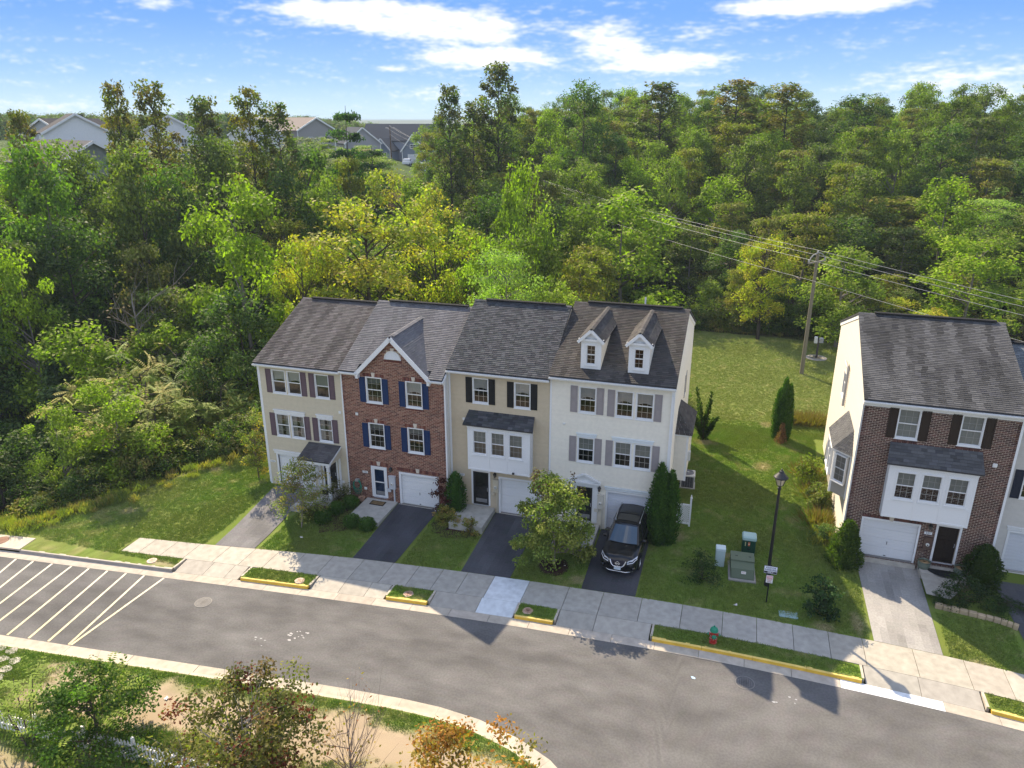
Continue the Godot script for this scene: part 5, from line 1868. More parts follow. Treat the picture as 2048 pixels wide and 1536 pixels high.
func sumac_proto(sd: int, H: float, R: float) -> Dictionary:
	var r := RandomNumberGenerator.new()
	r.seed = sd
	var tk := MB.new()
	var cr := MB.new()
	var bark := Color(0.1, 0.085, 0.07)
	var pal := [Color(0.247, 0.342, 0.0665), Color(0.323, 0.399, 0.076), Color(0.19, 0.294, 0.0665), Color(0.38, 0.38, 0.076)]
	for s in 9:
		var az := TAU * s / 9.0 + r.randf() * 0.6
		var rr := R * r.randf_range(0.25, 0.85)
		var hh := H * r.randf_range(0.7, 0.98) * (1.0 - 0.25 * rr / R)
		var tip := Vector3(cos(az) * rr, hh, sin(az) * rr)
		var b0 := Vector3(cos(az) * 0.5, -0.8, sin(az) * 0.5)
		var m := b0.lerp(tip, 0.5) + Vector3(0, hh * 0.08, 0)
		tk.tube([b0, m, tip], [0.11, 0.075, 0.03], 6, bark)
		for k in 26:
			var t := r.randf_range(0.3, 1.0)
			var q := b0.lerp(m, t * 2.0) if t < 0.5 else m.lerp(tip, t * 2.0 - 1.0)
			var bd := Vector3(cos(az + r.randf_range(-2.2, 2.2)), r.randf_range(0.1, 0.7), sin(az + r.randf_range(-2.2, 2.2))).normalized()
			var e := q + bd * r.randf_range(0.5, 1.9)
			tk.tube([q, e], [0.03, 0.012], 4, bark)
			var tone: Color = pal[r.randi() % pal.size()] * r.randf_range(0.8, 1.2)
			for j in 7:
				var d := (bd * 0.5 + rdir(r) + Vector3(0, 0.35, 0)).normalized()
				spray(cr, e, d, r.randf_range(0.6, 1.0), r, tone, 0.27)
	return {"height": H, "radius": R, "trunk_mesh": tk.mesh(), "crown_mesh": cr.mesh()}

# dense evergreen body: short upright sprays over a profile of (radius, height)
func evergreen(prof: Callable, H: float, n: int, lf: float, pal: Array, sd: int, upright: float) -> ArrayMesh:
	var r := RandomNumberGenerator.new()
	r.seed = sd
	var mb := MB.new()
	var f := FastNoiseLite.new()
	f.seed = sd
	f.frequency = 1.1
	# body of dense foliage under the outer sprays
	var core := []
	for i in 9:
		core.append(Vector2(maxf(0.01, prof.call(i / 8.0) * 0.72), H * i / 8.0))
	mb.lathe(core, 10, pal[0])
	for i in n:
		var t := r.randf()
		var rad: float = prof.call(t)
		if r.randf() > rad / prof.call(0.3) + 0.15:
			continue
		var az := r.randf() * TAU
		var out := Vector3(cos(az), 0, sin(az))
		var lump := 1.0 + 0.42 * f.get_noise_3d(out.x * 1.4, t * H * 1.3, out.z * 1.4)
		var p := out * rad * lump * r.randf_range(0.78, 1.1) + Vector3(0, t * H, 0)
		var dir := (out * (1.0 - upright) + Vector3.UP * upright + rdir(r) * 0.45).normalized()
		var nrm := (out + rdir(r) * 0.5).normalized()
		var cc: Color = pal[r.randi() % pal.size()] * r.randf_range(0.7, 1.3)
		leaf(mb, p, dir, nrm, lf * r.randf_range(0.7, 1.4), lf * 0.5, cc)
	return mb.mesh()

func evergreen_thing(called: String, label: String, category: String, at: Vector3, mesh: ArrayMesh, tint := "a", group := "") -> Node3D:
	var o := thing(called, label, category, at, 0, group)
	part_mesh(o, "foliage", mesh, M["leaf_" + tint])
	var st := MB.new()
	st.tube([Vector3(0, -0.2, 0), Vector3(0.01, 0.35, 0)], [0.06, 0.045], 6, Color(0.09, 0.07, 0.05))
	part(o, "stem", st, M.bark)
	return o

# loose leafy shrub
func shrub_mesh(sd: int, H: float, R: float, n: int, lf: float, pal: Array) -> Array:
	var ms := tree_meshes({"seed": sd, "height": H, "radius": R, "base": 0.08, "clumps": n, "leaves": 46, "leaf": lf, "clump": R * 0.3, "shape": "round", "palette": pal, "bark": Color(0.1, 0.075, 0.05), "limbs": n, "trunk": 0.025, "leader": 0.7})
	return ms

func shrub(called: String, label: String, at: Vector3, ms: Array, tint := "a", turn := 0.0, group := "") -> Node3D:
	var o := thing(called, label, "shrub", at, turn, group)
	part_mesh(o, "stems", ms[0], M.bark)
	part_mesh(o, "foliage", ms[1], M["leaf_" + tint])
	return o

func on_land(x: float, z: float, dy := 0.0) -> Vector3:
	return Vector3(x, land(x, z) + dy, z)

# ---------------------------------------------------------------- street furniture and yard things
func street_lamp() -> void:
	var t := thing("street_lamp", "black lamp post with a lantern head standing on the lawn between the houses", "street lamp", on_land(21.0, 2.1))
	var p := MB.new()
	p.lathe([Vector2(0.0, -0.3), Vector2(0.13, -0.3), Vector2(0.13, 0.25), Vector2(0.085, 0.35), Vector2(0.08, 1.0), Vector2(0.06, 5.25), Vector2(0.09, 5.3), Vector2(0.09, 5.36), Vector2(0.05, 5.4)], 12, g(0.012))
	part(t, "post", p, M.metal)
	var l := MB.new()
	l.xf = Transform3D(Basis.IDENTITY, Vector3(0, 5.4, 0))
	l.lathe([Vector2(0.05, 0.0), Vector2(0.13, 0.06), Vector2(0.13, 0.09)], 4, g(0.012))
	for i in 4:
		var a := TAU * i / 4.0
		l.bar(Vector3(cos(a) * 0.14, 0.08, -sin(a) * 0.14), Vector3(cos(a) * 0.26, 0.5, -sin(a) * 0.26), 0.025, 0.025, g(0.012))
	part(t, "lantern_frame", l, M.metal)
	var gl := MB.new()
	gl.xf = l.xf
	gl.lathe([Vector2(0.12, 0.08), Vector2(0.24, 0.5)], 4, Color(0.72, 0.6, 0.4))
	part(t, "lamp_glass", gl, M.gloss)
	var c := MB.new()
	c.xf = l.xf
	c.lathe([Vector2(0.34, 0.48), Vector2(0.33, 0.53), Vector2(0.13, 0.74), Vector2(0.1, 0.82), Vector2(0.03, 0.84), Vector2(0.04, 0.9), Vector2(0.0, 0.95)], 8, g(0.014))
	part(t, "lamp_cap", c, M.metal)

func sign_post() -> void:
	var t := thing("sign_post", "thin black post with two small parking signs in front of the lamp post", "sign post", on_land(20.98, 3.42))
	var p := MB.new()
	p.tube([Vector3(0, -0.3, 0), Vector3(0, 2.05, 0)], [0.035, 0.035], 8, g(0.012))
	part(t, "post", p, M.metal)
	# upper sign: white with a black band
	var s := MB.new()
	s.bevel_box(Vector3(-0.3, 1.62, 0.04), Vector3(0.3, 2.03, 0.055), 0.006, g(0.02))
	s.box(Vector3(-0.285, 1.635, 0.055), Vector3(0.285, 2.015, 0.059), Color(0.8, 0.82, 0.84))
	s.box(Vector3(-0.275, 1.65, 0.059), Vector3(0.275, 1.75, 0.062), Color(0.012, 0.012, 0.025))
	var o := part(t, "sign_plate", s, M.plastic)
	lettering(o, "VISITOR", 0.09, Transform3D(Basis.IDENTITY, Vector3(0, 1.935, 0.06)), Color(0.03, 0.04, 0.12))
	lettering(o, "PARKING", 0.09, Transform3D(Basis.IDENTITY, Vector3(0, 1.82, 0.06)), Color(0.03, 0.04, 0.12))
	lettering(o, "ONLY", 0.075, Transform3D(Basis.IDENTITY, Vector3(0, 1.7, 0.063)), g(0.8))
	# lower sign: red head over white
	var q := MB.new()
	q.bevel_box(Vector3(-0.15, 1.12, 0.04), Vector3(0.15, 1.52, 0.055), 0.006, Color(0.75, 0.73, 0.72))
	q.box(Vector3(-0.125, 1.36, 0.055), Vector3(0.125, 1.5, 0.059), Color(0.7, 0.28, 0.3))
	q.box(Vector3(-0.12, 1.325, 0.055), Vector3(0.12, 1.34, 0.059), Color(0.5, 0.06, 0.07))
	var r := part(t, "tow_sign", q, M.plastic)
	lettering(r, "TOW", 0.07, Transform3D(Basis.IDENTITY, Vector3(0, 1.43, 0.06)), Color(0.8, 0.78, 0.76))
	lettering(r, "AWAY", 0.055, Transform3D(Basis.IDENTITY, Vector3(0, 1.27, 0.056)), Color(0.5, 0.06, 0.07))
	lettering(r, "ZONE", 0.055, Transform3D(Basis.IDENTITY, Vector3(0, 1.18, 0.056)), Color(0.3, 0.1, 0.1))

func utility_boxes() -> void:
	var a := thing("utility_pedestal", "pale grey green utility pedestal, slim, beside the low shrub", "utility box", on_land(18.7, 1.0), 0.06)
	var b := MB.new()
	b.bevel_box(Vector3(-0.23, -0.1, -0.2), Vector3(0.23, 0.92, 0.2), 0.025, Color(0.42, 0.52, 0.5))
	part(a, "body", b, M.plastic)
	var c := MB.new()
	c.bevel_box(Vector3(-0.245, 0.9, -0.215), Vector3(0.245, 1.05, 0.215), 0.03, Color(0.52, 0.6, 0.6))
	part(a, "lid", c, M.plastic)
	var d := thing("utility_pedestal", "dark green cable cabinet with a pale cap behind the transformer", "utility box", on_land(20.08, -0.55), 0.03)
	var e := MB.new()
	e.bevel_box(Vector3(-0.33, -0.1, -0.28), Vector3(0.33, 0.85, 0.28), 0.02, Color(0.012, 0.06, 0.035))
	for i in 7:
		e.box(Vector3(-0.3 + i * 0.095, 0.0, 0.28), Vector3(-0.27 + i * 0.095, 0.8, 0.287), Color(0.01, 0.05, 0.03))
	part(d, "body", e, M.plastic)
	var f := MB.new()
	f.bevel_box(Vector3(-0.36, 0.82, -0.31), Vector3(0.36, 1.02, 0.31), 0.06, Color(0.33, 0.46, 0.42))
	part(d, "lid", f, M.plastic)
	var st := MB.new()
	st.box(Vector3(-0.05, 0.5, 0.287), Vector3(0.05, 0.72, 0.291), Color(0.5, 0.12, 0.05))
	st.box(Vector3(-0.04, 0.58, 0.291), Vector3(0.04, 0.64, 0.293), Color(0.7, 0.5, 0.35))
	st.box(Vector3(-0.2, 0.48, 0.287), Vector3(-0.16, 0.72, 0.291), Color(0.45, 0.42, 0.2))
	st.box(Vector3(-0.08, 0.28, 0.287), Vector3(0.08, 0.36, 0.292), g(0.015))
	part(d, "sticker", st, M.plastic)
	# pad transformer: low sloped green box
	var t := thing("transformer", "low olive green pad transformer with a sloped lid and a white number tag", "transformer", on_land(19.8, 1.35), 0.05)
	var pd := MB.new()
	pd.bevel_box(Vector3(-0.66, -0.15, -0.85), Vector3(0.66, 0.06, 0.85), 0.02, Color(0.3, 0.28, 0.25))
	part(t, "pad", pd, M.concrete)
	var w := 0.56
	var bo := MB.new()
	var og := Color(0.11, 0.14, 0.09)
	var pr := [Vector2(-0.78, 0.06), Vector2(0.76, 0.06), Vector2(0.76, 0.2), Vector2(0.0, 0.66), Vector2(-0.78, 0.66)]
	bo.box(Vector3(-w, 0.06, -0.78), Vector3(w, 0.62, 0.0), og)
	bo.quad(Vector3(-w, 0.06, 0.72), Vector3(w, 0.06, 0.72), Vector3(w, 0.5, 0.5), Vector3(-w, 0.5, 0.5), og)
	bo.quad(Vector3(-w, 0.5, 0.5), Vector3(w, 0.5, 0.5), Vector3(w, 0.62, 0.0), Vector3(-w, 0.62, 0.0), og)
	for e2 in [[-w, true], [w, false]]:
		bo.poly([Vector3(e2[0], 0.06, 0.0), Vector3(e2[0], 0.62, 0.0), Vector3(e2[0], 0.5, 0.5), Vector3(e2[0], 0.06, 0.72)], og, e2[1])
	part(t, "body", bo, M.rough_metal)
	var li := MB.new()
	li.bevel_box(Vector3(-w - 0.02, 0.62, -0.8), Vector3(w + 0.02, 0.7, 0.03), 0.012, og)
	for k in [-0.35, 0.3]:
		li.box(Vector3(k, 0.7, -0.4), Vector3(k + 0.12, 0.715, -0.36), g(0.05))
	part(t, "lid", li, M.rough_metal)
	var fl := MB.new()
	fl.xf = Transform3D(Basis(Vector3.RIGHT, -0.465), Vector3(0, 0.28, 0.618))
	fl.box(Vector3(-w + 0.05, -0.21, 0.0), Vector3(w - 0.05, 0.2, 0.02), og)
	part(t, "front_hatch", fl, M.rough_metal)
	var tg := MB.new()
	tg.xf = fl.xf
	tg.box(Vector3(-0.06, 0.02, 0.02), Vector3(0.16, 0.14, 0.026), Color(0.75, 0.72, 0.66))
	var tgo := part(t, "number_tag", tg, M.plastic)
	lettering(tgo, "4 81", 0.07, fl.xf * Transform3D(Basis.IDENTITY, Vector3(0.05, 0.08, 0.027)), Color(0.35, 0.1, 0.06))

func hydrant() -> void:
	var t := thing("fire_hydrant", "red fire hydrant with green cap on the grass strip behind the yellow curb", "fire hydrant", Vector3(18.7, -0.36, 7.05), 0.1)
	var red := Color(0.42, 0.03, 0.02)
	var b := MB.new()
	b.lathe([Vector2(0.0, -0.1), Vector2(0.17, -0.1), Vector2(0.17, 0.06), Vector2(0.11, 0.07), Vector2(0.105, 0.2), Vector2(0.17, 0.21), Vector2(0.17, 0.26), Vector2(0.11, 0.27), Vector2(0.11, 0.58), Vector2(0.16, 0.6), Vector2(0.16, 0.64)], 14, red)
	part(t, "barrel", b, M.metal)
	var c := MB.new()
	c.lathe([Vector2(0.18, 0.63), Vector2(0.18, 0.67), Vector2(0.15, 0.76), Vector2(0.08, 0.83), Vector2(0.035, 0.84), Vector2(0.035, 0.9), Vector2(0.0, 0.91)], 14, Color(0.01, 0.22, 0.12))
	part(t, "bonnet", c, M.metal)
	for k in 3:
		var n := MB.new()
		var ang: float = [0.0, PI / 2, -PI / 2][k]
		var r := 0.09 if k == 0 else 0.06
		n.xf = Transform3D(Basis(Vector3.UP, ang) * Basis(Vector3.RIGHT, PI / 2), Vector3(0, 0.46, 0))
		n.lathe([Vector2(r * 0.8, 0.08), Vector2(r * 0.8, 0.16), Vector2(r * 1.15, 0.165), Vector2(r * 1.15, 0.21), Vector2(r * 0.5, 0.24)], 10, red)
		part(t, "nozzle", n, M.metal)
		var cp := MB.new()
		cp.xf = n.xf
		cp.lathe([Vector2(r * 1.2, 0.2), Vector2(r * 1.2, 0.235), Vector2(r * 0.5, 0.26), Vector2(0.02, 0.29), Vector2(0.0, 0.29)], 10, Color(0.01, 0.2, 0.11))
		part(t, "nozzle_cap", cp, M.metal)
	var bl := MB.new()
	for i in 8:
		var a := TAU * i / 8.0
		bl.xf = Transform3D(Basis.IDENTITY, Vector3(cos(a) * 0.145, 0.255, sin(a) * 0.145))
		bl.lathe([Vector2(0.018, 0.0), Vector2(0.018, 0.035), Vector2(0.0, 0.036)], 6, Color(0.5, 0.4, 0.33))
	part(t, "flange_bolts", bl, M.metal, "stuff")

func manhole(label: String, x: float, z: float, r: float) -> void:
	var t := thing("manhole_cover", label, "manhole cover", Vector3(x, ROAD_Y - 0.012, z))
	var a := MB.new()
	a.lathe([Vector2(r * 1.1, 0.0), Vector2(r * 1.1, 0.014), Vector2(r, 0.014), Vector2(r, 0.004)], 28, Color(0.2, 0.19, 0.17))
	part(t, "rim", a, M.rough_metal)
	var b := MB.new()
	b.lathe([Vector2(r * 0.97, 0.0), Vector2(r * 0.97, 0.012), Vector2(0.0, 0.0125)], 28, Color(0.12, 0.115, 0.11))
	for i in 7:
		for j in 7:
			var p := Vector2(i - 3, j - 3) * r * 0.24
			if p.length() < r * 0.85:
				b.box(Vector3(p.x - r * 0.07, 0.01, p.y - r * 0.07), Vector3(p.x + r * 0.07, 0.019, p.y + r * 0.07), Color(0.17, 0.16, 0.15))
	part(t, "lid", b, M.rough_metal)

func ground_covers() -> void:
	manhole("round iron manhole cover in the road near the hatched lines", -4.85, 11.05, 0.36)
	manhole("round iron manhole cover in the road below the hydrant", 20.1, 9.02, 0.36)
	var spots := [[-1.25, 8.35, "pinkish round meter lid in the grass strip nearest the hatched lines"], [4.4, 7.75, "pinkish round meter lid in the grass strip between the brick and tan driveways"], [10.3, 7.3, "pinkish round meter lid in the grass strip under the street maple"], [-9.6, 9.05, "flat pale meter lid in the grass by the grey curb"]]
	for s in spots:
		var t := thing("meter_lid", s[2], "meter lid", Vector3(s[0], -0.33, s[1]), 0, "round meter lids in the grass strips")
		var b := MB.new()
		b.lathe([Vector2(0.26, -0.1), Vector2(0.26, 0.0), Vector2(0.23, 0.02), Vector2(0.0, 0.022)], 20, Color(0.5, 0.33, 0.25))
		part(t, "rim", b, M.plastic)
		var c := MB.new()
		c.lathe([Vector2(0.17, 0.02), Vector2(0.16, 0.034), Vector2(0.0, 0.035)], 18, Color(0.42, 0.24, 0.18))
		part(t, "lid", c, M.plastic)
	var cv := thing("valve_box_cover", "flat blue green rectangular box cover sunk in the lawn by the walk", "utility cover", on_land(21.95, 4.06, 0.0), 0.03)
	var cb := MB.new()
	cb.bevel_box(Vector3(-0.42, -0.1, -0.24), Vector3(0.42, 0.03, 0.24), 0.01, Color(0.24, 0.36, 0.36))
	part(cv, "lid", cb, M.plastic)
	# storm inlet at the left end of the road
	var t := thing("storm_inlet", "concrete storm drain inlet with a rusty lid at the left end of the curb", "storm drain", Vector3(-18.6, -0.35, nline(-18.6)), 0.12)
	var top := MB.new()
	top.bevel_box(Vector3(-1.55, -0.06, -1.15), Vector3(1.45, 0.03, 0.0), 0.015, Color(0.5, 0.43, 0.33))
	part(t, "top_slab", top, M.concrete)
	var th := MB.new()
	th.box(Vector3(-1.55, -0.3, -0.5), Vector3(1.45, -0.06, -0.38), g(0.02))
	th.box(Vector3(-1.6, -0.3, -0.5), Vector3(-1.5, -0.06, 0.0), Color(0.3, 0.26, 0.2))
	th.box(Vector3(1.4, -0.3, -0.5), Vector3(1.52, -0.06, 0.0), Color(0.3, 0.26, 0.2))
	part(t, "throat", th, M.concrete)
	var ld := MB.new()
	ld.xf = Transform3D(Basis.IDENTITY, Vector3(-0.25, 0.03, -0.6))
	ld.lathe([Vector2(0.4, 0.0), Vector2(0.4, 0.012), Vector2(0.36, 0.014), Vector2(0.0, 0.014)], 24, Color(0.17, 0.075, 0.045))
	for i in 5:
		ld.box(Vector3(-0.28, 0.014, -0.25 + i * 0.12), Vector3(0.28, 0.022, -0.21 + i * 0.12), Color(0.2, 0.09, 0.05))
	part(t, "lid", ld, M.rough_metal)

func ac_unit() -> void:
	var t := thing("air_conditioner", "beige outdoor air conditioner on the grass beside the cream townhouse", "air conditioner", on_land(16.42, -7.15), 0.05)
	var b := MB.new()
	b.bevel_box(Vector3(-0.47, -0.05, -0.47), Vector3(0.47, 0.06, 0.47), 0.02, Color(0.4, 0.38, 0.34))
	part(t, "pad", b, M.concrete)
	var c := MB.new()
	c.bevel_box(Vector3(-0.36, 0.06, -0.36), Vector3(0.36, 0.8, 0.36), 0.05, g(0.015))
	part(t, "coil", c, M.rough_metal)
	var f := MB.new()
	var sh := Color(0.6, 0.57, 0.5)
	for sx in [-1, 1]:
		for sz in [-1, 1]:
			f.box(Vector3(sx * 0.385 - 0.03, 0.06, sz * 0.385 - 0.03), Vector3(sx * 0.385 + 0.03, 0.8, sz * 0.385 + 0.03), sh)
	f.box(Vector3(-0.4, 0.06, -0.4), Vector3(-0.37, 0.8, 0.4), sh)
	part(t, "frame", f, M.metal)
	var tp := MB.new()
	tp.bevel_box(Vector3(-0.43, 0.8, -0.43), Vector3(0.43, 0.9, 0.43), 0.04, sh)
	part(t, "top_cover", tp, M.metal)
	var gr := MB.new()
	gr.xf = Transform3D(Basis.IDENTITY, Vector3(0, 0.9, 0))
	gr.lathe([Vector2(0.36, 0.0), Vector2(0.35, 0.02), Vector2(0.3, 0.024), Vector2(0.0, 0.026)], 24, Color(0.13, 0.13, 0.14))
	for i in 6:
		var r := 0.08 + i * 0.05
		gr.lathe([Vector2(r, 0.026), Vector2(r, 0.036), Vector2(r + 0.012, 0.036), Vector2(r + 0.012, 0.026)], 24, Color(0.3, 0.3, 0.31))
	gr.lathe([Vector2(0.07, 0.026), Vector2(0.07, 0.045), Vector2(0.0, 0.046)], 12, Color(0.5, 0.5, 0.5))
	part(t, "fan_grille", gr, M.metal)
	for i in 9:
		var l := MB.new()
		l.box(Vector3(-0.355, 0.13 + i * 0.074, 0.365), Vector3(0.355, 0.142 + i * 0.074, 0.374), Color(0.28, 0.28, 0.27))
		part(t, "guard_wire", l, M.metal)
	for i in 5:
		var l := MB.new()
		l.box(Vector3(-0.3 + i * 0.145, 0.1, 0.374), Vector3(-0.285 + i * 0.145, 0.8, 0.38), Color(0.28, 0.28, 0.27))
		part(t, "guard_wire", l, M.metal)
	var pi := MB.new()
	pi.tube([Vector3(-0.36, 0.2, 0.2), Vector3(-0.6, 0.12, 0.25), Vector3(-0.95, 0.3, 0.3), Vector3(-1.0, 0.7, 0.3)], [0.03, 0.03, 0.03, 0.03], 6, g(0.015))
	part(t, "hose", pi, M.rubber)

func lattice_screen() -> void:
	var t := thing("lattice_screen", "white lattice screen with a tall end post behind the arborvitae", "screen", on_land(15.62, -2.15), 0.02)
	for s in [[-0.02, 1.0], [1.3, 1.75]]:
		var p := MB.new()
		p.box(Vector3(s[0] - 0.05, -0.2, -0.05), Vector3(s[0] + 0.05, s[1], 0.05), WHITE)
		p.xf = Transform3D(Basis.IDENTITY, Vector3(s[0], s[1], 0))
		p.lathe([Vector2(0.075, 0.0), Vector2(0.075, 0.03), Vector2(0.05, 0.05), Vector2(0.03, 0.16), Vector2(0.0, 0.24)], 4, WHITE)
		part(t, "post", p, M.paint)
	for y in [0.12, 1.28]:
		var r := MB.new()
		r.box(Vector3(0.02, y, -0.03), Vector3(1.26, y + 0.07, 0.03), WHITE)
		part(t, "rail", r, M.paint)
	for d in [-1, 1]:
		var n := 18
		for i in n:
			var c := lerpf(-0.52, 1.78, (i + 0.5) / n)
			# clip a 45 degree slat to the panel
			var a := Vector2(c - 0.6, 0.16) if d > 0 else Vector2(c + 0.6, 0.16)
			var b := Vector2(c + 0.6, 1.3) if d > 0 else Vector2(c - 0.6, 1.3)
			var dd := b - a
			var t0 := 0.0
			var t1 := 1.0
			for lim in [0.04, 1.24]:
				var tt: float = (lim - a.x) / dd.x
				if (lim == 0.04) == (dd.x > 0):
					t0 = maxf(t0, tt)
				else:
					t1 = minf(t1, tt)
			if t1 - t0 < 0.06:
				continue
			var p0 := a + dd * t0
			var p1 := a + dd * t1
			var s := MB.new()
			s.bar(Vector3(p0.x, p0.y, d * 0.006), Vector3(p1.x, p1.y, d * 0.006), 0.008, 0.045, WHITE, Vector3.BACK.cross(Vector3(dd.x, dd.y, 0)))
			part(t, "slat", s, M.paint)
	var u := thing("trash_can", "pale grey trash can with a round lid standing behind the lattice screen", "trash can", on_land(16.0, -2.65))
	var b := MB.new()
	b.lathe([Vector2(0.0, 0.0), Vector2(0.24, 0.0), Vector2(0.3, 0.85), Vector2(0.32, 0.9), Vector2(0.32, 0.94)], 18, Color(0.5, 0.52, 0.56))
	part(u, "body", b, M.plastic)
	var l := MB.new()
	l.lathe([Vector2(0.34, 0.92), Vector2(0.34, 0.96), Vector2(0.28, 1.02), Vector2(0.12, 1.06), Vector2(0.0, 1.06)], 18, Color(0.36, 0.39, 0.46))
	part(u, "lid", l, M.plastic)

func yard_items() -> void:
	# coiled hose on the brick wall corner
	var h := thing("garden_hose", "coiled green garden hose hanging at the corner of the red brick house", "garden hose", Vector3(-2.35, 0.85, 0.12))
	var b := MB.new()
	for k in 5:
		var pts := []
		var rd := []
		for i in 25:
			var a := TAU * i / 24.0
			var r := 0.25 + 0.022 * k + 0.02 * sin(a * 2 + k)
			pts.append(Vector3(cos(a) * r * 0.85, sin(a) * r * 1.25 - 0.05 * k, 0.02 + 0.03 * (k % 3)))
			rd.append(0.016)
		b.tube(pts, rd, 6, Color(0.02, 0.22, 0.14))
	part(h, "coil", b, M.rubber)
	var hk := MB.new()
	hk.box(Vector3(-0.1, 0.2, -0.1), Vector3(0.1, 0.32, 0.12), Color(0.3, 0.3, 0.28))
	part(h, "hanger", hk, M.metal)
	var wb := thing("clay_pot", "small clay pot on the mulch below the brick house wall", "pot", on_land(-1.97, 0.4, 0.02))
	var pb := MB.new()
	pb.lathe([Vector2(0.0, 0.0), Vector2(0.12, 0.0), Vector2(0.17, 0.2), Vector2(0.2, 0.2), Vector2(0.2, 0.26), Vector2(0.16, 0.26), Vector2(0.14, 0.2), Vector2(0.0, 0.2)], 14, Color(0.4, 0.24, 0.16))
	part(wb, "bowl", pb, M.concrete)
	var sk := MB.new()
	sk.tube([Vector3(0, 0.2, 0), Vector3(0.02, 0.9, -0.05)], [0.012, 0.01], 5, Color(0.25, 0.2, 0.1))
	part(wb, "plant_stake", sk, M.wood)
	# door mats
	for m in [["brown rectangular door mat in front of the red brick house door", Vector3(-0.86, 0.0, 0.55), Vector2(0.9, 0.5), Color(0.19, 0.13, 0.07), "rect"], ["dark door mat under the porch roof of the beige house", Vector3(-4.2, 0.2, 0.6), Vector2(0.85, 0.5), g(0.03), "rect"], ["black half round door mat in front of the brown brick house door", Vector3(29.27, 0.33, -0.95), Vector2(1.45, 0.6), g(0.02), "half"]]:
		var t := thing("door_mat", m[0], "door mat", m[1], 0.0 if m[4] == "rect" else -0.025)
		var mb := MB.new()
		var s: Vector2 = m[2]
		if m[4] == "rect":
			mb.box(Vector3(-s.x / 2, 0.001, -s.y / 2), Vector3(s.x / 2, 0.016, s.y / 2), g(0.02))
			mb.box(Vector3(-s.x / 2 + 0.06, 0.016, -s.y / 2 + 0.06), Vector3(s.x / 2 - 0.06, 0.022, s.y / 2 - 0.06), m[3])
		else:
			var f := []
			for i in 15:
				var a := PI * i / 14.0
				f.append(Vector3(cos(a) * s.x / 2, 0.02, -sin(a) * -s.y))
			var fb := []
			for i in f.size():
				fb.append(f[f.size() - 1 - i])
			mb.poly(fb, m[3], false)
			for i in f.size() - 1:
				mb.quad(f[i] - Vector3(0, 0.019, 0), f[i + 1] - Vector3(0, 0.019, 0), f[i + 1], f[i], m[3])
		part(t, "weave", mb, M.soil)
	# two tall glazed planters by the brown brick house door
	for m in [["grey green planter at the meter side of the brown brick house door", Vector3(28.42, 0.13, -1.0)], ["grey green planter at the shrub side of the brown brick house door", Vector3(30.02, 0.13, -0.9)]]:
		var t := thing("planter", m[0], "planter", m[1], 0, "pair of planters beside a front door")
		var mb := MB.new()
		mb.lathe([Vector2(0.0, 0.0), Vector2(0.19, 0.0), Vector2(0.29, 0.35), Vector2(0.28, 0.52), Vector2(0.3, 0.56), Vector2(0.27, 0.57), Vector2(0.25, 0.5)], 18, Color(0.13, 0.16, 0.12))
		part(t, "pot", mb, M.gloss)
		var so := MB.new()
		so.lathe([Vector2(0.26, 0.47), Vector2(0.12, 0.54), Vector2(0.0, 0.55)], 14, Color(0.33, 0.22, 0.11))
		part(t, "potting_soil", so, M.soil)
	# wreath on the door
	var w := thing("wreath", "green wreath with pale flowers hanging on the brown brick house door", "wreath", Vector3(29.27, 2.1, -1.62), -0.025)
	var r := RandomNumberGenerator.new()
	r.seed = 77
	var wl := MB.new()
	for i in 260:
		var a := r.randf() * TAU
		var c := Vector3(cos(a), sin(a), 0) * 0.24 + rdir(r) * 0.08
		leaf(wl, c, (Vector3(-sin(a), cos(a), 0) + rdir(r) * 0.8).normalized(), (Vector3.BACK + rdir(r) * 0.6).normalized(), 0.1, 0.045, Color(0.06, 0.15, 0.05) * r.randf_range(0.6, 1.6))
	part(w, "foliage", wl, M.leaf_a)
	var wf := MB.new()
	for i in 16:
		var a := r.randf() * TAU
		wf.xf = Transform3D(Basis(Vector3.RIGHT, PI / 2), Vector3(cos(a) * 0.22, sin(a) * 0.22, 0.07))
		wf.lathe([Vector2(0.035, 0.0), Vector2(0.02, 0.02), Vector2(0.0, 0.022)], 6, Color(0.6, 0.65, 0.6))
	part(w, "flowers", wf, M.leaf_a, "stuff")
	# splash block and litter
	var sp := thing("downspout_elbow", "white drain elbow lying at the driveway edge by the red brick house", "drain pipe", on_land(3.05, 0.25, 0.05), -0.5)
	var se := MB.new()
	se.bar(Vector3(0.25, 0.12, -0.1), Vector3(-0.3, 0.03, 0.2), 0.09, 0.08, WHITE)
	se.bar(Vector3(0.25, 0.1, -0.1), Vector3(0.27, 0.5, -0.15), 0.08, 0.08, WHITE)
	part(sp, "pipe", se, M.paint)
	var lit := [[-3.4, 4.75, "crumpled pale litter on the shaded lawn before the beige house"], [19.6, 4.05, "white scrap of paper on the lawn by the sign post"], [-1.9, 16.9, "white scrap on the bare soil south of the road"], [11.1, 3.3, "pinkish scrap beside the trunk of the street maple"], [31.0, 7.35, "crumpled white wrapper on the grass strip at the frame edge"]]
	for e in lit:
		var t := thing("litter_scrap", e[2], "litter", on_land(e[0], e[1], 0.02))
		var mb := MB.new()
		for i in 7:
			var p := rdir(rng) * 0.1
			p.y = absf(p.y) * 0.5
			var q := rdir(rng) * 0.13
			q.y = absf(q.y) * 0.6
			mb.tri(p, q, Vector3(rng.randf_range(-0.1, 0.1), 0.03, rng.randf_range(-0.1, 0.1)), Color(0.7, 0.66, 0.62))
		part(t, "paper", mb, M.paint)
	# utility stub behind the lawn
	var st := thing("vent_stub", "short dark standpipe with a white box on a round pad near the utility pole", "standpipe", on_land(26.0, -37.4))
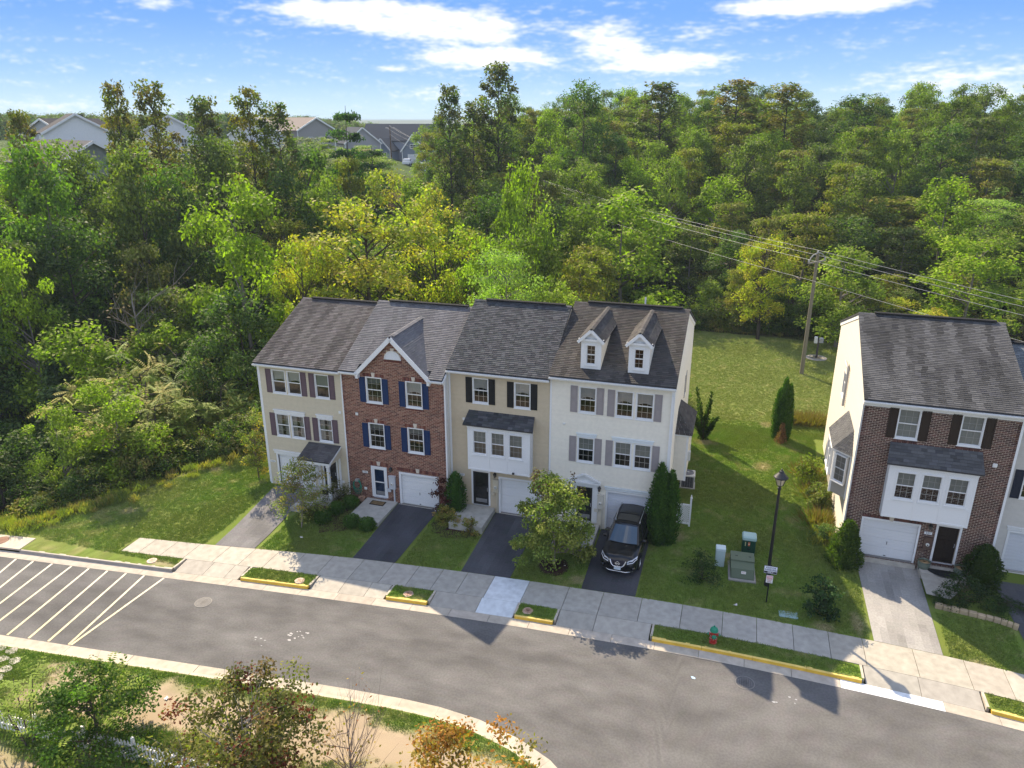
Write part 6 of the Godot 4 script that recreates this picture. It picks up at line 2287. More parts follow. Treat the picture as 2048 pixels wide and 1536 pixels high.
	var pd := MB.new()
	pd.lathe([Vector2(1.0, -0.1), Vector2(0.95, 0.06), Vector2(0.0, 0.08)], 16, Color(0.35, 0.31, 0.26))
	part(st, "pad", pd, M.concrete)
	var po := MB.new()
	po.tube([Vector3(0, 0, 0), Vector3(0, 1.7, 0)], [0.1, 0.1], 8, Color(0.06, 0.05, 0.05))
	part(st, "post", po, M.metal)
	var bx := MB.new()
	bx.bevel_box(Vector3(-0.4, 1.5, -0.1), Vector3(-0.1, 2.1, 0.2), 0.03, Color(0.6, 0.6, 0.57))
	bx.bevel_box(Vector3(0.02, 1.55, -0.1), Vector3(0.42, 2.05, 0.2), 0.08, Color(0.3, 0.3, 0.3))
	part(st, "meter_box", bx, M.metal)
	# garden edging wall by the brown brick house
	var wl2 := thing("garden_wall", "low curved border of tan stone blocks along the planting bed of the brown brick house", "garden wall", Vector3(0, 0, 0))
	var cp := [Vector2(28.5, 1.62), Vector2(29.4, 1.72), Vector2(30.4, 1.86), Vector2(31.2, 2.05), Vector2(31.75, 2.3)]
	for i in 11:
		var t0 := i / 11.0 * 3.999
		var t1 := (i + 1) / 11.0 * 3.999
		var a: Vector2 = cp[int(t0)].lerp(cp[int(t0) + 1], t0 - int(t0))
		var c: Vector2 = cp[int(t1)].lerp(cp[int(t1) + 1], t1 - int(t1))
		var mb := MB.new()
		var d := (c - a)
		mb.xf = Transform3D(Basis(Vector3.UP, -d.angle()), Vector3(a.x, land(a.x, a.y), a.y))
		mb.bevel_box(Vector3(0.01, -0.15, -0.11), Vector3(d.length() - 0.01, rng.randf_range(0.17, 0.24), 0.11), 0.025, vary(Color(0.42, 0.32, 0.2), 0.15))
		part(wl2, "stone_block", mb, M.concrete)
	# broken slabs at the left corner
	var bs := thing("slab_path", "patch of broken pale stone slabs in the grass at the left corner", "paving", Vector3(0, 0, 0))
	for i in 5:
		for j in 4:
			if rng.randf() < 0.15:
				continue
			var mb := MB.new()
			var c := Vector3(-12.2 + i * 0.62 + j * 0.1, -0.36, 16.75 + j * 0.5 - i * 0.06)
			var pts := []
			for k in 6:
				var a := TAU * k / 6.0 + rng.randf_range(-0.25, 0.25)
				pts.append(c + Vector3(cos(a) * 0.31, 0.03, -sin(a) * 0.25) * rng.randf_range(0.8, 1.05))
			for k in 6:
				pts[k].y = -0.33
				var q: Vector3 = pts[(k + 1) % 6]
				mb.quad(Vector3(pts[k].x, -0.45, pts[k].z), Vector3(q.x, -0.45, q.z), Vector3(q.x, -0.33, q.z), pts[k], Color(0.5, 0.46, 0.4))
			mb.poly(pts, vary(Color(0.43, 0.39, 0.32), 0.14), false)
			part(bs, "slab", mb, M.concrete)

func picket_fence() -> void:
	var t := thing("picket_fence", "white picket fence along the bottom edge behind the foreground trees", "fence", Vector3(0, 0, 0))
	var x := -9.5
	while x < 3.6:
		var z := 19.75 - 0.04 * x
		var y := land(x, z)
		var mb := MB.new()
		mb.box(Vector3(x, y + 0.04, z), Vector3(x + 0.075, y + 0.88, z + 0.018), WHITE)
		mb.tri(Vector3(x, y + 0.88, z + 0.018), Vector3(x + 0.075, y + 0.88, z + 0.018), Vector3(x + 0.0375, y + 0.96, z + 0.009), WHITE)
		mb.tri(Vector3(x + 0.075, y + 0.88, z), Vector3(x, y + 0.88, z), Vector3(x + 0.0375, y + 0.96, z + 0.009), WHITE)
		part(t, "picket", mb, M.paint)
		x += 0.145
	for k in [0.25, 0.68]:
		var mb := MB.new()
		for i in 6:
			var xa := lerpf(-9.5, 3.6, i / 6.0)
			var xb := lerpf(-9.5, 3.6, (i + 1) / 6.0)
			mb.bar(Vector3(xa, land(xa, 19.4) + k, 19.72 - 0.04 * xa), Vector3(xb, land(xb, 19.4) + k, 19.72 - 0.04 * xb), 0.035, 0.08, WHITE)
		part(t, "rail", mb, M.paint)
	for i in 7:
		var xa := lerpf(-9.4, 3.5, i / 6.0)
		var mb := MB.new()
		mb.box(Vector3(xa - 0.05, -0.7, 19.61 - 0.04 * xa), Vector3(xa + 0.05, land(xa, 19.4) + 1.0, 19.7 - 0.04 * xa), WHITE)
		part(t, "post", mb, M.paint)

# ---------------------------------------------------------------- poles and wires
func power_line() -> void:
	var poles := [[Vector3(24.4, 0, -32.1), 10.75, "tall weathered wooden utility pole on the back lawn"], [Vector3(-36.2, 0, -104.3), 9.6, "brown utility pole in the power line clearing"], [Vector3(-78.0, 0, -162.0), 8.8, "farthest utility pole, standing before the blue houses"]]
	var tops := []
	for k in 3:
		var e = poles[k]
		var at: Vector3 = on_land(e[0].x, e[0].z)
		var t := thing("utility_pole", e[2], "utility pole", at, 0.87 - 0.5 * PI + 0.05, "")
		var h: float = e[1]
		var mb := MB.new()
		mb.tube([Vector3(0, -0.5, 0), Vector3(0, h * 0.5, 0), Vector3(0, h, 0)], [0.19, 0.16, 0.12], 10, Color(0.2, 0.18, 0.13) if k == 0 else Color(0.1, 0.065, 0.04))
		part(t, "post", mb, M.bark)
		var ca := MB.new()
		if k == 0:
			# bowed bracket of the near pole
			var pts := []
			var rd := []
			for i in 11:
				var a := PI * i / 10.0
				pts.append(Vector3(0, h - 0.75 + sin(a) * 0.75, cos(a) * 1.15))
				rd.append(0.045)
			ca.tube(pts, rd, 6, Color(0.3, 0.3, 0.28))
			ca.bar(Vector3(0, h - 0.75, -1.25), Vector3(0, h - 0.75, 1.25), 0.1, 0.12, Color(0.24, 0.22, 0.18))
		else:
			ca.bar(Vector3(0, h - 0.4, -1.4), Vector3(0, h - 0.4, 1.4), 0.12, 0.14, Color(0.35, 0.33, 0.3))
		part(t, "crossarm", ca, M.wood)
		var tp := []
		for z in [-1.15, 0.0, 1.15]:
			var y := h - (0.62 if k == 0 else 0.3) if z != 0.0 else h + 0.05
			var ins := MB.new()
			ins.xf = Transform3D(Basis.IDENTITY, Vector3(0, y, z))
			ins.lathe([Vector2(0.05, -0.02), Vector2(0.09, 0.04), Vector2(0.06, 0.1), Vector2(0.08, 0.14), Vector2(0.0, 0.2)], 8, Color(0.4, 0.4, 0.38))
			part(t, "insulator", ins, M.gloss)
			tp.append(t.transform * Vector3(0, y + 0.18, z))
		tp.append(t.transform * Vector3(0, h * 0.78, 0.16))
		tops.append(tp)
	var endp := []
	for k in 4:
		endp.append(tops[0][k] + Vector3(50.6, -0.3, 52.1))
	tops.push_front(endp)
	var lab := ["outer power line wire nearer the lawn, strung between the utility poles", "middle and highest power line wire between the utility poles", "outer power line wire nearer the woods, strung between the utility poles", "lower single cable hanging under the power line wires"]
	for k in 4:
		var mb := MB.new()
		for s in 3:
			var a: Vector3 = tops[s][k]
			var b: Vector3 = tops[s + 1][k]
			var pts := []
			var rd := []
			var sag := 1.3 if s > 0 else 1.0
			for i in 25:
				var u := i / 24.0
				pts.append(a.lerp(b, u) - Vector3(0, 4.0 * sag * u * (1 - u), 0))
				rd.append(0.014)
			mb.tube(pts, rd, 5, Color(0.3, 0.3, 0.3))
		var o := part(self, "power_line", mb, M.metal)
		tag(o, lab[k], "power line")

# ---------------------------------------------------------------- the dark car in the cream house's driveway
func car() -> void:
	var t := thing("parked_car", "black compact crossover with roof rails parked nose out in the driveway of the cream townhouse", "car", on_land(13.93, 1.0, 0.03), -0.035)
	# local: nose toward +z, origin mid car on the ground; length 4.65, width 1.84, height 1.7
	t.rotation.x = 0.045
	t.scale = Vector3(1.04, 1.04, 1.04)
	var blk := Color(0.008, 0.008, 0.009)
	var st := [
		# z, lower half width, belt half width, sill y, belt y
		[2.32, 0.6, 0.62, 0.3, 0.66], [2.25, 0.74, 0.73, 0.24, 0.8], [2.05, 0.86, 0.83, 0.22, 0.9], [1.75, 0.9, 0.87, 0.24, 0.96], [1.3, 0.91, 0.88, 0.26, 1.01], [0.85, 0.905, 0.885, 0.27, 1.06],
		[0.3, 0.905, 0.89, 0.27, 1.08], [-0.5, 0.905, 0.89, 0.27, 1.1], [-1.2, 0.915, 0.895, 0.27, 1.12], [-1.75, 0.91, 0.88, 0.28, 1.13], [-2.1, 0.86, 0.83, 0.32, 1.12], [-2.28, 0.74, 0.72, 0.4, 1.05], [-2.33, 0.6, 0.6, 0.5, 0.95]]
	var rings := []
	for s in st:
		var lo: float = s[1]
		var hi: float = s[2]
		var y0: float = s[3]
		var y1: float = s[4]
		var bul := 0.03 if s[0] < 1.2 else 0.05
		rings.append([Vector3(lo * 0.8, y0, s[0]), Vector3(lo, y0 + 0.12, s[0]), Vector3(lo + 0.015, lerpf(y0, y1, 0.5), s[0]), Vector3(hi + 0.012, lerpf(y0, y1, 0.8), s[0]), Vector3(hi - 0.03, y1, s[0]), Vector3(hi * 0.62, y1 + bul, s[0]), Vector3(0.0, y1 + bul * 1.4, s[0]),
			Vector3(-hi * 0.62, y1 + bul, s[0]), Vector3(-hi + 0.03, y1, s[0]), Vector3(-hi - 0.012, lerpf(y0, y1, 0.8), s[0]), Vector3(-lo - 0.015, lerpf(y0, y1, 0.5), s[0]), Vector3(-lo, y0 + 0.12, s[0]), Vector3(-lo * 0.8, y0, s[0])])
	rings.reverse()
	var b := MB.new()
	for r in rings:
		r.reverse()
	rings.reverse()
	b.loft(rings, blk)
	b.poly(rings[0], blk, false)
	b.poly(rings[rings.size() - 1], blk, true)
	part(t, "body", b, M.car_paint)
	# greenhouse: base outline at belt, roof outline
	var base := [Vector3(0.78, 1.04, 1.08), Vector3(0.84, 1.08, 0.3), Vector3(0.85, 1.1, -0.6), Vector3(0.83, 1.12, -1.5), Vector3(0.66, 1.12, -2.16)]
	var roof := [Vector3(0.6, 1.6, 0.2), Vector3(0.63, 1.66, -0.15), Vector3(0.645, 1.69, -0.75), Vector3(0.62, 1.66, -1.45), Vector3(0.54, 1.58, -1.95)]
	var gh := MB.new()
	var ms := func(p: Vector3) -> Vector3:
		return Vector3(-p.x, p.y, p.z)
	for i in 4:
		for s in 2:
			var q := [base[i], base[i + 1], roof[i + 1], roof[i]]
			if s == 1:
				q = [ms.call(base[i + 1]), ms.call(base[i]), ms.call(roof[i]), ms.call(roof[i + 1])]
			gh.quad(q[0], q[1], q[2], q[3], blk)
	for i in 4:
		var n := 6
		for k in n:
			var crown := func(j: int, u: float) -> Vector3:
				var p: Vector3 = roof[j]
				return Vector3(lerpf(p.x, -p.x, u), p.y + 0.05 * sin(PI * u), p.z)
			gh.quad(crown.call(i, k / float(n)), crown.call(i + 1, k / float(n)), crown.call(i + 1, (k + 1) / float(n)), crown.call(i, (k + 1) / float(n)), blk)
	gh.quad(ms.call(base[0]), base[0], roof[0], ms.call(roof[0]), blk)
	gh.quad(base[4], ms.call(base[4]), ms.call(roof[4]), roof[4], blk)
	part(t, "cabin", gh, M.car_paint)
	# glass panels laid just proud of the cabin
	var panel := func(called: String, q: Array, off: float, inset: float, col: Color) -> void:
		var c: Vector3 = (q[0] + q[1] + q[2] + q[3]) / 4.0
		var nn: Vector3 = (q[2] - q[0]).cross(q[3] - q[1]).normalized()
		var p := []
		for v in q:
			p.append(v.lerp(c, inset) + nn * off)
		var mb := MB.new()
		mb.quad(p[0], p[1], p[2], p[3], col)
		for i in 4:
			var a: Vector3 = p[i]
			var d: Vector3 = p[(i + 1) % 4]
			mb.quad(a - nn * off, d - nn * off, d, a, g(0.01))
		part(t, called, mb, M.gloss)
	var wcol := Color(0.05, 0.075, 0.1)
	# windscreen bowed across
	var ws := MB.new()
	var n := 8
	for k in n:
		var u0 := lerpf(0.06, 0.94, k / float(n))
		var u1 := lerpf(0.06, 0.94, (k + 1) / float(n))
		var P := func(u: float, v: float) -> Vector3:
			var lo := Vector3(lerpf(-0.78, 0.78, u), 1.07 + 0.03 * sin(PI * u), 1.08 + 0.12 * sin(PI * u))
			var hi := Vector3(lerpf(-0.6, 0.6, u), 1.61 + 0.05 * sin(PI * u), 0.2 + 0.08 * sin(PI * u))
			return lo.lerp(hi, v) + Vector3(0, 0.012, 0.012)
		ws.quad(P.call(u0, 0.04), P.call(u1, 0.04), P.call(u1, 0.93), P.call(u0, 0.93), wcol)
		ws.quad(P.call(u0, 0.93), P.call(u1, 0.93), P.call(u1, 1.0) + Vector3(0, 0.0, -0.03), P.call(u0, 1.0) + Vector3(0, 0.0, -0.03), blk)
	part(t, "windscreen", ws, M.gloss)
	panel.call("rear_window", [base[4], ms.call(base[4]), ms.call(roof[4]), roof[4]], 0.008, 0.1, wcol * 0.5)
	for i in 3:
		panel.call("side_window", [base[i], base[i + 1], roof[i + 1], roof[i]], 0.008, 0.13, g(0.012))
		panel.call("side_window", [ms.call(base[i + 1]), ms.call(base[i]), ms.call(roof[i]), ms.call(roof[i + 1])], 0.008, 0.13, g(0.012))
	# roof glass in two panes
	for zz in [[0.0, -0.55], [-0.62, -1.5]]:
		var rg := MB.new()
		for k in 6:
			var P2 := func(u: float, z: float) -> Vector3:
				var y := 1.69 - 0.05 * pow((z + 0.75) / 0.8, 2)
				return Vector3(lerpf(-0.52, 0.52, u), y + 0.05 * sin(PI * lerpf(0.09, 0.91, u)) + 0.012, z)
			rg.quad(P2.call(k / 6.0, zz[0]), P2.call((k + 1) / 6.0, zz[0]), P2.call((k + 1) / 6.0, zz[1]), P2.call(k / 6.0, zz[1]), Color(0.03, 0.03, 0.026))
		part(t, "roof_glass", rg, M.gloss)
	for s in [-1, 1]:
		var rr := MB.new()
		rr.tube([Vector3(s * 0.6, 1.64, 0.02), Vector3(s * 0.615, 1.73, -0.1), Vector3(s * 0.635, 1.76, -0.8), Vector3(s * 0.61, 1.72, -1.55), Vector3(s * 0.58, 1.63, -1.7)], [0.022, 0.022, 0.022, 0.022, 0.022], 8, g(0.7))
		part(t, "roof_rail", rr, M.chrome)
		var mi := MB.new()
		mi.bevel_box(Vector3(s * 0.98 - 0.11, 1.06, 0.62), Vector3(s * 0.98 + 0.11, 1.2, 0.78), 0.045, blk)
		mi.bar(Vector3(s * 0.84, 1.08, 0.7), Vector3(s * 0.92, 1.1, 0.7), 0.06, 0.05, blk)
		part(t, "wing_mirror", mi, M.car_paint)
		# headlight: swept wedge wrapping the corner
		var hl := MB.new()
		var hp := [Vector3(s * 0.44, 0.78, 2.3), Vector3(s * 0.68, 0.82, 2.19), Vector3(s * 0.86, 0.9, 1.92), Vector3(s * 0.87, 0.97, 1.8), Vector3(s * 0.68, 0.93, 2.14), Vector3(s * 0.46, 0.87, 2.27)]
		var hc := Vector3.ZERO
		for p in hp:
			hc += p / 6.0
		hc += Vector3(s * 0.02, 0.03, 0.05)
		for i in 6:
			if s > 0:
				hl.tri(hc, hp[i], hp[(i + 1) % 6], Color(0.55, 0.57, 0.6))
			else:
				hl.tri(hc, hp[(i + 1) % 6], hp[i], Color(0.55, 0.57, 0.6))
		part(t, "headlight", hl, M.gloss)
		var dl := MB.new()
		dl.tube([Vector3(s * 0.46, 0.78, 2.36), Vector3(s * 0.7, 0.82, 2.26), Vector3(s * 0.87, 0.9, 1.98)], [0.016, 0.016, 0.012], 6, g(0.8))
		part(t, "light_strip", dl, M.gloss)
		# chrome wing of the grille
		var cw := MB.new()
		cw.tube([Vector3(s * 0.4, 0.88, 2.3), Vector3(s * 0.3, 0.66, 2.37), Vector3(s * 0.2, 0.58, 2.39), Vector3(0, 0.57, 2.4)], [0.035, 0.035, 0.03, 0.025], 8, g(0.75))
		part(t, "grille_trim", cw, M.chrome)
		var fg := MB.new()
		fg.bevel_box(Vector3(s * 0.68 - 0.12, 0.46, 2.12), Vector3(s * 0.68 + 0.12, 0.56, 2.3), 0.03, g(0.02))
		part(t, "fog_lamp", fg, M.gloss)
		for zf in [1.42, -1.33]:
			wheel(t, Vector3(s * 0.83, 0.35, zf), s)
			var ar := MB.new()
			var pts := []
			var rd := []
			for i in 11:
				var a := PI * (i / 10.0)
				pts.append(Vector3(s * 0.9, 0.36 + sin(a) * 0.42, zf + cos(a) * 0.43))
				rd.append(0.045)
			ar.tube(pts, rd, 6, g(0.012))
			part(t, "wheel_arch", ar, M.rubber)
		var dh := MB.new()
		for zz in [-0.35, -1.15]:
			dh.bar(Vector3(s * 0.925, 0.93, zz), Vector3(s * 0.925, 0.93, zz - 0.2), 0.03, 0.035, g(0.5))
		part(t, "door_handles", dh, M.chrome)
		var sl := MB.new()
		sl.bar(Vector3(s * 0.915, 0.36, 0.95), Vector3(s * 0.92, 0.36, -0.9), 0.03, 0.06, g(0.4))
		part(t, "sill_trim", sl, M.chrome)
		var tl := MB.new()
		tl.bevel_box(Vector3(s * 0.7 - 0.14, 0.92, -2.29), Vector3(s * 0.7 + 0.14, 1.08, -2.05), 0.04, Color(0.25, 0.01, 0.01))
		part(t, "tail_light", tl, M.gloss)
	var gr := MB.new()
	gr.poly([Vector3(-0.3, 0.62, 2.35), Vector3(0.3, 0.62, 2.35), Vector3(0.4, 0.86, 2.29), Vector3(-0.4, 0.86, 2.29)], Color(0.012, 0.015, 0.04), false)
	for i in 5:
		gr.bar(Vector3(-0.33, 0.65 + i * 0.045, 2.355 - i * 0.012), Vector3(0.33, 0.65 + i * 0.045, 2.355 - i * 0.012), 0.015, 0.012, g(0.03))
	part(t, "grille", gr, M.gloss)
	var em := MB.new()
	em.xf = Transform3D(Basis(Vector3.RIGHT, PI / 2 - 0.2), Vector3(0, 0.745, 2.37))
	em.lathe([Vector2(0.1, 0.0), Vector2(0.1, 0.025), Vector2(0.075, 0.025), Vector2(0.075, 0.0)], 20, g(0.8))
	em.box(Vector3(-0.125, 0.005, -0.02), Vector3(0.125, 0.03, 0.02), g(0.8))
	part(t, "emblem", em, M.chrome)
	var lp := MB.new()
	lp.bevel_box(Vector3(-0.16, 0.4, 2.3), Vector3(0.16, 0.56, 2.405), 0.008, Color(0.55, 0.64, 0.7))
	part(t, "number_plate", lp, M.plastic)
	var bm := MB.new()
	bm.tube([Vector3(-0.72, 0.31, 2.2), Vector3(-0.4, 0.28, 2.345), Vector3(0.4, 0.28, 2.345), Vector3(0.72, 0.31, 2.2)], [0.02, 0.028, 0.028, 0.02], 8, g(0.7))
	part(t, "bumper_trim", bm, M.chrome)
	var it := MB.new()
	it.bar(Vector3(-0.7, 0.5, 2.2), Vector3(0.7, 0.5, 2.2), 0.2, 0.14, g(0.006))
	part(t, "air_intake", it, M.rubber)
	var wi := MB.new()
	for s in [-0.55, 0.08]:
		wi.tube([Vector3(s, 1.1, 1.17), Vector3(s + 0.5, 1.13, 1.14)], [0.012, 0.008], 5, g(0.01))
	part(t, "wiper", wi, M.rubber)

func wheel(t: Node3D, at: Vector3, s: float) -> void:
	var mb := MB.new()
	mb.xf = Transform3D(Basis(Vector3.BACK, -PI / 2 * s), at)
	mb.lathe([Vector2(0.22, -0.11), Vector2(0.33, -0.11), Vector2(0.355, -0.08), Vector2(0.355, 0.08), Vector2(0.33, 0.11), Vector2(0.23, 0.11)], 24, g(0.012))
	var o := part(t, "wheel", mb, M.rubber)
	var r := MB.new()
	r.xf = mb.xf
	r.lathe([Vector2(0.23, 0.1), Vector2(0.21, 0.06), Vector2(0.0, 0.05)], 20, g(0.05))
	for i in 5:
		var a := TAU * i / 5.0
		r.bar(Vector3(cos(a) * 0.03, 0.09, sin(a) * 0.03), Vector3(cos(a) * 0.215, 0.095, sin(a) * 0.215), 0.055, 0.03, g(0.6))
	r.lathe([Vector2(0.235, 0.08), Vector2(0.235, 0.112), Vector2(0.215, 0.112), Vector2(0.21, 0.08)], 20, g(0.6))
	r.lathe([Vector2(0.05, 0.09), Vector2(0.045, 0.12), Vector2(0.0, 0.122)], 10, g(0.5))
	part(o, "rim", r, M.chrome)
const KEY_TREES := [
	["oak", 1, "a", "leafy_tree", "green tree covering the grey green deck house on the hill", -49.3, -27.0, 20.0, 4.3],
	["oak", 2, "d", "leafy_tree", "dull green tree below the tallest thin tree by the white gabled house", -51.1, -33.9, 15.9, 4.2],
	["fresh", 0, "b", "broad_tree", "broad leafy green tree at the frame edge, below the pale gabled house", -46.5, -21.2, 22.2, 5.4],
	["tall", 0, "a", "slender_tree", "thin reddish tree breaking the skyline over the grey roofs by the frame edge", -57.6, -29.7, 19.1, 2.4],
	["tall", 1, "a", "slender_tree", "tallest thin tree directly beside the white gabled house", -48.2, -33.9, 24.9, 2.9],
	["tall", 2, "a", "slender_tree", "tall forked tree with open tufted crown, second along from the white gabled house", -48.3, -39.2, 23.9, 3.4],
	["tall", 0, "b", "slender_tree", "thin dark tree on the skyline between the half bare tree and the rust topped one", -43.0, -41.1, 23.8, 3.2],
	["tall", 1, "c", "slender_tree", "thin skyline tree with a sparse rust coloured top", -40.6, -46.7, 24.2, 3.3],
	["tall", 2, "b", "slender_tree", "thin dark green skyline tree in front of the wide tan roof", -37.5, -47.6, 23.2, 3.6],
	["pine", 0, "d", "pine_tree", "flat topped dark pine beside the gap with the blue houses", -32.2, -55.5, 22.8, 3.8],
	["pine", 1, "d", "pine_tree", "lower dark pine at the edge of the power line gap", -31.5, -60.5, 15.9, 3.7],
	["oak", 0, "a", "leafy_tree", "green tree standing under the thin skyline trees near the grey deck house", -38.2, -24.1, 23.7, 4.7],
	["oak", 1, "b", "leafy_tree", "rounded mid green tree between the deck house and the yellow green plane tree", -38.0, -29.6, 21.3, 4.3],
	["oak", 2, "a", "leafy_tree", "green tree hiding the pale house wall on the hill", -38.5, -37.0, 22.2, 4.7],
	["oak", 0, "b", "leafy_tree", "dark green tree below the wide tan roof", -31.6, -43.1, 21.3, 5.2],
	["olive", 0, "c", "leafy_tree", "brownish green tree just in front of the flat topped pine", -29.0, -49.3, 20.3, 3.7],
	["fresh", 1, "a", "leafy_tree", "green tree behind the golden trees, below the flat topped pine", -27.3, -39.9, 20.5, 4.2],
	["fresh", 1, "c", "plane_tree", "tall yellow green plane tree with pale forking limbs behind the beige townhouse", -25.1, -22.1, 22.7, 5.7],
	["gold", 1, "c", "plane_tree", "narrow yellow green tree squeezed between the plane tree and the golden tree", -15.8, -16.4, 16.3, 3.0],
	["gold", 0, "a", "golden_tree", "wide golden yellow tree rising behind the red brick townhouse", -12.2, -20.8, 17.9, 6.8],
	["gold", 1, "a", "golden_tree", "golden tree at the foot of the power line clearing", -17.8, -40.4, 22.4, 5.7],
	["gold", 1, "c", "golden_tree", "yellow green tree behind the ridge between the brick and tan townhouses", -9.5, -28.8, 19.3, 4.8],
	["fresh", 0, "c", "loose_tree", "loose yellow green tree with long pale side limbs crossing the wires", -2.3, -35.7, 23.2, 3.8],
	["fresh", 2, "c", "leafy_tree", "yellowish tree behind the tan townhouse, beside the loose limbed tree", -3.7, -26.8, 17.5, 3.7],
	["locust", 0, "a", "feathery_tree", "pale feathery tree right behind the tan townhouse roof", 1.2, -17.9, 12.6, 3.9],
	["fresh", 1, "a", "leafy_tree", "low bright green tree peeping over the roof of the cream townhouse", 5.0, -16.9, 10.3, 2.8],
	["fresh", 2, "c", "yellow_tree", "yellow tree cut by the frame edge beside the dark woods", -36.3, -8.5, 17.7, 3.3],
	["oak", 1, "d", "dark_tree", "dark green tree behind the bright sumacs", -39.6, -17.0, 18.3, 5.1],
	["bare", 0, "a", "half_bare_tree", "greyish tree with bare branches above the bright sumacs", -29.7, -12.8, 15.8, 4.7],
	["olive", 1, "b", "thin_tree", "thin grey green tree beside the half bare one", -29.0, -16.2, 14.3, 4.3],
	["fresh", 0, "c", "bright_tree", "bright yellow green tree behind the largest sumac", -29.9, -6.8, 12.5, 4.9],
	["fresh", 1, "c", "bright_tree", "bright green tree with a yellow top, uphill of the sumacs", -27.5, -12.2, 11.9, 4.1],
	["oak", 2, "b", "leafy_tree", "green tree beside the side wall of the beige townhouse", -20.2, -13.2, 14.2, 4.2],
	["oak", 0, "d", "dark_tree", "dark tree in the thicket close to the beige townhouse", -19.7, -8.5, 11.0, 3.0],
	["fresh", 2, "c", "big_tree", "large bright yellow green tree behind the two dormers", 5.4, -53.6, 19.3, 7.8],
	["gold", 0, "c", "yellow_tree", "slim yellow green tree left of the utility pole top", 20.7, -42.5, 10.8, 3.4],
	["fresh", 0, "a", "leafy_tree", "fresh green tree touching the utility pole top", 28.1, -41.9, 9.7, 4.5],
	["gold", 1, "c", "leafy_tree", "yellowish tree above the ridge of the brown brick house", 34.2, -40.9, 5.4, 3.5],
	["fresh", 1, "c", "yellow_tree", "yellow green tree over the far end of the brown brick roof", 39.7, -45.7, 11.0, 5.5],
	["olive", 0, "c", "olive_tree", "wide layered olive tree halfway up the right hand slope", 36.6, -71.0, 8.7, 8.2],
	["locust", 1, "a", "feathery_tree", "pale feathery green tree on the slope by the frame edge", 45.5, -64.9, 9.9, 5.5],
	["tall", 0, "b", "slender_tree", "tallest sparse tree on the skyline above the tan townhouse", -17.2, -74.0, 25.9, 4.3],
	["tall", 1, "b", "slender_tree", "open topped tree on the skyline beside the power line gap", -23.0, -68.7, 23.8, 3.5],
	["tall", 2, "d", "slender_tree", "dark slender tree between the two tall ones beside the power line gap", -20.1, -70.9, 21.8, 3.6],
	["oak", 1, "b", "ridge_tree", "tall round topped oak on the ridge above the cream townhouse", -7.4, -83.8, 20.2, 4.9],
	["tall", 0, "b", "ridge_tree", "dark clump topped tree on the ridge above the dormers", 3.9, -93.8, 18.3, 5.2],
	["tall", 1, "a", "ridge_tree", "tall brownish tree on the ridge left of the utility pole", 15.0, -95.5, 18.3, 5.9],
	["tall", 2, "c", "ridge_tree", "rust tinted tree on the ridge above the utility pole", 22.5, -96.5, 17.3, 5.1],
	["oak", 2, "d", "ridge_tree", "dark pointed tree standing alone on the ridge above the brown brick house", 35.3, -105.5, 13.8, 6.1],
	["tall", 0, "b", "ridge_tree", "dark tufted tree on the far ridge toward the frame edge", 49.2, -111.3, 11.1, 5.8],
	["tall", 1, "b", "ridge_tree", "last tufted tree on the far ridge by the frame edge", 56.4, -111.7, 9.8, 4.9],
]

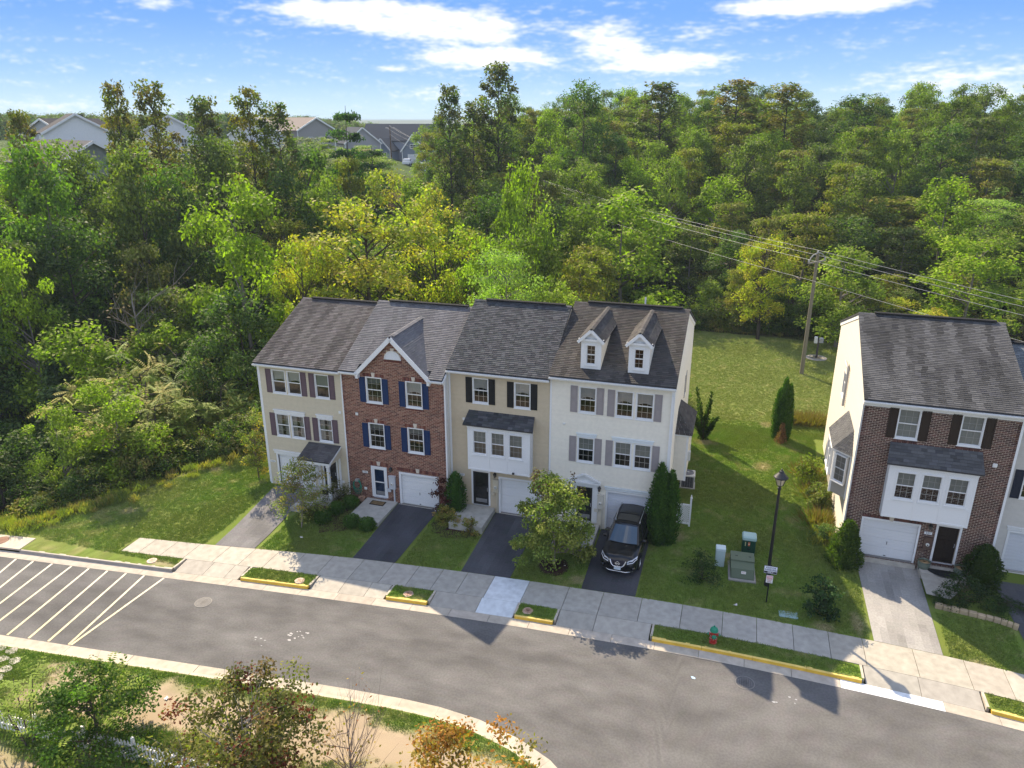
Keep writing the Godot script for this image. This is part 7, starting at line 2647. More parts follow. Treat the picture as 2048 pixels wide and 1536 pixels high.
func build_forest() -> void:
	var r := RandomNumberGenerator.new()
	r.seed = 5
	var spots := []
	for k in KEY_TREES:
		var at := on_land(k[5], k[6])
		var o := tree(k[0], k[1], k[3], k[4], "tree", at, k[7], k[8], r.randf() * TAU, k[2])
		spots.append(Vector3(k[5], maxf(1.6, k[8] * 0.75), k[6]))
	# sumacs by the left lawn edge and cedars at the frame edge
	for e in [[-21.3, -3.0, 10.2, 5.6, "largest sumac with long feathered leaves, overhanging the weedy lawn edge"], [-18.6, -6.8, 8.6, 4.2, "smaller sumac close to the beige townhouse, at the weedy lawn edge"], [-25.0, -8.6, 12.0, 5.4, "sumac behind the largest one, brighter yellow green"]]:
		tree("sumac", spots.size(), "sumac_tree", e[4], "tree", on_land(e[0], e[1]), e[2], e[3], e[0] * 2.0, "a")
		spots.append(Vector3(e[0], 3.0, e[1]))
	for e in [[-28.5, -3.0, 9.0, 3.3, "dark cedar at the frame edge behind the storm inlet"], [-25.8, 0.2, 7.0, 2.6, "shorter dark cedar in front, nearest the storm inlet"], [-31.0, -6.0, 10.5, 3.4, "taller dark cedar behind the other two at the frame edge"]]:
		tree("cedar", spots.size(), "cedar_tree", e[4], "tree", on_land(e[0], e[1]), e[2], e[3], e[0] * 3.0, "a")
		spots.append(Vector3(e[0], 2.0, e[1]))
	# the closed canopy behind, tree by tree
	var cam := Vector2(18.2, 35.45)
	var kinds := [["oak", "a", "dark green"], ["oak", "b", "blue green"], ["olive", "a", "olive"], ["olive", "c", "yellowish olive"], ["fresh", "a", "fresh green"], ["oak", "d", "dull green"], ["fresh", "c", "yellow green"], ["olive", "d", "grey green"], ["oak", "c", "warm green"]]
	var tries := 0
	while tries < 5200 and spots.size() < 345:
		tries += 1
		var az := r.randf_range(-0.42, 1.02)
		var d := sqrt(r.randf_range(46.0 * 46.0, 168.0 * 168.0))
		var x := cam.x - sin(az) * d
		var z := cam.y - cos(az) * d
		var out := out_of_lawn(x, z)
		if out < 2.2 or z > 6:
			continue
		if (x > -9.5 and x < 40 and z > -17) or (out < 5 and x < -9):
			continue
		var right := az < 0.18 or (az < 0.415 and d > 110)
		# keep the power line cut open
		if az > 0.33 and az < 0.412 and d > 84 and d < 116:
			continue
		if az > 0.41 and az < 0.47 and d > 112:
			continue
		if not right and d > (152 if az > 0.47 else 118):
			continue
		# hollow under the left woods
		if az > 0.62 and az < 0.76 and d > 60 and d < 80:
			continue
		var gap := 2.4 if out < 7 else (3.4 if d < 100 else 4.0)
		var ok := true
		for s in spots:
			if Vector2(s.x - x, s.z - z).length() < gap + s.y * 0.42:
				ok = false
				break
		if not ok:
			continue
		var h := r.randf_range(10.5, 15.0)
		var rad := r.randf_range(3.2, 5.0)
		if right:
			if out < 7:
				h = r.randf_range(4.5, 8.0)
				rad = r.randf_range(1.9, 3.0)
			elif az > 0.28 and az < 0.415 and d > 110:
				h = r.randf_range(12.0, 17.0)
				rad = r.randf_range(3.0, 4.4)
			elif d < 96:
				h = r.randf_range(8.5, 12.5)
		else:
			var top := 21.35 - r.randf_range(45.0, 110.0) * d / 1485.0
			h = clampf(top - land(x, z), 6.0, 19.0) * r.randf_range(0.8, 1.0)
			h = minf(h, out * 0.75 + 2.0 - land(x, z))
			if out < 8:
				h = minf(r.randf_range(5.5, 9.0), out * 0.75 + 2.0 - land(x, z))
				rad = r.randf_range(2.0, 3.2)
		var k: Array = kinds[r.randi() % kinds.size()]
		if out < 10 and r.randf() < 0.5:
			k = kinds[[4, 6, 3][r.randi() % 3]]
		var u := 1024.0 + tan(0.299 - az) * 1560.0
		var band := "at the lower wood edge" if out < 9 else ("low on the wooded slope" if d < 98 else ("halfway up the wooded slope" if d < 125 else "high on the wooded ridge"))
		var side := "behind the beige townhouse" if u < 640 else ("behind the middle of the row" if u < 1090 else ("behind the dormers" if u < 1380 else ("near the utility pole" if u < 1720 else "above the brown brick house")))
		if u < 330:
			side = "under the grey hillside houses"
		var lab := "%s canopy tree %s, %s" % [k[2], band, side]
		tree(k[0], r.randi() % 3, "canopy_tree", lab, "tree", Vector3(x, land(x, z), z), h, rad, r.randf() * TAU, k[1], lab)
		spots.append(Vector3(x, rad * 0.75, z))
	# bushes along the wood edges
	var bl := ["low bush in the hedge like wood edge at the end of the back lawn", "bush at the weedy edge of the left lawn", "bush in the thicket behind the row"]
	var line := [[13.5, -45.3, 42.0, -46.2, 19, 0], [-19.0, 6.0, -11.5, -7.5, 9, 1], [-9.0, -16.5, 12.5, -20.5, 12, 2]]
	for e in line:
		for i in e[4]:
			var t: float = (i + r.randf_range(-0.3, 0.3)) / (e[4] - 1.0)
			var x := lerpf(e[0], e[2], t) + r.randf_range(-0.6, 0.6)
			var z := lerpf(e[1], e[3], t) + r.randf_range(-1.2, 0.6)
			if e[5] == 1:
				x -= 2.4
			tree("bush", r.randi() % 3, "edge_bush", bl[e[5]], "bush", on_land(x, z), r.randf_range(1.6, 3.6), r.randf_range(1.5, 2.5), r.randf() * TAU, ["a", "b", "c"][r.randi() % 3], bl[e[5]])
	# woods on the far hills, one mass
	var mm := MultiMesh.new()
	mm.transform_format = MultiMesh.TRANSFORM_3D
	mm.mesh = protos["bush"][0].crown_mesh
	mm.instance_count = 1500
	for i in 1500:
		var az := r.randf_range(-0.5, 1.1)
		var d := 240.0 + 420.0 * pow(r.randf(), 1.3)
		if az > 0.3 and d < 300:
			d += 130
		var x := cam.x - sin(az) * d
		var z := cam.y - cos(az) * d
		var s := r.randf_range(1.3, 2.4)
		mm.set_instance_transform(i, Transform3D(Basis(Vector3.UP, r.randf() * TAU).scaled(Vector3(s * 1.2, s * 1.15, s * 1.2)), Vector3(x, land(x, z) - 0.5, z)))
	var fw := MultiMeshInstance3D.new()
	fw.name = "distant_woods"
	fw.multimesh = mm
	fw.material_override = M.leaf_d
	add_child(fw, true)
	fw.set_meta("kind", "stuff")
	tag(fw, "distant woods along the horizon behind the hillside houses", "woods")
	# undergrowth on the wood floor
	var ug := MultiMesh.new()
	ug.transform_format = MultiMesh.TRANSFORM_3D
	ug.mesh = protos["bush"][1].crown_mesh
	var places := []
	while places.size() < 900:
		var az := r.randf_range(-0.42, 1.02)
		var d := r.randf_range(44, 135)
		var x := cam.x - sin(az) * d
		var z := cam.y - cos(az) * d
		if out_of_lawn(x, z) < 1.5 or z > 7 or (x > -9.5 and x < 40 and z > -16):
			continue
		if az > 0.33 and az < 0.47 and d > 80:
			continue
		places.append(Vector3(x, land(x, z) - 0.2, z))
	ug.instance_count = places.size()
	for i in places.size():
		var s := r.randf_range(0.3, 0.85)
		ug.set_instance_transform(i, Transform3D(Basis(Vector3.UP, r.randf() * TAU).scaled(Vector3(s, s, s)), places[i]))
	var un := MultiMeshInstance3D.new()
	un.name = "undergrowth"
	un.multimesh = ug
	un.material_override = M.leaf_d
	add_child(un, true)
	un.set_meta("kind", "stuff")
	tag(un, "undergrowth on the shaded wood floor", "undergrowth")

# ---------------------------------------------------------------- yard plants
func build_yard_plants() -> void:
	var maple := tree_meshes({"seed": 201, "height": 4.9, "radius": 2.3, "base": 0.2, "clumps": 110, "leaves": 115, "leaf": 0.155, "clump": 0.5, "shape": "round", "palette": [Color(0.27, 0.36, 0.085), Color(0.33, 0.41, 0.1), Color(0.21, 0.3, 0.075), Color(0.36, 0.4, 0.11)], "bark": Color(0.24, 0.2, 0.16), "limbs": 26, "trunk": 0.1, "twigs": 2, "droop": 0.5, "leader": 0.97})
	var a := thing("street_maple", "bushy street maple with yellowing leaves on the lawn before the cream townhouse", "tree", on_land(10.57, 3.35), 0.6)
	part_mesh(a, "trunk", maple[0], M.bark)
	part_mesh(a, "crown", maple[1], M.leaf_a)
	# reddish leader shoots at the top
	var up := MB.new()
	var upt := MB.new()
	var r := RandomNumberGenerator.new()
	r.seed = 9
	for k in 7:
		var b := Vector3(r.randf_range(-1.4, 1.4), r.randf_range(3.6, 4.4), r.randf_range(-0.8, 0.8))
		var e := b + Vector3(r.randf_range(-0.15, 0.15), r.randf_range(0.7, 1.3), 0)
		upt.tube([b - Vector3(b.x * 0.4, 1.0, 0), b, e], [0.02, 0.015, 0.006], 4, Color(0.16, 0.1, 0.08))
		for i in 46:
			var p := b.lerp(e, r.randf()) + rdir(r) * 0.12
			leaf(up, p, (rdir(r) + Vector3(0, -0.4, 0)).normalized(), (Vector3.UP + rdir(r)).normalized(), 0.17, 0.09, [Color(0.216, 0.18, 0.09), Color(0.234, 0.27, 0.072), Color(0.18, 0.108, 0.09)][r.randi() % 3])
	part(a, "leader_shoots", upt, M.bark)
	part(a, "shoot_leaves", up, M.leaf_a)
	var mu := MB.new()
	mu.lathe([Vector2(1.0, -0.08), Vector2(0.7, 0.05), Vector2(0.0, 0.1)], 18, Color(0.05, 0.03, 0.022))
	part(a, "mulch_ring", mu, M.soil)
	var small := tree_meshes({"seed": 211, "height": 4.1, "radius": 1.75, "base": 0.3, "clumps": 55, "leaves": 62, "leaf": 0.13, "clump": 0.42, "shape": "layer", "palette": [Color(0.252, 0.324, 0.108), Color(0.324, 0.36, 0.126), Color(0.198, 0.252, 0.09), Color(0.432, 0.36, 0.108)], "bark": Color(0.25, 0.21, 0.17), "limbs": 30, "trunk": 0.055, "twigs": 1, "flat": 0.6, "leader": 0.97})
	var b2 := thing("young_maple", "young thin stemmed maple on the lawn before the beige townhouse porch", "tree", on_land(-3.95, 3.85), 0)
	part_mesh(b2, "trunk", small[0], M.bark)
	part_mesh(b2, "crown", small[1], M.leaf_a)
	var birch := tree_meshes({"seed": 221, "height": 4.4, "radius": 1.35, "base": 0.12, "clumps": 50, "leaves": 60, "leaf": 0.13, "clump": 0.4, "shape": "vase", "palette": [Color(0.234, 0.306, 0.072), Color(0.306, 0.36, 0.09), Color(0.18, 0.252, 0.063), Color(0.54, 0.432, 0.09)], "bark": Color(0.12, 0.1, 0.07), "limbs": 40, "trunk": 0.06, "twigs": 1})
	var c2 := thing("corner_shrub_tree", "loose yellow green shrubby tree at the outer corner of the beige townhouse", "tree", on_land(-9.6, -0.3), 0)
	part_mesh(c2, "trunk", birch[0], M.bark)
	part_mesh(c2, "crown", birch[1], M.leaf_a)
	# twin arborvitae beside the car
	var green := [Color(0.081, 0.18, 0.0324), Color(0.099, 0.216, 0.036), Color(0.063, 0.153, 0.0288)]
	var arb := evergreen(func(t): return 0.56 * pow(sin(PI * clampf(0.2 + t * 0.8, 0, 1)), 0.8) + 0.03, 4.7, 4800, 0.15, green, 301, 0.75)
	var arb2 := evergreen(func(t): return 0.46 * pow(sin(PI * clampf(0.22 + t * 0.78, 0, 1)), 0.8) + 0.03, 4.25, 3800, 0.15, green, 302, 0.75)
	evergreen_thing("arborvitae", "taller of the twin green arborvitae beside the parked car", "evergreen", on_land(15.4, 0.0), arb)
	evergreen_thing("arborvitae", "shorter outer one of the twin green arborvitae beside the parked car", "evergreen", on_land(15.95, -0.2), arb2)
	# narrow evergreen clump on the side lawn
	var nar := evergreen(func(t): return 0.46 * pow(sin(PI * clampf(0.16 + t * 0.84, 0, 1)), 0.6) + 0.03, 4.6, 3000, 0.17, green, 303, 0.8)
	var ne := thing("narrow_evergreen", "narrow many topped evergreen standing alone on the lawn between the houses", "evergreen", on_land(22.1, -16.3))
	for k in [[0.0, 0.0, 1.0], [0.32, -0.15, 0.9], [-0.3, -0.1, 0.82], [0.1, 0.25, 0.72], [0.3, 0.15, 0.78]]:
		var f := part_mesh(ne, "foliage", nar, M.leaf_a)
		f.position = Vector3(k[0], 0, k[1])
		f.scale = Vector3(0.72, k[2], 0.72)
	var deadf := part_mesh(ne, "dead_foliage", evergreen(func(t): return 0.33 * (1.0 - t) + 0.02, 1.5, 800, 0.14, [Color(0.36, 0.216, 0.144), Color(0.288, 0.18, 0.108)], 304, 0.6), M.leaf_a)
	deadf.position = Vector3(0.05, 0, 0.65)
	# spiky open juniper at the back corner of the cream house
	var sj := thing("spiky_juniper", "dark spiky juniper with upward arms at the back corner of the cream townhouse", "evergreen", on_land(16.9, -14.6))
	var ju := MB.new()
	var jt := MB.new()
	for k in 15:
		var az := TAU * k / 15.0 + r.randf()
		var lean := r.randf_range(0.12, 0.62)
		var d := Vector3(cos(az) * lean, 1, sin(az) * lean).normalized()
		var l := r.randf_range(1.8, 4.2) * (1.15 - lean)
		jt.tube([Vector3.ZERO, d * l], [0.05, 0.012], 5, Color(0.08, 0.06, 0.045))
		for i in 260:
			var t := pow(r.randf(), 0.8)
			var w := 0.34 * (1.0 - t) * (0.6 + 0.4 * sin(t * 20.0)) + 0.05
			var o := rdir(r)
			leaf(ju, d * l * t + Vector3(0, 0.15, 0) + o * w * r.randf(), (o + d * 1.3).normalized(), rdir(r), 0.2, 0.09, [Color(0.072, 0.126, 0.036), Color(0.099, 0.153, 0.0396), Color(0.054, 0.099, 0.0324)][r.randi() % 3])
	part(sj, "branches", jt, M.bark)
	part(sj, "foliage", ju, M.leaf_a)
	# clipped evergreens by the brown brick house
	var conep := evergreen(func(t): return 0.85 * pow(1.0 - t, 0.62) * (0.75 + 0.25 * minf(1.0, t * 6.0)) + 0.02, 2.5, 5200, 0.13, [Color(0.108, 0.18, 0.036), Color(0.135, 0.207, 0.0396), Color(0.081, 0.144, 0.0324)], 311, 0.5)
	evergreen_thing("clipped_yew", "cone shaped clipped evergreen beside the brown brick house garage", "evergreen", on_land(24.75, -0.75), conep)
	var egg := evergreen(func(t): return 0.76 * pow(sin(PI * clampf(0.22 + 0.78 * t, 0, 1)), 0.75) + 0.02, 2.3, 4600, 0.12, [Color(0.063, 0.117, 0.027), Color(0.081, 0.135, 0.0324), Color(0.0504, 0.099, 0.0234)], 312, 0.5)
	evergreen_thing("clipped_yew", "rounded dark evergreen at the far corner of the brown brick house", "evergreen", on_land(30.85, -0.6), egg)
	# tall dark holly by the tan house, with a purple shrub
	var hol := evergreen(func(t): return 0.52 * pow(sin(PI * clampf(0.25 + 0.75 * t, 0, 1)), 0.6) + 0.02, 2.6, 2600, 0.13, [Color(0.072, 0.18, 0.036), Color(0.09, 0.216, 0.036)], 313, 0.6)
	evergreen_thing("column_holly", "dark green column shaped holly between the brick and tan houses", "evergreen", on_land(3.95, 0.15), hol)
	var pur := shrub_mesh(231, 2.3, 0.75, 16, 0.15, [Color(0.108, 0.036, 0.0396), Color(0.081, 0.0324, 0.036), Color(0.144, 0.054, 0.054)])
	shrub("purple_shrub", "dark purple leaved shrub at the brick house garage corner", on_land(3.2, 0.45), pur)
	# round boxwoods in the bed of the brick house
	var box := evergreen(func(t): return 0.42 * sqrt(maxf(0.0, 1.0 - pow(2.0 * t - 0.9, 2) * 0.82)) + 0.02, 0.72, 1500, 0.085, [Color(0.081, 0.18, 0.0324), Color(0.108, 0.225, 0.036)], 314, 0.35)
	var lb := ["round boxwood nearest the hose, against the brick house wall", "round boxwood second from the brick house wall", "round boxwood at the lawn end of the mulch bed, by the young maple", "round boxwood at the front corner of the brick house stoop", "round boxwood at the driveway corner of the brick house stoop"]
	var xy := [[-2.3, 1.2], [-2.75, 2.0], [-3.05, 3.05], [-1.2, 3.0], [-0.25, 3.05]]
	var first: Node3D = null
	for i in 5:
		if first == null:
			first = evergreen_thing("boxwood", lb[i], "shrub", on_land(xy[i][0], xy[i][1]), box, "a", "round boxwoods by the brick house stoop")
		else:
			copy_of(first, "boxwood", lb[i], on_land(xy[i][0], xy[i][1]), i * 1.3)
	var spi := shrub_mesh(241, 1.05, 0.62, 26, 0.085, [Color(0.27, 0.306, 0.072), Color(0.342, 0.342, 0.081), Color(0.216, 0.252, 0.063), Color(0.36, 0.252, 0.09)])
	var ls := ["yellowish spirea by the drain elbow of the brick house", "yellowish spirea in the middle of the tan house bed", "yellowish spirea at the stoop corner of the tan house"]
	var ps := [[3.55, 1.15], [4.25, 1.55], [5.45, 1.95]]
	var s0: Node3D = null
	for i in 3:
		if s0 == null:
			s0 = shrub("spirea", ls[i], on_land(ps[i][0], ps[i][1]), spi, "a", 0, "spireas before the tan house")
		else:
			copy_of(s0, "spirea", ls[i], on_land(ps[i][0], ps[i][1]), i * 2.0)
	var low := shrub_mesh(242, 1.3, 1.0, 40, 0.09, [Color(0.126, 0.153, 0.045), Color(0.18, 0.18, 0.054), Color(0.099, 0.126, 0.036)])
	shrub("spreading_shrub", "spreading olive shrub between the porch and the brick house hose", on_land(-3.1, 1.1), low, "a")
	shrub("spreading_shrub", "lower olive shrub beside the porch slab of the beige townhouse", on_land(-4.0, 2.75), low, "c", 1.7).scale = Vector3(0.8, 0.65, 0.8)
	var rho := shrub_mesh(243, 1.9, 0.95, 34, 0.15, [Color(0.072, 0.126, 0.0396), Color(0.099, 0.162, 0.054), Color(0.054, 0.099, 0.036)])
	shrub("rhododendron", "glossy dark rhododendron on the lawn near the blue green box cover", on_land(23.35, 3.75), rho, "b")
	var dk := shrub_mesh(244, 1.35, 1.05, 40, 0.1, [Color(0.063, 0.108, 0.0324), Color(0.081, 0.135, 0.036), Color(0.108, 0.153, 0.045)])
	shrub("dark_shrub", "low dark shrub in front of the pale utility pedestal", on_land(18.0, 2.55), dk, "b")
	shrub("dark_shrub", "spreading dark shrub in the stone edged bed of the brown brick house", on_land(29.9, 0.9), dk, "d", 0.5).scale = Vector3(1.25, 1.0, 0.95)
	shrub("dark_shrub", "low ground hugging shrub at the driveway end of the stone edged bed", on_land(28.85, 1.15), dk, "b", 2.0).scale = Vector3(0.62, 0.42, 0.55)
	shrub("dark_shrub", "trailing shrub at the neighbour's end of the stone edged bed", on_land(31.1, 1.3), dk, "b", 3.0).scale = Vector3(0.75, 0.45, 0.75)
	shrub("dark_shrub", "narrow strip of dark ground cover beside the last driveway", on_land(31.7, 0.6), dk, "d", 4.0).scale = Vector3(0.38, 0.35, 1.4)
	shrub("dark_shrub", "small green shrub by the stoop of the cream townhouse", on_land(11.9, 2.5), dk, "c", 5.0).scale = Vector3(0.4, 0.5, 0.6)
	var wil := shrub_mesh(245, 1.5, 0.9, 30, 0.14, [Color(0.18, 0.252, 0.072), Color(0.234, 0.288, 0.09), Color(0.144, 0.198, 0.063)])
	shrub("weedy_shrub", "pale weedy shrub against the side bay of the brown brick house", on_land(23.9, -6.6), wil, "a")
	shrub("weedy_shrub", "taller weedy shrub against the back of the brown brick house side wall", on_land(23.6, -9.4), wil, "c", 1.0).scale = Vector3(1.1, 1.3, 1.1)
	shrub("weedy_shrub", "small weedy shrub beside the clipped cone evergreen", on_land(24.0, -2.6), wil, "b", 2.0).scale = Vector3(0.7, 0.7, 0.9)
	# straw coloured grass clumps
	var gt := MB.new()
	for i in 420:
		var q := Vector3(r.randfn() * 0.28, 0, r.randfn() * 0.28)
		var d := (Vector3(q.x, 0.9, q.z) + rdir(r) * 0.25).normalized()
		leaf(gt, q, d, rdir(r), r.randf_range(0.5, 1.0), 0.035, [Color(0.3, 0.22, 0.1), Color(0.24, 0.2, 0.08), Color(0.2, 0.19, 0.06), Color(0.27, 0.17, 0.09)][r.randi() % 4])
	var gm := gt.mesh()
	var gl := [[23.0, -19.9, "straw grass clump at the near end of the row on the back lawn bank"], [23.7, -20.0, "straw grass clump second in the row on the back lawn bank"], [24.4, -20.0, "straw grass clump third in the row on the back lawn bank"], [25.0, -20.1, "straw grass clump touching the brown brick house corner"], [23.7, -10.9, "straw brown grass clump below the weedy shrubs by the cream side wall"], [23.9, -4.6, "reddish dry grass clump below the side bay of the brown brick house"], [24.0, -7.9, "dry grass clump between the two weedy shrubs"]]
	for e in gl:
		var t := thing("straw_grass", e[2], "grass clump", on_land(e[0], e[1]), r.randf() * TAU, "straw grass clumps")
		part_mesh(t, "blades", gm, M.leaf_a).scale = Vector3(1.3, 1.0, 1.3)
	evergreen_thing("golden_shrub", "golden clipped shrub at the start of the straw grass row", "shrub", on_land(22.4, -19.7), evergreen(func(t): return 0.6 * pow(1.0 - t, 0.5) + 0.03, 1.2, 900, 0.14, [Color(0.504, 0.486, 0.09), Color(0.396, 0.414, 0.09)], 320, 0.5))
	# mulch beds
	var bed := MB.new()
	for e in [[-2.2, 1.9, 1.45, 2.1], [4.5, 1.6, 1.5, 1.0], [-3.4, 0.9, 1.2, 1.2]]:
		var pts := []
		for i in 20:
			var a3 := TAU * i / 20.0
			var k := r.randf_range(0.88, 1.1)
			var x: float = e[0] + cos(a3) * e[2] * k
			var z: float = e[1] - sin(a3) * e[3] * k
			pts.append(Vector3(x, land(x, maxf(z, 0.02)) + 0.022, maxf(z, 0.02)))
		bed.poly(pts, Color(0.055, 0.034, 0.025), false)
	struct("mulch", bed, M.soil)

# ---------------------------------------------------------------- trees at the bottom of the frame
func build_foreground() -> void:
	var g1 := tree_meshes({"seed": 251, "height": 3.3, "radius": 2.3, "base": 0.08, "clumps": 90, "leaves": 130, "leaf": 0.14, "clump": 0.5, "shape": "round", "palette": [Color(0.108, 0.216, 0.036), Color(0.144, 0.27, 0.045), Color(0.09, 0.171, 0.036), Color(0.234, 0.324, 0.054)], "bark": Color(0.12, 0.1, 0.08), "limbs": 30, "trunk": 0.09, "twigs": 2})
	var a := thing("near_tree", "bushy green tree in the bottom corner over the bare soil", "tree", on_land(-2.4, 19.9))
	part_mesh(a, "trunk", g1[0], M.bark)
	part_mesh(a, "crown", g1[1], M.leaf_a)
	var r := RandomNumberGenerator.new()
	r.seed = 33
	var sp := MB.new()
	for k in 26:
		var az := r.randf() * TAU
		var o := Vector3(cos(az) * r.randf_range(0.6, 1.5), r.randf_range(1.6, 2.6), sin(az) * r.randf_range(0.6, 1.5))
		spray(sp, o, Vector3(cos(az) * 0.8, r.randf_range(0.3, 1.1), sin(az) * 0.8).normalized(), r.randf_range(0.7, 1.0), r, Color(0.27, 0.396, 0.054), 0.2)
	part(a, "leaf_sprays", sp, M.leaf_a)
	var g0 := thing("near_sapling", "sapling with long feathered leaves at the very corner of the frame", "tree", on_land(-5.2, 20.2))
	var sp2 := MB.new()
	var st := MB.new()
	for k in 5:
		var az := TAU * k / 5.0
		var tip := Vector3(cos(az) * 0.6, 2.2 + 0.3 * k * 0.3, sin(az) * 0.6)
		st.tube([Vector3(cos(az) * 0.15, -0.2, sin(az) * 0.15), tip], [0.04, 0.015], 5, Color(0.12, 0.1, 0.08))
		for j in 9:
			spray(sp2, tip - Vector3(0, r.randf() * 0.9, 0), (rdir(r) + Vector3(0, 0.5, 0)).normalized(), r.randf_range(0.9, 1.5), r, Color(0.234, 0.36, 0.054), 0.21)
	part(g0, "stems", st, M.bark)
	part(g0, "foliage", sp2, M.leaf_a)
	var g2 := tree_meshes({"seed": 261, "height": 4.7, "radius": 2.8, "base": 0.25, "clumps": 125, "leaves": 110, "leaf": 0.14, "clump": 0.58, "shape": "vase", "palette": [Color(0.18, 0.2, 0.05), Color(0.22, 0.23, 0.06), Color(0.14, 0.165, 0.045), Color(0.2, 0.21, 0.055), Color(0.15, 0.18, 0.05), Color(0.26, 0.2, 0.08), Color(0.19, 0.2, 0.06), Color(0.13, 0.15, 0.045), Color(0.2, 0.06, 0.04)], "bark": Color(0.3, 0.27, 0.23), "limbs": 44, "trunk": 0.1, "twigs": 3})
	var b := thing("near_tree", "thin olive and reddish leaved tree before the picket fence at the bottom of the frame", "tree", on_land(4.75, 20.6))
	part_mesh(b, "trunk", g2[0], M.bark)
	part_mesh(b, "crown", g2[1], M.leaf_a)
	var g3 := tree_meshes({"seed": 271, "height": 5.0, "radius": 1.9, "base": 0.15, "clumps": 34, "leaves": 5, "leaf": 0.12, "clump": 0.6, "shape": "vase", "palette": [Color(0.468, 0.36, 0.09), Color(0.36, 0.162, 0.072)], "bark": Color(0.2, 0.16, 0.13), "limbs": 34, "trunk": 0.055, "twigs": 7})
	var c := thing("near_bare_tree", "nearly leafless twiggy tree between the olive and orange trees at the bottom", "tree", on_land(7.75, 19.6))
	part_mesh(c, "trunk", g3[0], M.bark)
	part_mesh(c, "crown", g3[1], M.leaf_a)
	var g4 := tree_meshes({"seed": 281, "height": 4.9, "radius": 2.9, "base": 0.12, "clumps": 125, "leaves": 105, "leaf": 0.14, "clump": 0.6, "shape": "vase", "palette": [Color(0.44, 0.25, 0.05), Color(0.36, 0.28, 0.07), Color(0.5, 0.24, 0.05), Color(0.28, 0.26, 0.07), Color(0.4, 0.3, 0.07)], "bark": Color(0.2, 0.16, 0.12), "limbs": 40, "trunk": 0.08, "twigs": 2})
	var d := thing("near_orange_tree", "orange autumn tree at the bottom of the frame by the curving curb", "tree", on_land(12.4, 20.4))
	part_mesh(d, "trunk", g4[0], M.bark)
	part_mesh(d, "crown", g4[1], M.leaf_a)

# ---------------------------------------------------------------- grass blades and weeds
func build_grass() -> void:
	var r := RandomNumberGenerator.new()
	r.seed = 71
	var tf := MB.new()
	for i in 7:
		var q := Vector3(r.randf_range(-0.07, 0.07), 0, r.randf_range(-0.07, 0.07))
		var d := (Vector3.UP + rdir(r) * 0.7).normalized()
		d.y = absf(d.y)
		leaf(tf, q, d, rdir(r), r.randf_range(0.05, 0.085), 0.022, Color.WHITE)
	var mm := MultiMesh.new()
	mm.transform_format = MultiMesh.TRANSFORM_3D
	mm.use_colors = true
	mm.mesh = tf.mesh()
	var list := []
	var cols := []
	var tries := 0
	while list.size() < 230000 and tries < 700000:
		tries += 1
		var near := r.randf() < 0.8
		var x := r.randf_range(-20, 33) if near else r.randf_range(13, 34)
		var z := r.randf_range(-18, 9) if near else r.randf_range(-44, -14)
		if near and r.randf() < 0.2:
			x = r.randf_range(-13, 16)
			z = r.randf_range(14.5, 24)
		if out_of_lawn(x, z) > 0.6:
			continue
		if not grassy(x, z):
			continue
		if soil_share(x, z) > r.randf():
			continue
		var s := r.randf_range(0.7, 1.35)
		list.append(Transform3D(Basis(Vector3.UP, r.randf() * TAU).scaled(Vector3(s, s * 0.9, s)), Vector3(x, (land(x, z) - 0.005) if z < walk_front(x) - 1.4 or z > 12 else -0.35, z)))
		var c := grass_col(x, z) * r.randf_range(1.35, 1.85)
		cols.append(Color(c.r, c.g, c.b))
	mm.instance_count = list.size()
	for i in list.size():
		mm.set_instance_transform(i, list[i])
		mm.set_instance_color(i, cols[i])
	var o := MultiMeshInstance3D.new()
	o.name = "grass"
	o.multimesh = mm
	o.material_override = M.grass_blade
	add_child(o, true)
	o.set_meta("kind", "stuff")
	tag(o, "mown lawn grass around the houses", "grass")
	# tall weeds along the left lawn edge
	var wm := MB.new()
	for i in 90:
		var q := Vector3(r.randfn() * 0.22, 0, r.randfn() * 0.22)
		leaf(wm, q + Vector3(0, r.randf() * 0.3, 0), (Vector3.UP + rdir(r) * 0.6).normalized(), rdir(r), r.randf_range(0.25, 0.6), 0.05, Color.WHITE)
	var mw := MultiMesh.new()
	mw.transform_format = MultiMesh.TRANSFORM_3D
	mw.use_colors = true
	mw.mesh = wm.mesh()
	mw.instance_count = 300
	for i in 300:
		var t := r.randf()
		var p: Vector2
		if t < 0.75:
			var k := r.randf() * 3.0
			var e := [Vector2(-21, 9.6), Vector2(-18.0, 8.0), Vector2(-16.2, 4.6), Vector2(-11.0, -4.8)]
			p = e[int(k)].lerp(e[int(k) + 1], k - int(k)) + Vector2(r.randf_range(-2.2, 0.5), r.randf_range(-1.5, 0.8))
		elif t < 0.9:
			p = Vector2(r.randf_range(13.5, 40), -44.0 + r.randf_range(-1.0, 0.2))
		else:
			p = Vector2(r.randf_range(23.3, 24.2), r.randf_range(-9, -2))
		var s := r.randf_range(0.3, 0.9)
		mw.set_instance_transform(i, Transform3D(Basis(Vector3.UP, r.randf() * TAU).scaled(Vector3(s, s, s)), on_land(p.x, p.y)))
		mw.set_instance_color(i, [Color(0.306, 0.342, 0.108), Color(0.432, 0.36, 0.144), Color(0.216, 0.27, 0.09), Color(0.36, 0.378, 0.09)][r.randi() % 4])
	var wo := MultiMeshInstance3D.new()
	wo.name = "weeds"
	wo.multimesh = mw
	wo.material_override = M.leaf_a
	add_child(wo, true)
	wo.set_meta("kind", "stuff")
	tag(wo, "tall weeds along the edges of the lawns", "weeds")

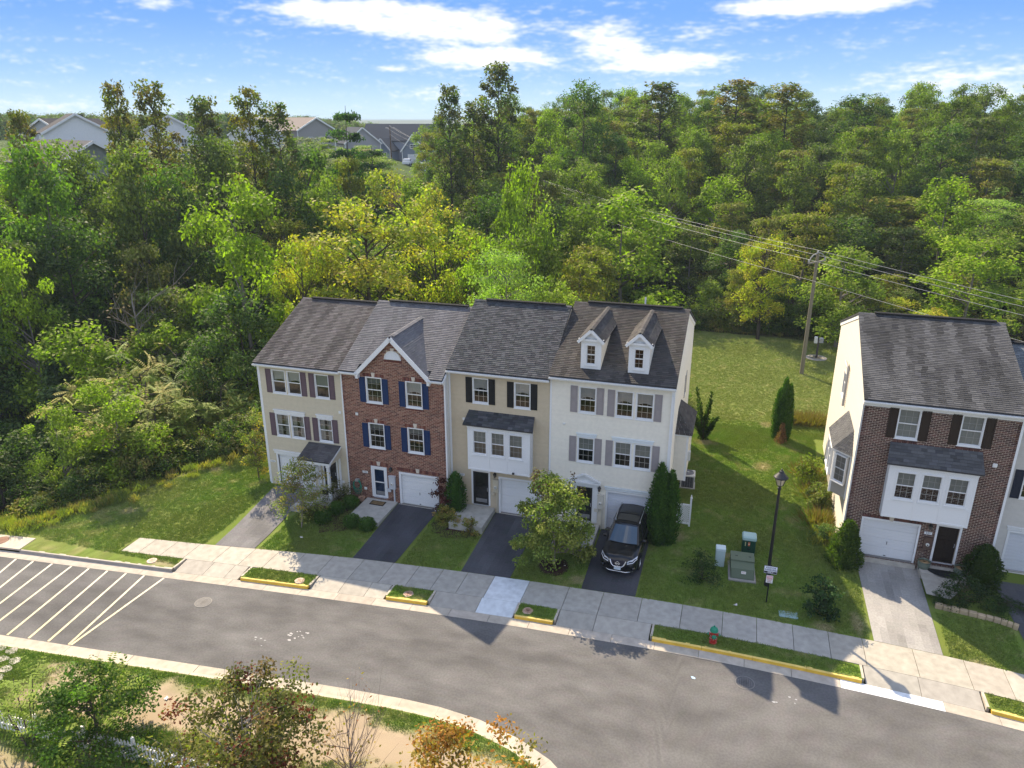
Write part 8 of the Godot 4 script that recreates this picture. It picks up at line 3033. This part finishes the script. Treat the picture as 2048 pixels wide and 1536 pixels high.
func grassy(x: float, z: float) -> bool:
	if z > south_z(x) + 0.8 and x < 17 and z > 12:
		return true
	if z > walk_back(x) - 0.02:
		# strips between walk and curb
		if z > walk_front(x) + 0.03 and z < nline(x) - 0.17:
			for s in [[-20.0, -8.2], [-4.2, -0.65], [3.5, 5.45], [9.85, 11.55], [16.15, 24.6], [29.4, 40.0]]:
				if x > s[0] and x < s[1]:
					return x > -20 and not (x < -16.9 and z < 10.4 and z > 8.9)
		return x < -12.1 and z < nline(x) - 0.17 and not (x < -16.9 and z > 8.9)
	for d in [[-8.1, -5.0, 0.2], [0.2, 2.9, -0.2], [6.0, 8.8, -0.6], [12.25, 15.05, -0.6], [25.3, 28.5, -1.4], [31.5, 35.2, -1.4]]:
		if x > d[0] and x < d[1] and z > d[2]:
			return false
	if x > -8.6 and x < 15.8 and z < 0.1 and z > -14.5:
		return false
	if x > 24.4 and z < -1.3 and z > -17:
		return false
	if x > 28.2 and x < 32 and z < 2.0:
		return false
	for b in [[-5.5, -3.4, 2.7], [-1.8, 0.3, 2.7], [4.0, 6.1, 1.9], [10.0, 12.3, 2.2]]:
		if x > b[0] and x < b[1] and z < b[2] and z > -0.6:
			return false
	return true

# ---------------------------------------------------------------- houses on the hill
func far_house(label: String, at: Vector3, turn: float, w: float, dep: float, h: float, rise: float, wall: Color, roof: Color, wins: Array, garage := false, extra := "") -> Node3D:
	# gable faces local +z; ridge runs along z
	var t := thing("hillside_house", label, "house", at, turn)
	var mb := MB.new()
	mb.box(Vector3(-w / 2, -8.0, -dep), Vector3(w / 2, h, 0), wall)
	mb.tri(Vector3(-w / 2, h, 0), Vector3(w / 2, h, 0), Vector3(0, h + rise, 0), wall)
	mb.tri(Vector3(w / 2, h, -dep), Vector3(-w / 2, h, -dep), Vector3(0, h + rise, -dep), wall)
	part(t, "wall", mb, M.vinyl)
	var rf := MB.new()
	var o := 0.4
	var k := rise / (w / 2)
	deck(rf, Vector3(-w / 2 - o, h - o * k, o), Vector3(0, h + rise, o), Vector3(0, h + rise, -dep - o), Vector3(-w / 2 - o, h - o * k, -dep - o), -0.2, roof)
	deck(rf, Vector3(0, h + rise, o), Vector3(w / 2 + o, h - o * k, o), Vector3(w / 2 + o, h - o * k, -dep - o), Vector3(0, h + rise, -dep - o), -0.2, roof)
	part(t, "roof", rf, M.shingle)
	var tr := MB.new()
	for s in [-1, 1]:
		tr.bar(Vector3(s * (w / 2 + o), h - o * k + 0.06, o + 0.03), Vector3(0, h + rise + 0.06, o + 0.03), 0.06, 0.34, WHITE, Vector3.BACK.cross(Vector3(s, 1, 0)))
		tr.box(Vector3(s * w / 2 - 0.1, -2, 0.0), Vector3(s * w / 2 + 0.1, h, 0.06), WHITE)
	part(t, "trim", tr, M.paint)
	for q in wins:
		var wf := MB.new()
		ring_bars(wf, q[0], q[1], q[2], q[3], 0.12, 0.0, 0.1, WHITE)
		wf.box(Vector3(q[0] + q[2] / 2 - 0.04, q[1], 0.0), Vector3(q[0] + q[2] / 2 + 0.04, q[1] + q[3], 0.08), WHITE)
		wf.box(Vector3(q[0], q[1] + q[3] / 2 - 0.04, 0.0), Vector3(q[0] + q[2], q[1] + q[3] / 2 + 0.04, 0.08), WHITE)
		var wo := part(t, "window", wf, M.paint)
		var pn := MB.new()
		pn.quad(Vector3(q[0] + 0.1, q[1] + 0.1, 0.03), Vector3(q[0] + q[2] - 0.1, q[1] + 0.1, 0.03), Vector3(q[0] + q[2] - 0.1, q[1] + q[3] - 0.1, 0.03), Vector3(q[0] + 0.1, q[1] + q[3] - 0.1, 0.03), Color(0.04, 0.05, 0.06))
		part(wo, "pane", pn, M.gloss)
	if garage:
		var gd := MB.new()
		ring_bars(gd, -1.6, 0.0, 3.2, 2.5, 0.15, 0.0, 0.1, WHITE)
		for i in 4:
			gd.box(Vector3(-1.45, 0.05 + i * 0.58, 0.02), Vector3(1.45, 0.58 + i * 0.58, 0.06), Color(0.68, 0.69, 0.7))
		part(t, "garage_door", gd, M.paint)
	return t

func build_hillside() -> void:
	var roofg := Color(0.12, 0.115, 0.112)
	var roofb := Color(0.05, 0.058, 0.068)
	far_house("white gabled house behind the grey roofs near the frame edge on the hill", Vector3(-94.5, 14.6, -73.0), 0.9, 10.5, 13, 4.6, 3.0, Color(0.74, 0.74, 0.72), Color(0.07, 0.065, 0.065), [])
	var a := far_house("grey green hillside house with a covered deck below the white gabled house", Vector3(-63.5, 9.6, -45.0), 1.25, 9.5, 14, 6.4, 2.6, Color(0.2, 0.22, 0.19), roofg, [[-2.6, 1.2, 1.4, 2.2], [0.8, 1.2, 1.6, 2.2]])
	var dk := MB.new()
	dk.box(Vector3(-4.5, 0.3, 0.05), Vector3(4.5, 0.55, 3.4), Color(0.3, 0.27, 0.22))
	for x in [-4.4, -1.5, 1.5, 4.2]:
		dk.box(Vector3(x, -7.0, 3.1), Vector3(x + 0.22, 3.4, 3.32), Color(0.45, 0.42, 0.38))
	dk.box(Vector3(-4.5, 3.4, 0.05), Vector3(4.6, 3.6, 3.5), Color(0.6, 0.58, 0.55))
	dk.box(Vector3(-4.5, 1.4, 3.15), Vector3(4.5, 1.5, 3.25), Color(0.5, 0.48, 0.45))
	part(a, "deck", dk, M.wood)
	far_house("long dark roofed house showing only its roof behind the white gabled house", Vector3(-110.0, 13.6, -80.0), 0.0, 11, 13, 5.0, 2.8, Color(0.4, 0.4, 0.4), Color(0.035, 0.035, 0.042), [])
	far_house("tan roofed house half hidden by the bare skyline tree", Vector3(-93.0, 13.6, -94.0), 0.7, 11.5, 14, 5.2, 3.2, Color(0.72, 0.72, 0.7), Color(0.24, 0.2, 0.16), [[-3.4, 2.4, 1.2, 1.8], [1.6, 2.4, 1.2, 1.8]])
	far_house("pale grey hip house between the skyline trees", Vector3(-93.0, 12.5, -122.0), 0.5, 12, 13, 5.6, 3.6, Color(0.62, 0.63, 0.64), Color(0.22, 0.21, 0.2), [[-4, 1.6, 1.3, 2.0], [-1.4, 1.6, 1.3, 2.0], [2.6, 1.6, 1.3, 2.0]])
	far_house("house with the wide tan roof left of the flat topped pine", Vector3(-86.0, 13.5, -137.0), 1.15, 11, 24, 5.4, 2.8, Color(0.3, 0.28, 0.27), Color(0.25, 0.21, 0.18), [[-2.6, 2.2, 1.4, 1.6], [0.8, 2.2, 1.4, 1.6]])
	far_house("grey sided house end in the power line gap", Vector3(-85.5, 9.6, -160.0), 0.75, 10, 15, 5.6, 4.0, Color(0.32, 0.31, 0.32), roofb, [])
	far_house("small blue grey gabled wing with white trim and tall windows in the power line gap", Vector3(-83.0, 9.6, -166.0), 0.15, 5.2, 8, 3.6, 3.0, Color(0.2, 0.25, 0.31), roofb, [[-1.7, 0.8, 1.2, 2.2], [0.4, 0.8, 1.2, 2.2]])
	far_house("blue grey gabled house with a white garage door in the power line gap", Vector3(-73.5, 9.6, -167.0), 0.2, 6.4, 12, 3.6, 4.2, Color(0.17, 0.2, 0.25), roofb, [[-0.9, 4.0, 1.8, 1.2]], true)
	far_house("dark roofed house stretching behind the blue grey gables", Vector3(-70.0, 9.6, -183.0), 1.75, 13, 24, 6.0, 4.4, Color(0.3, 0.32, 0.35), roofb, [])
	far_house("blue grey house wing with a pale entry, next to the white yard fence", Vector3(-66.0, 9.6, -165.0), 0.2, 6.0, 9, 3.4, 2.2, Color(0.25, 0.28, 0.32), roofb, [[-1.8, 0.6, 1.1, 2.0]], true)
	# white panel fence
	var f := thing("yard_fence", "white panel fence stepping down the bank in the power line gap", "fence", Vector3(0, 0, 0))
	var p0 := Vector3(-67.5, 0, -158.0)
	var p1 := Vector3(-57.5, 0, -149.0)
	for i in 7:
		var a0 := p0.lerp(p1, i / 7.0)
		var a1 := p0.lerp(p1, (i + 1) / 7.0)
		var y := land(a0.x, a0.z)
		var mb := MB.new()
		mb.bar(Vector3(a0.x, y + 1.0, a0.z), Vector3(a1.x, y + 1.0 - 0.15, a1.z), 0.1, 2.2, Color(0.72, 0.75, 0.78))
		mb.bar(Vector3(a0.x, y + 2.15, a0.z), Vector3(a1.x, y + 2.0, a1.z), 0.16, 0.14, WHITE)
		mb.box(Vector3(a0.x - 0.12, y - 0.5, a0.z - 0.12), Vector3(a0.x + 0.12, y + 2.3, a0.z + 0.12), WHITE)
		part(f, "panel", mb, M.paint)
	# white truck
	var t := thing("parked_truck", "small white truck parked before the blue grey gabled house in the gap", "truck", Vector3(-73.0, land(-73.0, -161.5), -161.5), 0.25)
	var b := MB.new()
	b.bevel_box(Vector3(-1.0, 0.5, -3.0), Vector3(1.0, 1.15, 2.6), 0.12, Color(0.7, 0.7, 0.7))
	b.bevel_box(Vector3(-0.95, 1.1, -1.0), Vector3(0.95, 1.9, 1.3), 0.25, Color(0.7, 0.7, 0.7))
	part(t, "body", b, M.car_paint)
	var wn := MB.new()
	wn.quad(Vector3(-0.75, 1.25, 1.32), Vector3(0.75, 1.25, 1.32), Vector3(0.7, 1.75, 1.2), Vector3(-0.7, 1.75, 1.2), g(0.02))
	wn.quad(Vector3(0.96, 1.25, 1.0), Vector3(0.96, 1.25, -0.8), Vector3(0.96, 1.72, -0.7), Vector3(0.96, 1.72, 0.9), g(0.02))
	part(t, "window", wn, M.gloss)
	for s in [-1, 1]:
		for z in [-2.0, 1.7]:
			var wh := MB.new()
			wh.xf = Transform3D(Basis(Vector3.BACK, -PI / 2 * s), Vector3(s * 0.9, 0.4, z))
			wh.lathe([Vector2(0.0, -0.12), Vector2(0.4, -0.12), Vector2(0.4, 0.12), Vector2(0.0, 0.12)], 14, g(0.02))
			part(t, "wheel", wh, M.rubber)

# ---------------------------------------------------------------- sky
const CLOUDS := [[0.53, 0.122, 0.07, 0.012, 1.0], [0.45, 0.113, 0.08, 0.017, 1.1], [0.37, 0.108, 0.07, 0.019, 1.1], [0.32, 0.1, 0.03, 0.012, 0.8], [0.37, 0.071, 0.05, 0.012, 1.0], [0.3, 0.072, 0.06, 0.013, 1.0], [0.443, 0.06, 0.02, 0.004, 0.85], [0.2, 0.1, 0.05, 0.012, 0.65], [0.17, 0.085, 0.04, 0.012, 0.9], [0.14, 0.064, 0.06, 0.012, 1.0], [0.08, 0.067, 0.05, 0.01, 0.9], [0.07, 0.1, 0.03, 0.01, 0.6], [0.0, 0.122, 0.06, 0.01, 1.0], [-0.06, 0.121, 0.05, 0.011, 1.0], [-0.12, 0.123, 0.04, 0.009, 0.9], [-0.2, 0.046, 0.08, 0.014, 0.62], [-0.27, 0.025, 0.08, 0.013, 0.62], [0.84, 0.012, 0.1, 0.006, 0.55], [0.4, 0.03, 0.04, 0.008, 0.5], [0.7, 0.123, 0.03, 0.006, 0.6]]
var sky_noise := FastNoiseLite.new()

# colour of the sky toward an azimuth (0 = straight back, + = left) and elevation
func sky_at(az: float, el: float) -> Color:
	if el < -0.06:
		return Color(0.16, 0.17, 0.13)
	var y := sin(el)
	var t := clampf(y, 0, 1)
	var blue := Color(0.27, 0.35, 0.41).lerp(Color(0.17, 0.27, 0.41), smoothstep(0.0, 0.06, t)).lerp(Color(0.085, 0.18, 0.38), smoothstep(0.03, 0.13, t)).lerp(Color(0.06, 0.14, 0.34), smoothstep(0.14, 0.7, t))
	var dx := -sin(az) * cos(el)
	var dz := -cos(az) * cos(el)
	var k := 1.0 / (y + 0.16)
	var n := sky_noise.get_noise_2d(dx * k * 1.3 + 40, dz * k * 1.3)
	var n2 := sky_noise.get_noise_2d(dx * k * 4.2 - 11, dz * k * 4.2 + 7)
	var n3 := sky_noise.get_noise_2d(dx * k * 13.0, dz * k * 20.0)
	var rel := absf(az - 0.299)
	var open := maxf(smoothstep(0.62, 0.85, rel), smoothstep(0.14, 0.24, el))  # outside the view, clouds are made denser and brighter for whiter fill light
	var want := 0.0
	if open < 1.0:
		for b in CLOUDS:
			var p := Vector2((az - b[0]) / b[2], (el - b[1]) / b[3]).length_squared()
			if p < 6.0:
				want += b[4] * exp(-p)
		want = minf(want, 1.1) * 0.95 - 0.1
	var cl := lerpf(want + n * 0.2 + n2 * 0.5 + n3 * 0.45, 0.3 + n * 0.9 + n2 * 0.25, open)
	cl = smoothstep(-0.05, 1.1, cl) * smoothstep(-0.02, 0.03, y)
	return blue.lerp(Color(0.5, 0.49, 0.48).lerp(Color(0.84, 0.8, 0.75), open), cl * 0.92)  # unseen clouds get a brighter white than those in view, to lift the fill

func make_sky() -> ImageTexture:
	sky_noise.seed = 4
	sky_noise.frequency = 1.0
	sky_noise.fractal_octaves = 5
	sky_noise.noise_type = FastNoiseLite.TYPE_SIMPLEX_SMOOTH
	var W := 4096
	var H := 2048
	var im := Image.create(512, 256, false, Image.FORMAT_RGBF)
	for j in 256:
		for i in 512:
			im.set_pixel(i, j, sky_at(wrapf(-TAU * (i + 0.5) / 512.0, -PI, PI), PI / 2 - PI * (j + 0.5) / 256.0))
	im.resize(W, H, Image.INTERPOLATE_BILINEAR)
	# the part of the sky in front of the camera at full fineness
	for j in range(int(H * 0.42), int(H * 0.52)):
		for i in range(int(-1.2 / TAU * W), int(0.6 / TAU * W)):
			im.set_pixel(posmod(i, W), j, sky_at(wrapf(-TAU * (i + 0.5) / W, -PI, PI), PI / 2 - PI * (j + 0.5) / H))
	return ImageTexture.create_from_image(im)

func _ready() -> void:
	# camera
	var cam := Camera3D.new()
	cam.name = "camera"
	cam.position = Vector3(18.2, 21.35, 35.45)
	cam.basis = Basis(Vector3.UP, 0.299) * Basis(Vector3.RIGHT, -0.342)
	cam.fov = rad_to_deg(2.0 * atan(768.0 / 1485.0))
	cam.near = 0.5
	cam.far = 6000.0
	cam.current = true
	add_child(cam)
	# sky, sun, exposure
	var we := WorldEnvironment.new()
	we.name = "world_environment"
	var env := Environment.new()
	env.background_mode = Environment.BG_SKY
	var sky := Sky.new()
	var sm := PanoramaSkyMaterial.new()
	sm.panorama = make_sky()
	sky.sky_material = sm
	env.sky = sky
	env.background_energy_multiplier = 1.0
	env.ambient_light_source = Environment.AMBIENT_SOURCE_SKY
	env.tonemap_mode = Environment.TONE_MAPPER_LINEAR
	env.tonemap_exposure = 2.65
	env.sdfgi_enabled = true
	env.ssao_enabled = true
	env.ssil_enabled = true
	env.fog_enabled = true
	env.fog_density = 0.00022
	env.fog_light_color = Color(0.8, 0.87, 0.95)
	we.environment = env
	add_child(we)
	var sun := DirectionalLight3D.new()
	sun.name = "sun"
	sun.light_energy = 1.25
	sun.light_color = Color(1.0, 0.93, 0.82)
	sun.light_angular_distance = 0.5
	sun.shadow_enabled = true
	add_child(sun)
	sun.look_at_from_position(Vector3(-83, 100, -90), Vector3.ZERO, Vector3.UP)
	# noise used by the surfaces
	rng.seed = 12
	nz.seed = 3
	nz.frequency = 0.05
	nz.fractal_octaves = 4
	nz2.seed = 8
	nz2.frequency = 0.06
	nz2.fractal_octaves = 3
	make_materials()
	# large structure
	build_ground()
	build_road()
	build_pavement()
	build_verges()
	house_a()
	house_b()
	house_c()
	house_d()
	house_e()
	house_f()
	# woods and far houses
	build_protos()
	build_forest()
	build_hillside()
	power_line()
	# things
	car()
	street_lamp()
	sign_post()
	utility_boxes()
	hydrant()
	ground_covers()
	ac_unit()
	lattice_screen()
	picket_fence()
	yard_items()
	build_yard_plants()
	build_foreground()
	build_grass()
